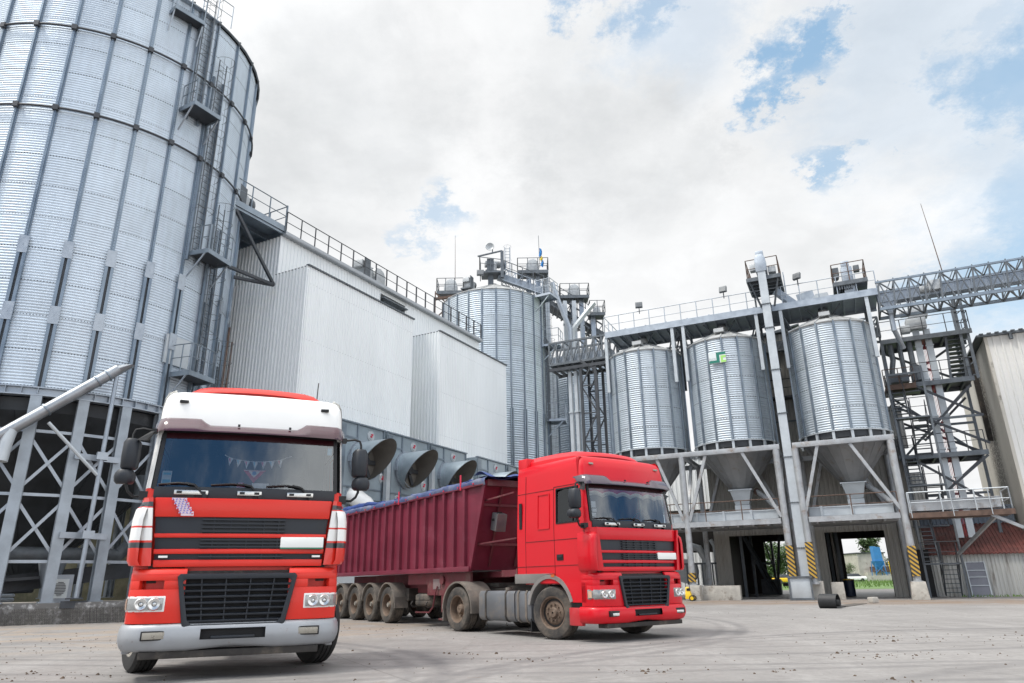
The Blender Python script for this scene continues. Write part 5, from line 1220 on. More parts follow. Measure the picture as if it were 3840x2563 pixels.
b = MB(); b.path([(-10.4,-.66,.5),(-10.42,-.62,.85),(-10.22,-.62,.85),(-10.24,-.66,.5)],.018,6); b.cbox((-10.26,-.78,.55),(.16,.2,.12)); part(pw,b,'handle',M['plastic_d'])
b = MB(); b.lathe([(.01,.01),(.15,.01),(.19,.34),(.17,.34),(.14,.05),(.01,.05)],16,c=(5.35,4.2,0)); solo(b,'bucket',M['motor_d'],'dark grey bucket on the ground at the foot of the right building','bucket',(5.35,4.2,0),H)
brl = thing('drum','dark blue drum with yellow lid inside the second passage','drum',(-2.9,7.5,0),H)
b = MB(); b.lathe([(.01,0),(.28,0),(.29,.3),(.28,.6),(.29,.85),(.01,.85)],16,c=(-2.9,7.5,0)); part(brl,b,'barrel',simple('dark_blue_plastic',(.02,.03,.06),.5))
b = MB(); b.lathe([(.30,.85),(.30,.9),(.01,.92)],16,c=(-2.9,7.5,0)); part(brl,b,'lid',M['yellow'])
b = MB()
for i in range(60):
    x = rnd.uniform(2.2,4.9); y_ = 4.55+rnd.uniform(-.1,.15); h = rnd.uniform(.04,.16); a = rnd.uniform(0,6.28)
    b.add([H.w((x-.03,y_,0)),H.w((x+.03,y_,0)),H.w((x+rnd.uniform(-.1,.1),y_,h))],[(0,1,2)])
tag(build(b,'weeds',M['grass']),'sparse weeds along the foot of the grey shed','weeds',kind='stuff')

# ------------------------------------------------------------------ far things through the passages
def tree(name,label,x,y,h,cw,n_leaf,mt,trunk=.22,seed=1,drop=0.0,crown0=.25):
    rr = random.Random(seed); t = thing(name,label,'tree',(x,y,0),group='trees far beyond the passages')
    b = MB(); top = Vector((x+rr.uniform(-.3,.3),y,h*.9)); b.path([(x,y,0),(x+.1,y,h*.3),(x-.1,y,h*.6),top],[trunk,trunk*.8,trunk*.5,.04],7)
    tips = []
    for k in range(22):
        z0 = h*rr.uniform(crown0,.85); a = rr.uniform(0,6.28); L = cw*rr.uniform(.5,1)*(1-.55*abs(z0/h-.5)*1.4)
        p = Vector((x,y,z0)); q = p+Vector((math.cos(a)*L,math.sin(a)*L,L*rr.uniform(.2,.7))); b.path([p,p.lerp(q,.5)+Vector((0,0,.1)),q],[trunk*.3,trunk*.2,.02],4); tips.append((p,q))
    part(t,b,'trunk',M['bark'])
    b = MB()
    for i in range(n_leaf):
        p,q = rr.choice(tips); f = rr.uniform(.35,1.1); c = p.lerp(q,f)+Vector((rr.gauss(0,.28),rr.gauss(0,.28),rr.gauss(0,.24)-drop*rr.random()))*(cw/2.2)
        s_ = rr.uniform(.12,.26)*h/8; a,bq = rr.uniform(0,6.28),rr.uniform(-1,1)
        u_ = Vector((math.cos(a),math.sin(a),bq*.6))*s_; v_ = Vector((-math.sin(a)*.5,math.cos(a)*.5,rr.uniform(-1,1)))*s_
        b.add([c-u_,c+v_*.7,c+u_,c-v_*.7],[(0,1,2,3)])
    part(t,b,'crown',M[mt],smooth=180); return t
tree('birch_tree','tall loose birch standing behind the far plaster building',69.5,142,8.6,2.3,4200,'leaf2',.16,3,.6,.3)
tree('leafy_tree','bushy green tree in the left passage, nearest the shed wall',41.5,118,6.6,2.8,5200,'leaf',.2,4,0,.12)
tree('leafy_tree','rounder lower green tree right of the first one in the left passage',45.2,122,5.6,3.0,4600,'leaf',.2,5,0,.1)
tree('leafy_tree','green tree at the right side of the far plaster building',76.3,150,4.9,2.6,1600,'leaf',.2,6,0,.1)
tree('leafy_tree','low dark bushes left of the far plaster building',59.6,134,2.9,2.2,1600,'leaf',.15,7,0,.05)
tree('leafy_tree','dark bush left beside the blue hopper plant',61.8,136,3.4,1.8,1200,'leaf',.15,8,0,.05)
fb = thing('plaster_building','flat roofed grey plaster building behind the blue hopper plant','building',(68,140,0))
b = MB(); b.box(65.2,70.3,139,146,0,5.0); b.box(66.0,74,137.6,139,0,1.6); part(fb,b,'wall',M['plaster'])
b = MB(); b.box(65.0,70.5,138.8,146.2,5.0,5.2); part(fb,b,'flat_roof',M['dark_steel'])
b = MB(); b.box(69.2,70.2,137.5,137.62,.1,1.15); part(fb,b,'window',M['white_p'])
b = MB(); b.box(69.35,70.05,137.44,137.51,.2,1.05); part(fb,b,'pane',M['dark_steel'])
b = MB(); b.box(67.2,73.5,137.2,139,1.6,2.6); part(fb,b,'brown_annex',M['rust'])
bp_ = thing('blue_hopper_plant','bright blue tall box hopper on thin blue legs far off','hopper plant',(66.7,134,0))
b = MB(); b.prism([(65.7,3.3),(67.2,2.8),(67.0,5.9),(65.7,6.1)],133.4,134.6,axis='y'); part(bp_,b,'bin',M['blue_paint'])
b = MB(); b.loft([[(65.5,133.2,3.5),(67.3,133.2,3.5),(67.3,134.8,3.5),(65.5,134.8,3.5)],[(66.1,133.7,2.0),(66.9,133.7,2.0),(66.9,134.3,2.0),(66.1,134.3,2.0)]]); part(bp_,b,'funnel',M['blue_paint'])
b = MB()
for x in (65.3,67.4,69.3,71.0):
    for y in (133.2,134.8): b.tube((x,y,0),(x+(.3 if x<66 else -.3),y,3.2 if x<68 else 2.8),.07,5)
b.bar((67,133.2,1.4),(71.5,133.2,1.4),.1); b.bar((65.3,133.2,1.3),(67.2,133.2,3),.08); b.bar((67.2,133.2,1.3),(65.5,133.2,3),.08); b.bar((69.3,133.2,2.8),(70.7,133.2,.2),.08)
part(bp_,b,'leg',M['blue_paint'])
b = MB(); b.tube((68.1,133,.0),(67.9,133,3.4),.08,5); solo(b,'yellow_post',M['yellow'],'thin yellow post right of the blue hopper plant','post',(68,133,0))
ft = thing('far_tank','pale grey upright tank left of the plaster building','tank',(62.6,150,0))
b = MB(); b.lathe([(1.0,0),(1.0,5.4),(.9,5.6),(.02,5.8)],20,c=(64.3,150,0)); b.lathe([(1.0,0),(1.0,5.2),(.02,5.5)],20,c=(66.2,152,0)); part(ft,b,'shell',M['galv'])
b = MB(); b.rail([(63.5,149.2,5.6),(65.1,149.2,5.6)],.8,.5,.03); part(ft,b,'railing',M['galv_pale'])
lo = thing('white_lorry','white boxed lorry parked beyond the left passage','lorry',(47.5,128,0))
b = MB(); b.box(46.6,49.2,128,134,.9,2.5); part(lo,b,'box_body',M['white_p'],bevel=.04)
b = MB(); b.box(46.9,49.0,126.2,127.9,.5,2.0); part(lo,b,'cab',M['white_p'],bevel=.12)
b = MB(); b.box(47.05,48.85,126.15,126.25,1.25,1.85); part(lo,b,'windscreen',M['dark_steel'])
for x in (46.75,48.95):
    for y in (126.9,132.5):
        b = MB(); b.lathe([(.05,-.13),(.42,-.13),(.42,.13),(.05,.13)],14,c=(x,y,.42),axis='x'); part(lo,b,'wheel',M['rubber'])
def small_car(x,y,m,label):
    t = thing('parked_car',label,'car',(x,y,0),group='cars parked far off')
    b = MB(); b.loft([[(x-2,y-.8,.3),(x+2,y-.8,.3),(x+2,y+.8,.3),(x-2,y+.8,.3)],[(x-2.05,y-.82,.75),(x+2.05,y-.82,.75),(x+2.05,y+.82,.75),(x-2.05,y+.82,.75)],[(x-1.9,y-.75,.9),(x+1.9,y-.75,.9),(x+1.9,y+.75,.9),(x-1.9,y+.75,.9)]]); part(t,b,'body',M[m],bevel=.06)
    b = MB(); b.loft([[(x-1.3,y-.72,.9),(x+1.2,y-.72,.9),(x+1.2,y+.72,.9),(x-1.3,y+.72,.9)],[(x-.9,y-.6,1.4),(x+.7,y-.6,1.4),(x+.7,y+.6,1.4),(x-.9,y+.6,1.4)]]); part(t,b,'cabin',M['dark_steel'],bevel=.05)
    for dx in (-1.2,1.2):
        for dy in (-.75,.75):
            b = MB(); b.lathe([(.05,-.1),(.3,-.1),(.3,.1),(.05,.1)],12,c=(x+dx,y+dy,.3),axis='y'); part(t,b,'wheel',M['rubber'])
small_car(41.2,112,'yellow','small yellow car far off in the left passage')
small_car(44.8,116,'redcloth','red car far off in the left passage, right of the yellow one')
small_car(60.6,132,'white_p','pale car below the dark bushes left of the blue hopper plant')
b = MB(); b.prism([(0,0),(8,0),(8,.25),(7,1.1),(1,1.1),(0,.25)],128,129,axis='y'); b.v = [(p[0]+36,p[1]-10,p[2]) for p in b.v]
solo(b,'brown_wall',M['rust'],'low brown wall behind the far cars in the left passage','wall',(40,118,0))
b = MB(); b.box(59,75,131.6,131.9,0,1.0); solo(b,'white_low_wall',M['plaster'],'low pale wall along the far side of the meadow','wall',(66,131.7,0))
# ------------------------------------------------------------------ trucks (local: x forward with nose at 0, y left, z up)
def offs(path, d):
    out = []
    for i,p in enumerate(path):
        a = path[max(0,i-1)]; c = path[min(len(path)-1,i+1)]; dx,dy = c[0]-a[0],c[1]-a[1]; L = math.hypot(dx,dy); out.append((p[0]-dy/L*d, p[1]+dx/L*d))
    return out
def strip(b, path, z0, z1, th):
    # vertical curved plate following path (x,y); thickness th to the path's left side
    o = offs(path, th); return b.prism(path+o[::-1], z0, z1)
def mir(path): return [(x,-y) for x,y in path][::-1]
HWID = [(1.08,-.09,1.235),(1.28,-.09,1.24),(2.12,-.09,1.24),(2.25,-.085,1.235),(2.98,-.20,1.205),(3.08,-.215,1.20),(3.34,-.25,1.19),(3.48,-.285,1.175),(3.56,-.33,1.14),(3.605,-.44,1.05)]
BULGE = .10
def xf_at(z):
    for (z0,x0,_),(z1,x1,_) in zip(HWID,HWID[1:]):
        if z0 <= z <= z1: return x0+(x1-x0)*(z-z0)/(z1-z0)
    return HWID[0][1] if z < HWID[0][0] else HWID[-1][1]
def hw_at(z):
    for (z0,_,x0),(z1,_,x1) in zip(HWID,HWID[1:]):
        if z0 <= z <= z1: return x0+(x1-x0)*(z-z0)/(z1-z0)
    return HWID[0][2] if z < HWID[0][0] else HWID[-1][2]
def cab_ring(z, xf, hw, xb=-2.50, rc=.11):
    pts = [(xb,-hw+.06),(xb+.05,-hw),(-1.12,-hw),(-.42,-hw)]
    ye = hw-rc; xe = xf-BULGE*(ye/1.2)**2
    for k in range(5):
        a = math.pi/2*(k/4); pts.append((xe-rc*1.15+math.sin(a)*rc*1.15, -hw+rc-math.cos(a)*rc))
    for k in range(1,8):
        y = -ye+2*ye*k/8; pts.append((xf-BULGE*(y/1.2)**2, y))
    R_ = [(x,-y) for x,y in pts[:9]][::-1]
    pts += R_
    return [(x,y,z) for x,y in pts]
def wheel(t, x, y, steer, name='wheel', r=.51, w=.30, front=True, rimm='rim', out=-1, tyre='tyre', lab=None):
    # out: side (sign of y) of the outer face
    h = w/2; b = MB()
    prof = [(r*.60,-h*.80),(r*.64,-h*.98),(r*.80,-h*1.04),(r*.93,-h*.98),(r*.985,-h*.80)]
    for k in range(4):
        q = -h*.6+k*h*.4; prof += [(r,q-h*.13),(r,q+h*.13),(r*.975,q+h*.15),(r*.975,q+h*.25)]
    prof += [(r,h*.8-.03),(r*.985,h*.80),(r*.93,h*.98),(r*.80,h*1.04),(r*.64,h*.98),(r*.60,h*.80)]
    b.lathe(prof,44,axis='y')
    o = build(b,name,M[tyre]); o.parent = t.o; o.location = (x,y,r); o.rotation_euler = (0,0,steer)
    if lab: o['label'] = lab
    s = out; b = MB(); ri = r*.62
    if front: pr = [(.02,s*h*.95),(.085,s*h*.95),(.10,s*h*.80),(.115,s*h*.62),(.19,s*h*.62),(.205,s*h*.60),(.235,s*h*.45),(ri*.9,s*h*.50),(ri*.93,s*h*.9),(ri,s*h*.97),(ri*1.03,s*h*.9)]
    else: pr = [(.02,s*h*.55),(.09,s*h*.55),(.11,s*h*.35),(.14,s*h*-.1),(.20,s*h*-.25),(ri*.86,s*h*-.2),(ri*.9,s*h*.6),(ri*.93,s*h*.9),(ri,s*h*.97),(ri*1.03,s*h*.9)]
    b.lathe(pr,28,axis='y'); b.lathe([(ri*.9,-s*h*.2),(ri*1.02,-s*h*.9)],28,axis='y')
    for k in range(10):
        a = 2*math.pi*k/10+.1; rb_ = .158 if front else .165; yy = s*h*(.66 if front else -.15); b.lathe([(.0,yy+s*.035),(.017,yy+s*.035),(.019,yy),(.0,yy)],8,c=(rb_*math.cos(a),0,rb_*math.sin(a)),axis='y')
    rm = build(b,'rim',M[rimm]); rm.parent = o
    if front:
        b = MB()
        b.lathe([(ri*.74,s*h*.515),(ri*.86,s*h*.515),(ri*.86,s*h*.47),(ri*.74,s*h*.47),(ri*.74,s*h*.515)],28,axis='y')
        q = build(b,'rim_groove',M['plastic_d']); q.parent = o
    return o

M['strip'] = simple('dark_red_visor_cast',(.030,.006,.009),.2,0,.05,2)
def truck(name, label, fr, scale, P):
    t = thing(name,label,'truck',(0,0,0),fr); t.o.scale = (scale,)*3
    C1, CW, CB = M[P['paint']], M[P['top']], M[P['bumper']]
    full = P['full']
    # cab shell with window openings
    rings = [cab_ring(z,x,h) for z,x,h in HWID]; n_ = len(rings[0])
    def skip(i,k):
        z0,z1 = HWID[i][0],HWID[i+1][0]
        if 2.2 < z0 < 2.9: return 7 <= k <= 17 or k in (2,n_-1-3)     # windscreen and side windows
        return False
    def shell(lo,hi,m,nm):
        b = MB(); b.loft(rings[lo:hi+1],cap=False,skip=lambda i,k: skip(i+lo,k))
        if hi == len(rings)-1: b.add(rings[-1],[tuple(range(n_))])
        return part(t,b,nm,m,smooth=50)
    cab_ = shell(0,3,C1,'cab_shell'); top_ = shell(3,9,CW,'cab_top')
    b = MB(); b.add([(-2.47,-1.2,1.08),(-2.47,1.2,1.08),(-2.47,1.1,3.5),(-2.47,-1.1,3.5)],[(0,1,2,3)]); b.box(-2.25,-.15,-1.18,1.18,1.06,1.12); part(t,b,'cab_back',C1)
    # cab interior
    b = MB(); b.box(-2.0,-1.9,-1.15,1.15,1.2,3.3); b.box(-1.9,-.3,-1.15,1.15,1.9,1.95); b.box(-.55,-.26,-1.1,1.1,1.95,2.26); b.cbox((-.45,0,2.22),(.3,1.9,.08),ry=.15); b.box(-1.9,-.3,-1.12,1.12,3.1,3.14); ii = part(t,b,'interior',M['inside'])
    for yy in (-.62,.62):
        b = MB(); b.cbox((-1.25,yy,2.15),(.5,.5,.2)); b.cbox((-1.45,yy,2.55),(.16,.48,.72),ry=-.15); b.cbox((-1.48,yy,2.98),(.12,.3,.16)); part(t,b,'seat',M['seat'],bevel=.05,par=ii)
    b = MB(); b.path([(-.62+.08*math.sin(a),.62+.21*math.cos(a),2.32+.19*math.sin(a)) for a in [2*math.pi*k/20 for k in range(20)]],.016,6,closed=True); b.tube((-.62,.62,2.32),(-.45,.62,2.15),.03); part(t,b,'steering_wheel',M['plastic_d'],par=ii)
    # windscreen
    zb,zt = 2.262,2.992
    def wsf(off):
        def f(u,v):
            z = zb+(zt-zb)*v; w = hw_at(z)-.10; y = -w+2*w*u; return (xf_at(z)-BULGE*(y/1.2)**2+off, y, z)
        return f
    b = MB(); b.grid(wsf(.004),14,6); ws = part(t,b,'windscreen',M['glass'],smooth=180)
    b = MB()
    for k in range(14):       # black frame of the windscreen
        for z0,z1 in ((2.235,2.27),(2.985,3.02)):
            p = [];
            for uu,zz in ((k/14,z0),((k+1)/14,z0),((k+1)/14,z1),(k/14,z1)):
                w = hw_at(zz)-.085; y = -w+2*w*uu; p.append((xf_at(zz)-BULGE*(y/1.2)**2+.010,y,zz))
            b.add(p,[(0,1,2,3)])
    for sgn in (-1,1):
        for z0,z1 in ((2.25,2.6),(2.6,3.0)):
            p = []
            for zz,dw in ((z0,.13),(z0,.08),(z1,.08),(z1,.13)):
                w = hw_at(zz)-dw; p.append((xf_at(zz)-BULGE*(w/1.2)**2+.010,sgn*w,zz))
            b.add(p,[(0,1,2,3)])
    part(t,b,'windscreen_seal',M['plastic_d'],par=ws)
    b = MB(); gf = wsf(.007); b.grid(lambda u,v: gf(u,.885+.115*v),14,2); part(t,b,'visor_cast_band',M['strip'],par=ws,smooth=180)  # painted band stands for the visor's red cast on the glass
    for sgn in (-1,1):
        b = MB(); yy = sgn*1.215; b.add([(-1.10,sgn*1.228,2.27),(-.44,sgn*1.228,2.27),(-.46,sgn*1.20,2.96),(-.80,sgn*1.20,2.96),(-1.10,sgn*1.20,2.90)],[(0,1,2,3,4)]); sw = part(t,b,'side_window',M['side_glass'])
        b = MB(); b.bar((-.60,sgn*1.226,2.27),(-.60,sgn*1.206,2.96),.035,.02); b.bar((-1.12,sgn*1.236,2.262),(-.40,sgn*1.236,2.262),.02,.03)
        b.bar((-1.11,sgn*1.232,2.26),(-1.11,sgn*1.208,2.96),.03,.02); b.bar((-1.11,sgn*1.208,2.965),(-.44,sgn*1.208,2.965),.02,.03); part(t,b,'window_frame',M['plastic_d'],par=sw)
    # black cowl below the windscreen, handles, wipers
    b = MB(); cp = [(xf_at(2.18)-BULGE*(y/1.2)**2,y) for y in [-1.12+2.24*k/14 for k in range(15)]]
    cw = offs(cp,-.022); b.prism(cp+cw[::-1],2.125,2.265); part(t,b,'wiper_cowl',M['plastic'],bevel=.006)
    for yc,wd in ((-.68,.40),(.02,.30),(.66,.34)):
        x = xf_at(2.18)-BULGE*(yc/1.2)**2
        b = MB(); b.box(x+.045,x+.065,yc-wd/2,yc+wd/2,2.165,2.222); h_ = part(t,b,'step_handle',M['chrome'],bevel=.012)
        b = MB(); b.box(x+.066,x+.07,yc-wd/2+.03,yc-wd/2+.09,2.18,2.21); b.box(x+.066,x+.07,yc+wd/2-.09,yc+wd/2-.03,2.18,2.21); b.box(x+.02,x+.046,yc-.04,yc+.04,2.12,2.2); part(t,b,'handle_slot',M['plastic_d'],par=h_)
    for yp,ye in ((-.52,-1.08),(.16,-.46),(.80,.22)):
        f = lambda y,z: xf_at(z)-BULGE*(y/1.2)**2
        b = MB(); b.path([(f(yp,2.15)+.05,yp,2.15),(f(yp,2.25)+.045,yp-.13,2.29),(f(yp-.3,2.3)+.035,yp-.24,2.315)],.016,5)
        b.path([(f(ye,2.29)+.025,ye,2.295),(f((ye+yp)/2,2.31)+.028,(ye+yp)/2-.05,2.315),(f(yp-.2,2.31)+.028,yp-.20,2.305)],.012,4); b.lathe([(.0,.04),(.03,.04),(.03,.0)],8,c=(f(yp,2.15)+.03,yp,2.15),axis='x'); part(t,b,'wiper',M['plastic_d'])
    # sun visor: smoked board, deeper at both ends
    b = MB(); ys = [-1.24+2.48*k/40 for k in range(41)]; rr = []
    for y in ys:
        s_ = min(1,max(0,(abs(y)-.56)/.14)); s_ = s_*s_*(3-2*s_); zt_ = 3.105+.085*s_; zb_ = 2.985; e = max(0,abs(y)-1.12)/.12
        x0 = xf_at(3.08)-.10*(y/1.2)**2-.02-.22*e*e; zt_ -= .03*e*e
        rr.append([(x0+.03,y,zt_),(x0+.11,y,zt_-.03),(x0+.20,y,zb_+.02),(x0+.20,y,zb_),(x0+.185,y,zb_),(x0+.09,y,zt_-.045),(x0+.02,y,zt_-.015)])
    b.loft(rr); vz = part(t,b,'sun_visor',M[P['visor']],smooth=60)
    b = MB()
    for y in (-.85,-.2,.46,1.0): b.cbox((xf_at(3.08)-.10*(y/1.2)**2+.10,y,3.10),(.03,.03,.03))
    part(t,b,'visor_bolt',M['plastic_d'],par=vz)
    # roof spoiler and roof cap
    b = MB(); rr = []
    for x,hw,zt_,rz_ in ((-2.46,1.04,3.86,.14),(-2.0,1.02,3.87,.15),(-1.5,.99,3.865,.14),(-1.0,.95,3.835,.12),(-.72,.92,3.78,.08),(-.60,.90,3.68,.03)):
        z0 = 3.56; ring = []
        for k in range(15):
            u = -1+2*k/14; yy = hw*u; edge = max(0,(abs(u)-.72)/.28); ring.append((x-.10*u*u,yy,zt_-.03*u*u-(rz_)*edge**2.2))
        rr.append(ring+[(x,hw,z0),(x,-hw,z0)])
    b.loft(rr); part(t,b,'roof_spoiler',M[P['paint']] if P['paint'] else C1,bevel=0,smooth=40)
    if full:
        b = MB(); b.box(-2.52,-2.2,-1.13,1.13,3.40,3.80); part(t,b,'spoiler_back',C1,bevel=.04)
    for sgn in (-1,1):
        yy = sgn*.93; b = MB(); b.cbox((xf_at(3.43)-BULGE*(.93/1.2)**2+.012,yy,3.43),(.04,.11,.04),rz=-sgn*.15); part(t,b,'marker_lamp',M['foglamp'] if full else M['plastic_d'],bevel=.008)
    # hinged front panel with three black grille bands
    def plate(z0,z1,w0,w1,x0,m,nm,par=None,bev=.012):
        b = MB(); rr = []
        for z,w in ((z0,w0),(z1,w1)):
            p = [(x0-.06*(y/1.1)**2,y) for y in [-w+2*w*k/10 for k in range(11)]]; q = offs(p,.09); rr.append([(x,y,z) for x,y in p+q[::-1]])
        b.loft(rr); return part(t,b,nm,m,par=par,bevel=bev)
    wz = lambda z: 1.0+(z-1.29)*.085/.83
    base_ = plate(1.30,2.11,wz(1.3)-.01,wz(2.11)-.01,-.032,M['plastic'],'front_panel',bev=.004)
    for z0,z1 in ((1.885,2.122),(1.634,1.686),(1.44,1.499),(1.285,1.37)): plate(z0,z1,wz(z0),wz(z1),.0,C1,'panel_bar',par=base_)
    b = MB()
    for z0,z1,n2 in ((1.69,1.88,4),(1.503,1.63,3),(1.375,1.435,1)):
        for k in range(n2):
            z = z0+(z1-z0)*(k+.5)/n2; b.box(-.05,-.002,-.50,.50,z-.009,z+.009)
        for y in (-.36,-.16,.04,.24,.42): b.box(-.05,-.010,y-.007,y+.007,z0,z1)
    part(t,b,'louvre',M['plastic'],par=base_)
    b = MB(); b.box(-.03,.006,.46,1.0,1.515,1.645); pl = part(t,b,'number_plate',M['whiteplate'],bevel=.006)
    if not full:
        b = MB(); b.box(-.02,.004,.46,1.0,1.497,1.513); part(t,b,'plate_strip',M['green'],par=pl)
        for y in (-.90,.92):
            b = MB(); b.box(-.06,-.020,y-.05,y+.05,1.395,1.418); part(t,b,'white_badge',M['whiteplate'],par=base_)
        # embroidered ribbon sticker
        b = MB()
        for k in range(8):
            z1 = 2.115-k*.0275; yo = -.80+k*.016
            for j,mm in ((0,'white_cloth'),):
                b.box(-.02,.003,yo-.085+(.012 if k%2 else 0),yo+.085-(.012 if k%2 else 0),z1-.025,z1)
        rb_ = part(t,b,'ribbon_sticker',simple('pale_pink_ribbon',(.68,.55,.62),.6),par=base_)
        b = MB()
        for k in range(7):
            z1 = 2.10-k*.0275; yo = -.80+k*.016
            for j in range(4): b.cbox((.0045,yo-.06+.04*j+(.01 if k%2 else -.01),z1),(.004,.022,.012),rx=.7 if (k+j)%2 else -.7)
        part(t,b,'ribbon_stitching',simple('violet_thread',(.22,.20,.55),.7),par=rb_)
        b = MB()
        for k in range(7):
            z1 = 2.088-k*.0275; yo = -.80+k*.016
            for j in (-1,1): b.cbox((.0045,yo+j*.07,z1),(.004,.016,.014),rx=.7)
        part(t,b,'ribbon_border',M['redcloth'],par=rb_)
    # corner panels with raised wind deflectors
    for sgn in (-1,1):
        b = MB(); rr = []
        for z,yo,yi in ((1.30,1.25,1.02),(1.42,1.265,1.03),(1.8,1.265,1.07),(2.0,1.245,1.09),(2.12,1.235,1.10)):
            p = [(-.015,yi),(-.02,yi+.05),(-.05,yo-.09),(-.11,yo-.03),(-.2,yo),(-.42,yo)]; q = [(-.42,yo-.05),(-.25,yo-.06),(-.14,yo-.10),(-.09,yi)]
            rr.append([(x,sgn*y,z) for x,y in p+q])
        b.loft(rr); cpn = part(t,b,'corner_panel',P['corner'] if P['corner'] else C1,smooth=50)
        b = MB(); rr = []
        for z,yo,xx in ((1.305,1.27,.0),(1.36,1.30,.01),(1.6,1.31,.01),(1.85,1.305,.01),(1.97,1.285,0),(2.03,1.245,-.04)):
            p = [(xx-.02,yo-.13),(xx-.012,yo-.09),(xx-.04,yo-.04),(xx-.12,yo),(xx-.25,yo+.005),(xx-.44,yo-.01)]; q = [(xx-.44,yo-.03),(xx-.25,yo-.02),(xx-.13,yo-.03),(xx-.06,yo-.07),(xx-.04,yo-.12)]
            rr.append([(x,sgn*y,z) for x,y in p+q])
        b.loft(rr); part(t,b,'wind_deflector',P['corner'] if P['corner'] else C1,par=cpn,smooth=50)
    # lower front: headlight panels, grille, bumper
    hp = [(.035,.60),(.035,.80),(.01,1.0),(-.05,1.13),(-.14,1.215),(-.30,1.245),(-.42,1.245)]
    for sgn in (-1,1):
        f = (lambda p: p) if sgn > 0 else mir
        b = MB(); s_ = 1
        for z0,z1 in ((.645,1.03),(1.13,1.20)):
            strip(b,f(hp),z0,z1,.06)
        strip(b,f([(x-.0,y) for x,y in hp]),1.03,1.13,.06) if False else None
        strip(b,f(hp[:2]+[(.03,.84)]),1.03,1.13,.10); strip(b,f([(-.04,1.115)]+hp[3:]),1.03,1.13,.06)
        rr = []
        for z,dx in ((1.20,0),(1.255,-.03),(1.268,-.07)):
            p = f([(x+dx,y+ (dx*.4 if y > 1.1 else 0)) for x,y in hp]); rr.append([(x,y,z) for x,y in p+offs(p,.05)[::-1]])
        b.loft(rr)
        hl = part(t,b,'headlight_panel',C1,bevel=.008)
        b = MB(); p = [(-.11,.78),(-.12,.95),(-.15,1.08),(-.17,1.14)]; strip(b,f(p),1.02,1.14,.02); part(t,b,'scoop',C1,par=hl)
        fp = [(.040,.80),(.028,.90),(.012,1.0),(-.035,1.115),(-.12,1.205),(-.26,1.248)]
        zf = (.775,.955)
        b = MB(); strip(b,f(fp),zf[0],zf[1],.05); o = part(t,b,'headlight',M['white_p'] if not full else M['lamp'],bevel=.012)
        ip = [(x+.004+(.0 if y<1.1 else 0),y+(.006 if y>1.1 else 0)) for x,y in [(.041,.825),(.030,.90),(.016,1.0),(-.028,1.11),(-.115,1.205),(-.235,1.243)]]
        ip = [(x+.008,y) for x,y in ip]
        b = MB(); strip(b,f(ip),zf[0]+.022,zf[1]-.022,.03); part(t,b,'lens',M['lamp'],par=o,bevel=.006)
        for yy,xx in ((.915,.043),(1.06,.014)):
            b = MB(); b.lathe([(.03,.010),(.062,.020),(.070,.012),(.075,.0)],20,c=(xx-.004,sgn*yy,.865),axis='x'); b.lathe([(.0,.018),(.018,.014),(.022,0)],12,c=(xx-.002,sgn*yy,.865),axis='x'); part(t,b,'reflector',M['lampref'],par=o)
        b = MB(); strip(b,f([(-.15,1.240),(-.20,1.252),(-.228,1.256)]),zf[0]+.028,zf[1]-.028,.01); part(t,b,'turn_signal',simple('pale_amber_lens',(.55,.36,.26),.25,0,.1,9,coat=.5) if sgn < 0 else bpy.data.materials['pale_amber_lens'],par=o)
    b = MB(); rr = []
    def trap(w0,w1,z0,z1,x):
        return [(x,-w0+.05,z0),(x,w0-.05,z0),(x,w0,z0+.05),(x,w1,z1-.03),(x,w1-.03,z1),(x,-w1+.03,z1),(x,-w1,z1-.03),(x,-w0,z0+.05)]
    # grille: frame (ring), slats, uprights, dark back
    o1 = trap(.585,.695,.565,1.20,.075); i1 = trap(.535,.63,.625,1.14,.07); o0 = trap(.60,.71,.555,1.21,-.02); i0 = trap(.545,.64,.615,1.15,-.01)
    b.loft([o0,o1,i1,i0],cap=False); gr = part(t,b,'radiator_grille',M['plastic'],bevel=.008)
    b = MB()
    for k in range(7):
        z = .665+k*.069; w = .55+(z-.625)/.51*.10-.0; b.prism([(.015,z-.024),(.060,z-.018),(.066,z-.004),(.055,z+.006),(.02,z+.014)],-w,w,axis='y')
    for y in (-.40,-.135,.135,.40): b.bar((.035,y*.95,.65),(.035,y*1.06,1.15),.012,.04)
    part(t,b,'grille_slat',M['plastic'],par=gr)
    b = MB(); b.box(-.06,-.02,-.60,.60,.60,1.2); part(t,b,'grille_back',M['black'],par=gr)
    b = MB(); b.box(-.35,-.12,-1.05,1.05,1.1,1.33); b.box(-.14,-.05,-.95,.95,1.20,1.24)
    part(t,b,'engine_bay',M['chassis'])
    # bumper
    bp = [(.075,.36),(.075,.78),(.05,.98),(-.02,1.15),(-.12,1.25),(-.30,1.285),(-.46,1.285)]
    b = MB(); half = [(.078,.0),(.078,.16),(.078,.30),(.078,.37),(.078,.50)]+bp[1:]
    full_p = [(x,-y) for x,y in half[:0:-1]]+half; nb = len(full_p); rr = []
    zd = ((.335,-.09),(.345,-.05),(.37,-.022),(.41,-.004),(.455,.010),(.50,.013),(.575,.006),(.61,-.006),(.632,-.022),(.640,-.05),(.640,-.12))
    for z,d in zd:
        rr.append([(x+d*(1 if abs(y) < 1.2 else .4), y+(math.copysign(.9,y)*d if abs(y) > 1.1 else 0), z+(.035*max(0,1-abs(y)/.5) if z < .42 else 0)) for x,y in full_p])
    cen = [k for k in range(nb-1) if abs(full_p[k][1]) < .371 and abs(full_p[k+1][1]) < .371]
    b.loft(rr,cap=False,closed=False,skip=lambda i,k: i in (4,5) and k in cen)
    bu = part(t,b,'bumper',CB,smooth=45)
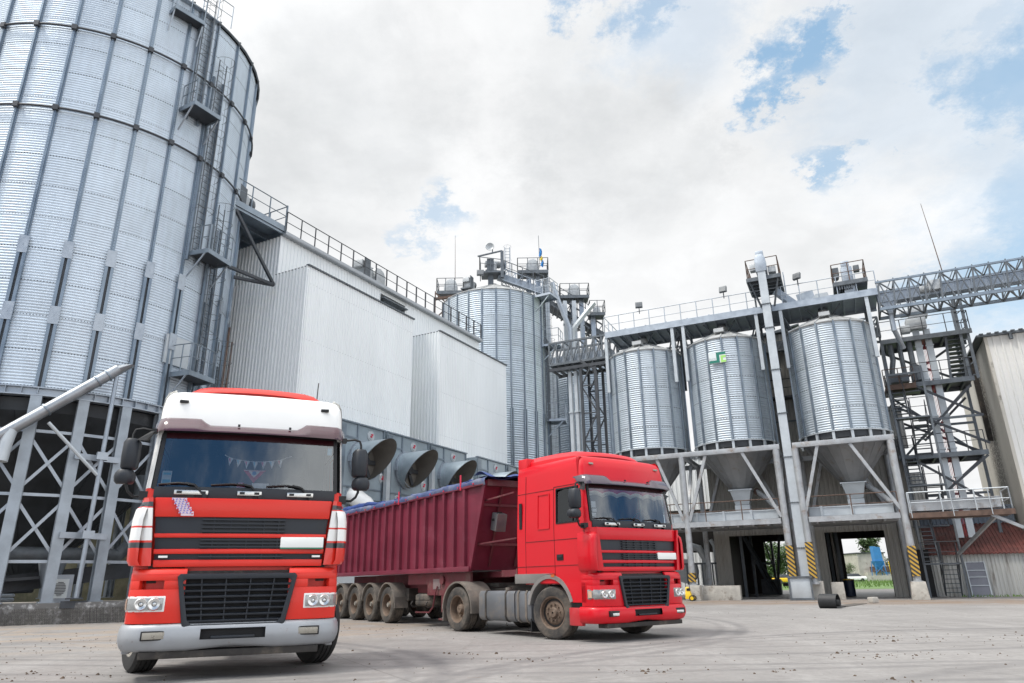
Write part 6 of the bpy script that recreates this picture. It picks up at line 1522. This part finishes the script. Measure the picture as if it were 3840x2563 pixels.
    b = MB(); b.box(-.10,.03,-.40,.40,.43,.60); part(t,b,'bumper_slot',M['black'],par=bu)
    b = MB(); b.box(.032,.07,-.25,.25,.458,.49); part(t,b,'tow_step',M['plastic'],par=bu,bevel=.01)
    for sgn in (-1,1):
        y0,y1 = sorted((sgn*.76,sgn*1.02)); xq = .072
        b = MB(); b.cbox((xq-.012,sgn*.88,.515),(.07,.27,.105),rz=-sgn*.10); fl = part(t,b,'fog_light',M['plastic_d'],bevel=.012)
        b = MB(); b.cbox((xq-.008,sgn*.88,.515),(.072,.235,.075),rz=-sgn*.10) if not full else b.cbox((xq-.006,sgn*.88,.50),(.072,.18,.05),rz=-sgn*.10); part(t,b,'fog_lens',M['foglamp'] if not full else M['lampref'],par=fl,bevel=.006)
    b = MB(); b.box(-.25,.0,-1.02,1.02,.255,.335); b.box(-.9,-.3,-.9,.9,.42,.5); part(t,b,'under_tray',M['chassis'],bevel=.01)
    # mirrors
    for sgn in ((-1,) if full else (-1,1)):
        yb = sgn*1.22; ym = sgn*1.46; xm = -.22
        b = MB(); b.path([(-.30,yb,3.0),(xm,sgn*1.36,3.01),(xm+.0,ym-sgn*.02,2.99),(xm,ym,2.93),(xm,ym,2.8)],.016,7); b.path([(xm,ym-sgn*.01,2.85),(xm,ym-sgn*.01,2.4),(xm,ym-sgn*.01,2.27),(xm,ym-sgn*.04,2.20),(xm-.04,sgn*1.36,2.15),(-.28,yb,2.16)],.018,7); b.cbox((-.26,sgn*1.24,2.16),(.12,.10,.10)); b.cbox((-.3,sgn*1.23,3.0),(.1,.06,.06))
        ma = part(t,b,'mirror_arm',M['plastic_d'])
        def pod(z0,z1,yw,off,nm):
            b = MB(); yc = ym+off
            b.loft([[(xm+x*s2,yc+y*s2*1.0,z) for x,y in ((-.10,-yw),(-.02,-yw),(.06,-yw*.8),(.09,-yw*.3),(.09,yw*.3),(.06,yw*.8),(-.02,yw),(-.10,yw))] for z,s2 in ((z0,.72),(z0+.03,.95),((z0+z1)/2,1.02),(z1-.04,.97),(z1,.74))]); m_ = part(t,b,nm,M['plastic'],par=ma,smooth=60)
            b = MB(); b.box(xm-.108,xm-.102,yc-yw*.85,yc+yw*.85,z0+.03,z1-.03); return m_
        pod(2.48,2.87,.105,0,'wide_mirror'); pod(2.30,2.47,.12,sgn*.03,'kerb_mirror')
        if sgn < 0: b = MB(); b.loft([[( -.22,-1.38,2.86),(-.1,-1.40,2.84),(-.12,-1.3,2.84),(-.24,-1.28,2.86)],[(-.28,-1.26,2.98),(-.2,-1.26,2.98),(-.2,-1.22,2.98),(-.28,-1.22,2.98)]]); part(t,b,'ramp_mirror',M['plastic_d'],par=ma)
    b = MB(); b.path([(-.9,.85,3.6),(-.95,.86,3.9),(-1.0,.87,4.02)] if not full else [(-1.6,-.9,3.8),(-.72,-.6,3.78)],.009,5)
    if not full: part(t,b,'aerial',M['plastic_d'])
    # sides: door seams, handle, grey sill, arch, step panel
    for sgn in (-1,1):
        sd_ = lambda z: sgn*(hw_at(z)+.002)
        b = MB()
        for x,z0,z1 in ((-1.19,1.12,3.02),(-.27,1.35,2.2),(-2.15,1.1,3.36)):
            for za,zb2 in ((z0,2.2),(2.2,2.98),(2.98,z1)):
                if zb2 > za: b.bar((x,sd_(za),za),(x,sd_(min(zb2,z1)),min(zb2,z1)),.012,.008)
        b.bar((-1.19,sd_(3.02),3.02),(-.42,sd_(3.02),3.02),.012,.008); b.bar((-2.15,sd_(1.93),1.93),(-.28,sd_(1.93),1.93),.012,.008); b.bar((-2.48,sd_(1.42),1.42),(-.28,sd_(1.42),1.42),.012,.008)
        b.bar((-2.48,sd_(2.98),2.98),(-1.2,sd_(2.98),2.98),.012,.008)
        part(t,b,'door_seam',simple('dark_red_gap',(.08,.006,.008),.7) if 'dark_red_gap' not in bpy.data.materials else bpy.data.materials['dark_red_gap'])
        b = MB(); b.cbox((-1.02,sgn*1.243,1.58),(.20,.02,.12)); dh = part(t,b,'door_handle',M['plastic_d'],bevel=.008)
        b = MB(); b.cbox((-1.02,sgn*1.256,1.60),(.16,.012,.04)); part(t,b,'handle_grip',M['plastic'],par=dh)
        b = MB(); b.bar((-1.72,sd_(2.2)+sgn*.004,2.18),(-1.72,sd_(2.88)+sgn*.004,2.9),.02,.02); b.bar((-1.34,sd_(2.2)+sgn*.004,2.18),(-1.34,sd_(2.88)+sgn*.004,2.9),.02,.02); b.bar((-1.72,sd_(2.9)+sgn*.004,2.9),(-1.34,sd_(2.9)+sgn*.004,2.9),.02,.02); b.bar((-1.72,sd_(2.18)+sgn*.004,2.18),(-1.34,sd_(2.18)+sgn*.004,2.18),.02,.02); part(t,b,'locker_door',C1)
        b = MB(); b.box(-2.36,-2.27,min(sgn*1.236,sgn*1.246),max(sgn*1.236,sgn*1.246),2.22,2.78); part(t,b,'air_slot',M['plastic_d'])
        b = MB(); b.box(-.34,-.30,min(sgn*1.24,sgn*1.252),max(sgn*1.24,sgn*1.252),1.66,1.685);  part(t,b,'side_badge',M['plastic_d'])
        y0,y1 = sorted((sgn*1.06,sgn*1.245))
        # arch opening centre (-1.38,.51), radius .66
        arc = [(-1.38+.67*math.cos(R(a)),.51+.67*math.sin(R(a))) for a in range(18,181,9)]
        b = MB(); b.prism([(-.28,1.09),(-.28,.72)]+[p for p in arc if p[0] > -1.38 and p[1] < 1.09]+[(-1.0,1.09)],y0,y1,axis='y')
        b.v = list(b.v); part(t,b,'step_panel',C1)
        b = MB(); outer = [(-1.38+.74*math.cos(R(a)),.51+.74*math.sin(R(a))) for a in range(18,169,6)]; inner = [(-1.38+.66*math.cos(R(a)),.51+.66*math.sin(R(a))) for a in range(18,169,6)]
        b.prism(outer+inner[::-1],*sorted((sgn*1.0,sgn*1.262)),axis='y'); ar = part(t,b,'arch_flare',M['grey_trimp'],smooth=60)
        b = MB(); b.prism([(-2.54,1.08),(-1.72,1.08),(-1.62,1.22),(-1.40,1.262),(-1.2,1.27),(-2.54,1.275)],*sorted((sgn*1.08,sgn*1.254)),axis='y'); part(t,b,'side_sill',M['grey_trimp'],bevel=.01)
        b = MB(); b.box(-1.30,-1.2,*sorted((sgn*1.25,sgn*1.268)),1.20,1.25); part(t,b,'side_marker',M['amber'])
        # lower bumper corner behind the front
        b = MB(); b.box(-.80,-.44,*sorted((sgn*1.16,sgn*1.25)),.29,.62); part(t,b,'bumper_corner',M['red_low'] if full else CB,bevel=.02)
        b = MB(); b.box(-.78,-.30,*sorted((sgn*1.0,sgn*1.20)),.62,.73); part(t,b,'entry_step',M['plastic_d'])
    # running gear
    st_ = R(P['steer'])
    wheel(t,-1.38,-P['track'],st_,front=True,out=-1,rimm='rim' if full else 'rim_grey',tyre=P['tyre']); wheel(t,-1.38,P['track'],st_,front=True,out=1,tyre=P['tyre'])
    for sgn in (-1,1):
        wheel(t,-5.18+.30 if False else -4.92,sgn*1.09,0,front=False,out=sgn,name='rear_wheel'); wheel(t,-4.92,sgn*.76,0,front=False,out=sgn,name='rear_wheel')
        b = MB(); b.box(-6.0,-.4,*sorted((sgn*.36,sgn*.46)),.72,.98); part(t,b,'frame_rail',M['chassis'])
    b = MB(); b.lathe([(.08,-1.0),(.08,1.0)],10,c=(-4.92,0,.51),axis='y'); b.lathe([(.07,-1.0),(.07,1.0)],10,c=(-1.38,0,.5),axis='y'); b.lathe([(.02,-.3),(.25,-.2),(.25,.2),(.02,.3)],14,c=(-4.92,0,.51),axis='y'); b.box(-2.3,-.5,-.35,.35,.55,1.1); part(t,b,'axle',M['chassis'])
    b = MB(); b.box(-2.3,-.45,-.48,.48,.42,1.05); b.box(-1.0,-.3,-.8,.8,.5,.9); b.box(-6.0,-2.5,-.34,.34,.60,.70); part(t,b,'engine_block',M['chassis'],bevel=.03)
    if full:
        b = MB(); rp = [(-1.20,.33),(-1.23,.40),(-1.23,.86),(-1.19,.93),(-.72,.93),(-.66,.86),(-.66,.40),(-.72,.31),(-1.14,.29)]; b.prism(rp,-3.98,-2.62,axis='x'); tk = part(t,b,'fuel_tank',M['tank'],bevel=.02)
        b = MB()
        for x in (-3.72,-2.95): b.prism([(y-.012 if y < -.9 else y+.012,z+(.012 if z > .6 else -.012)) for y,z in rp],x,x+.05,axis='x'); b.path([(x+.02,-1.2,.27),(x+.02,-1.22,.22),(x+.02,-1.18,.21)],.012,5)
        part(t,b,'tank_strap',M['chassis'],par=tk)
        b = MB(); b.lathe([(.07,.93),(.07,1.0),(.0,1.0)],14,c=(-3.1,-1.02,0)); part(t,b,'filler_cap',M['fender'],par=tk)
        b = MB(); b.prism(rp,-2.58,-2.02,axis='x'); tk2 = part(t,b,'second_tank',M['tank'],bevel=.02)
        b = MB()
        for x in (-2.50,-2.22): b.prism([(y-.012 if y < -.9 else y+.012,z+(.012 if z > .6 else -.012)) for y,z in rp],x,x+.06,axis='x')
        part(t,b,'tank_strap',M['fender'],par=tk2)
        b = MB(); b.prism(rp and [(-y,z) for y,z in rp],-3.98,-2.3,axis='x'); part(t,b,'fuel_tank',M['tank'],bevel=.02)
    for sgn in (-1,1):
        b = MB(); ou = [(-4.92+.66*math.cos(R(a)),.51+.64*math.sin(R(a))) for a in range(-8,190,9)]; inn = [(-4.92+.62*math.cos(R(a)),.51+.60*math.sin(R(a))) for a in range(-8,190,9)]
        b.prism(ou+inn[::-1],*sorted((sgn*.60,sgn*1.25)),axis='y'); b.box(-5.60,-5.56,*sorted((sgn*.62,sgn*1.22)),.22,.52); part(t,b,'rear_fender',M['fender'],smooth=60)
        b = MB(); b.box(-2.06,-2.03,*sorted((sgn*.95,sgn*1.22)),.12,.72); part(t,b,'mud_flap',M['plastic_d'])
    b = MB(); b.box(-5.4,-4.3,-.45,.45,1.0,1.10); b.box(-4.1,-2.5,-.34,.34,.98,1.03); b.tube((-2.6,-.3,1.0),(-2.6,-.3,1.35),.09); b.path([(-2.4,-.4,2.2),(-2.9,-.3,1.2),(-3.3,.1,1.3),(-2.5,.2,2.0)],.025,6); b.path([(-2.4,-.1,2.1),(-2.8,.0,1.3),(-3.4,.3,1.25),(-2.5,.4,1.9)],.025,6); part(t,b,'fifth_wheel',M['chassis'])
    return t
FA = Frame(-3.615,9.553,R(-68.9)); FB = Frame(2.49,14.36,R(-53.8))
zz_ = [1.415,1.478,1.492,1.665,1.68,1.70,1.855,1.885,2.005]
cornerA = bands('striped_corner_paint',[1.51,1.575,1.60,1.75,1.772,1.99,2.005,2.065],[(.66,.028,.016),(.03,.038,.045),(.66,.028,.016),(.78,.78,.76),(.66,.028,.016),(.78,.78,.76),(.66,.028,.016),(.03,.038,.045),(.66,.028,.016)])
A_ = truck('truck','orange red truck with white roof front and silver bumper, facing the camera',FA,1.04,dict(paint='red_a',top='white_p',bumper='silver_b',visor='visor',corner=cornerA,tyre='tyre_a',steer=19,track=1.12,full=False))
B_ = truck('truck','crimson red truck towing the maroon trailer, fringed curtain in its windscreen',FB,1.0,dict(paint='red_b',top='red_b',bumper='red_b',visor='visor_b',corner=None,tyre='tyre',steer=13,track=1.08,full=True))

B_.o.scale = (1,1,.968)
# what hangs and lies inside the windscreens
def inA(p): return FA.w((p[0]*1.04,p[1]*1.04,p[2]*1.04))
bt_ = thing('pennant_string','string of seven little pink, blue and white pennants behind the windscreen','bunting',(-.45,0,2.8),Frame(FA.x,FA.y,FA.rz)); bt_.o.scale = (1.04,)*3; bt_.o.location = FA.w((0,0,0)); bt_.base = Vector((0,0,0))
ys_ = [-.26+k*.105 for k in range(7)]; zs_ = [2.70-.055*math.sin(math.pi*(k+.7)/7.6) for k in range(7)]
b = MB(); b.path([(-.255,-.34,2.72)]+[(-.255,y,z) for y,z in zip(ys_,zs_)]+[(-.255,.52,2.74)],.005,4); part(bt_,b,'string',M['white_cloth'])
for k,(y,z) in enumerate(zip(ys_,zs_)):
    b = MB(); b.prism([(y-.035,z),(y+.035,z),(y+.004*(k-3),z-.105)],-.257,-.251,axis='x'); p_ = part(bt_,b,'pennant',M['white_cloth'])
    b = MB(); b.prism([(y-.03,z-.005),(y+.0,z-.005),(y-.002,z-.07)],-.2505,-.2485,axis='x'); part(bt_,b,'pennant_print',M[('pink','sky_cloth','pink','sky_cloth','pink','sky_cloth','redcloth')[k]],par=p_)
vp = thing('club_pennant','red and white triangular pennant hanging low in the white topped truck windscreen','pennant',(-.4,.0,2.6),FA); vp.o.scale = (1.04,)*3; vp.o.location = FA.w((0,0,0)); vp.base = Vector((0,0,0))
b = MB(); b.prism([(-.09,2.53),(.20,2.53),(.055,2.36)],-.247,-.241,axis='x'); part(vp,b,'cloth',M['redcloth'])
b = MB(); b.prism([(-.02,2.515),(.13,2.515),(.055,2.43)],-.2405,-.2380,axis='x'); b.box(-.2405,-.2380,-.07,.18,2.52,2.526); part(vp,b,'emblem_patch',M['white_cloth'])
b = MB(); b.lathe([(.0,.0),(.028,.0)],12,c=(-.237,.055,2.488),axis='x'); part(vp,b,'crest',M['flag_b'])
dsh = []
def onA(nm,label,cat,y0,y1,z0,z1,m,x=-.30,fr=FA,s=1.04):
    b = MB(); b.box(x-.004,x,y0,y1,z0,z1); t = thing(nm,label,cat,(0,0,0),fr); t.o.scale = (s,)*3; part(t,b,'sheet',M[m]); return t
t = onA('document','white sheet of paper standing on the dashboard of the white topped truck','paper',.04,.25,2.27,2.35,'white_cloth',-.19)
t = onA('permit_stickers','pale green and white permit stickers in the left corner of the windscreen','sticker',-1.06,-.95,2.30,2.48,'white_cloth',-.235)
b = MB(); b.box(-.234,-.233,-1.05,-.96,2.32,2.37); b.box(-.234,-.233,-1.05,-.96,2.43,2.46); part(t,b,'green_print',M['sky_cloth'])
t = onA('pass_card','small pale blue card at the top right corner of the windscreen','card',1.0,1.06,2.78,2.88,'sky_cloth',-.275)
t = onA('white_card','tiny white card on the dashboard right of the paper','card',.45,.50,2.28,2.32,'white_cloth',-.19)
tt = thing('toy','small pink toy on the dashboard left of the white paper','toy',(0,0,0),FA); tt.o.scale = (1.04,)*3
b = MB(); b.lathe([(.0,2.27),(.05,2.275),(.055,2.30),(.04,2.315),(.05,2.33),(.035,2.35),(.0,2.355)],12,c=(-.20,-.10,0)); part(tt,b,'body',M['pink'])
cu_ = thing('fringe_curtain','dark red curtain with scalloped cream fringe behind the crimson truck windscreen','curtain',(0,0,0),FB); cu_.o.scale = (1,1,.968)
sc_ = lambda y: 2.80+.05*abs(math.sin((y+1.1)*math.pi/.37))
b = MB(); n_ = 72; f_ = lambda y: xf_at(2.95)-BULGE*(y/1.2)**2-.022
rr = []
for k in range(n_+1):
    y = -1.05+2.10*k/n_; x = f_(y)+.004*math.sin(k*1.3); rr.append([(x,y,sc_(y)),(x,y,3.0),(x-.006,y,3.0),(x-.006,y,sc_(y))])
b.loft(rr); part(cu_,b,'cloth',M['redcloth'])
b = MB()
for k in range(96):
    y = -1.05+2.10*(k+.5)/96; x = f_(y)+.006; b.cbox((x,y,sc_(y)-.033),(.006,.013,.06))
rr = []
for k in range(n_+1):
    y = -1.05+2.10*k/n_; x = f_(y)+.010+.004*math.sin(k*1.3); rr.append([(x,y,sc_(y)-.012),(x,y,sc_(y)+.016),(x-.006,y,sc_(y)+.016),(x-.006,y,sc_(y)-.012)])
b.loft(rr); part(cu_,b,'fringe',M['cream'])
for y,z0,z1,l in ((-1.0,2.44,2.56,'upper white paper sticker inside the crimson truck windscreen'),(-.98,2.36,2.42,'small middle white sticker inside the crimson truck windscreen'),(-1.0,2.27,2.34,'lowest white sticker inside the crimson truck windscreen')):
    onA('permit_sticker',l,'sticker',y-.05,y+.06,z0,z1,'white_cloth',-.235,FB,1.0)

# ------------------------------------------------------------------ maroon tipping trailer
FT = Frame(2.40,14.47,R(-56.7))
T_ = thing('tipping_trailer','long ribbed maroon tipping semi trailer with a blue tarp over its top','trailer',(0,0,0),FT)
XR = -13.85; zt = lambda x: 3.44+.0*(x); zb_ = 1.36
fx = lambda z: -4.45+(z-1.43)*(.72/2.02)          # slanting front wall line
b = MB(); rr = []
prof = [(XR,1.36),(fx(1.40),1.36),(fx(3.42),3.42),(XR,3.42)]
b.prism(prof,-1.22,1.22,axis='y'); part(T_,b,'body',M['maroon'])
for sgn in (-1,1):
    b = MB()
    x = fx(2.4)-.62
    b.bar((fx(1.40),sgn*1.245,1.40),(fx(3.42),sgn*1.245,3.42),.13,.06,up=(0,1,0))
    while x > XR+.1:
        b.prism([(x-.065,sgn*1.219),(x-.055,sgn*1.30),(x+.055,sgn*1.30),(x+.065,sgn*1.219)],1.46,3.30); x -= .545
    b.prism([(XR-.03,sgn*1.219),(XR-.03,sgn*1.28),(XR+.09,sgn*1.28),(XR+.09,sgn*1.219)],1.37,3.40)
    part(T_,b,'side_rib',M['maroon'])
    b = MB(); b.box(XR,fx(1.4)+.02,*sorted((sgn*1.20,sgn*1.31)),1.33,1.45); b.box(XR,fx(3.3)+.05,*sorted((sgn*1.20,sgn*1.315)),3.30,3.42); part(T_,b,'rail',M['maroon'],bevel=.01)
b = MB(); b.box(fx(3.3)-.0,fx(3.4)+.08,-1.22,1.22,3.28,3.43)
for z in (1.95,2.85): b.bar((fx(z)+.02,-1.2,z),(fx(z)+.02,1.2,z),.06)
for y in (-.75,0,.75): b.bar((fx(1.45)+.02,y,1.45),(fx(3.3)+.02,y,3.3),.06)
for y in (-1.15,):
    b.bar((fx(2.95),y,2.95),(-2.6,y-.02,3.0),.035); b.bar((fx(1.95),y,1.95),(-2.55,y,2.0),.035)
part(T_,b,'front_frame',M['maroon_d'])
b = MB(); b.cbox((fx(2.45)+.22,-.80,2.45),(.26,.28,.42),ry=.25); bx_ = part(T_,b,'document_box',M['tank'],bevel=.02)
b = MB(); b.cbox((fx(2.45)+.30,-.82,2.67),(.06,.10,.02),ry=.25); b.cbox((fx(2.45)+.20,-.945,2.5),(.1,.01,.06)); part(T_,b,'box_opening',M['black'],par=bx_)
# tarp
b = MB()
def tarp(u,v):
    x = XR-.05+(fx(3.4)+.10-(XR-.05))*u; s = v*2-1
    w = .006*math.sin(x*7.3+v*9)+.009*math.sin(x*3.1+v*4)+.004*math.sin(x*17+v*23)
    if abs(s) > .86:
        e = (abs(s)-.86)/.14; y = math.copysign(1.30+.03*math.sin(e*3)+w*.4,s); z = 3.475-.15*e-.03*math.sin(x*2.1)**2*e+w*.5
    else:
        y = s/.86*1.30; z = 3.475+.035*math.cos(s*1.6)+w*(1.2)
    rear = max(0,(-11.0-x)/2.9)
    z += rear*.12*max(0,1-abs(s)*.6)+(.05*math.sin(x*5+s*6) if rear > 0 else 0)*(1-abs(s))
    return (x,y,z)
M['tarp'] = simple('dusty_blue_tarpaulin',(.06,.085,.19),.6,0,.3,2.2,dirt=(.24,.24,.25),dirt_amt=.42,dirt_scale=1.3)
M['tarp_b'] = simple('blue_tarpaulin',(.022,.05,.19),.6,0,.3,3,dirt=(.16,.17,.22),dirt_amt=.25)
b.grid(tarp,170,34); tp = part(T_,b,'tarpaulin',M['tarp'],smooth=70)
b = MB(); pts_ = []
for k in range(60):
    x = XR+.1+(9.2)*k/59; pts_.append((x,-1.10+.02*math.sin(k*1.7),(3.56 if k < 14 else 3.56-.05*min(1,(k-14)/10))+.015*math.sin(k*.9)))
b.path(pts_,[.018+.006*math.sin(k*2.3)+(.09 if k < 12 else max(0,.09-(k-12)*.008)) for k in range(60)],9); part(T_,b,'tarp_roll',M['tarp_b'],par=tp,smooth=80)
b = MB(); b.grid(lambda u,v:(fx(3.4)-.55+.75*u, -1.25+2.3*v, 3.53+.06*math.sin(v*14+u*3)+.05*math.sin(u*5)+.04*(1-u)),8,30); b.grid(lambda u,v:(fx(3.4)-.55+.75*u, -1.24+2.3*v, 3.47+.05*math.sin(v*14+u*3)),8,30); part(T_,b,'tarp_end',M['tarp_b'],par=tp,smooth=80)
b = MB()
for x in (fx(3.3)-1.05,-8.6,-13.4): b.box(x-.025,x+.025,-1.335,-1.315,3.28,3.66)
x = fx(3.3)-.4
while x > XR+.3: b.cbox((x,-1.33,3.37+.01*math.sin(x*9)),(.05,.03,.035)); x -= .78
part(T_,b,'tarp_hook',M['redcloth'],par=tp)
# chassis: gooseneck, frame, landing legs, spare wheel, axles
b = MB(); b.prism([(-2.85,1.20),(-2.85,1.33),(-13.7,1.33),(-13.7,.95),(-6.6,.78),(-5.6,.80),(-5.0,1.18)],-.62,-.50,axis='y'); b.prism([(-2.85,1.20),(-2.85,1.33),(-13.7,1.33),(-13.7,.95),(-6.6,.78),(-5.6,.80),(-5.0,1.18)],.50,.62,axis='y'); b.box(-3.6,-2.8,-.9,.9,1.20,1.34); b.box(-2.84,-2.79,-1.0,1.0,1.16,1.36); part(T_,b,'chassis_frame',M['maroon_d'])
b = MB(); b.box(-6.9,-4.6,-1.16,-1.10,.78,1.32); b.box(-8.2,-6.9,-1.12,-1.08,1.05,1.32); b.box(-6.9,-4.6,1.10,1.16,.78,1.32); sp_pl = part(T_,b,'side_plate',M['maroon_d'])
b = MB(); b.box(-6.55,-6.15,-1.175,-1.161,.93,1.18); part(T_,b,'grey_label',simple('grey_worn_label',(.20,.15,.15),.6),par=sp_pl)
b = MB(); b.box(-3.35,-3.1,-.64,-.622,1.22,1.32); b.box(-3.0,-2.88,-.64,-.622,1.22,1.32); part(T_,b,'grey_label',bpy.data.materials['grey_worn_label'])
for sgn in (-1,1):
    b = MB(); b.box(-6.12,-5.90,*sorted((sgn*.95,sgn*1.15)),.38,1.34); b.box(-6.09,-5.93,*sorted((sgn*.98,sgn*1.12)),.22,.38); b.box(-6.2,-5.8,*sorted((sgn*.92,sgn*1.18)),.19,.23); part(T_,b,'landing_leg',M['maroon_d'],bevel=.01)
b = MB(); b.path([(-6.25,-1.2,1.0),(-6.3,-1.23,.85),(-6.42,-1.23,.5),(-6.7,-1.2,.36),(-7.6,-1.15,.34)],.022,6); b.lathe([(.0,-.02),(.11,-.02),(.11,.02),(.0,.02)],14,c=(-6.0,-1.2,1.15),axis='y'); part(T_,b,'crank',M['maroon_d'])
b = MB(); r_=.5; prof_ = [(.30,-.12),(.33,-.15),(.42,-.155),(.48,-.13),(.5,-.10),(.5,-.03),(.488,-.025),(.488,-.0),(.5,.005),(.5,.10),(.48,.13),(.42,.155),(.33,.15),(.30,.12),(.30,-.12)]
b.lathe(prof_,36,c=(-7.25,-.78,.66)); spw = part(T_,b,'spare_wheel',M['tyre'])
b = MB(); b.lathe([(.31,-.1),(.25,0),(.1,.02),(.02,.02)],20,c=(-7.25,-.78,.66)); part(T_,b,'rim',M['rim_grey'],par=spw)
b = MB()
for x in (-7.7,-6.8): b.path([(x,-.3,.5),(x,-1.2,.48),(x,-1.25,.55),(x,-1.2,.62)],.02,5); b.path([(x,-.3,.5),(x,-.3,.9)],.02,5)
part(T_,b,'spare_carrier',M['chassis'])
for x in (-9.40,-10.71,-12.02,-13.33):
    for sgn in (-1,1):
        wheel(T_,x,sgn*1.06,0,r=.50,w=.36,front=False,out=sgn,rimm='rim')
        b = MB(); ou = [(x+.62*math.cos(R(a)),.50+.62*math.sin(R(a))) for a in range(8,176,8)]; inn = [(x+.585*math.cos(R(a)),.50+.585*math.sin(R(a))) for a in range(8,176,8)]
        b.prism(ou+inn[::-1],*sorted((sgn*.82,sgn*1.27)),axis='y'); b.box(x+.57,x+.62,*sorted((sgn*.84,sgn*1.25)),.42,.72) if x > -9.5 else None; part(T_,b,'fender',M['fender'],smooth=60)
        b = MB(); b.lathe([(.0,sgn*.1),(.06,sgn*.1),(.07,sgn*.04),(.09,0)],12,c=(x,sgn*1.10,.5),axis='y'); part(T_,b,'hub_cap',M['rim_grey'])
    b = MB(); b.lathe([(.075,-1),(.075,1)],10,c=(x,0,.5),axis='y'); b.box(x-.08,x+.3,-.6,-.48,.55,.95); b.box(x-.08,x+.3,.48,.6,.55,.95); b.lathe([(.01,.55),(.12,.56),(.14,.75),(.12,.94),(.01,.95)],12,c=(x+.25,-.54,0)); part(T_,b,'axle',M['chassis'])
b = MB(); b.box(-8.85,-8.60,-.9,.9,.62,.95); b.lathe([(.01,-.6),(.17,-.58),(.17,.58),(.01,.6)],14,c=(-8.5,0,.72),axis='y'); part(T_,b,'air_tank',M['chassis'])
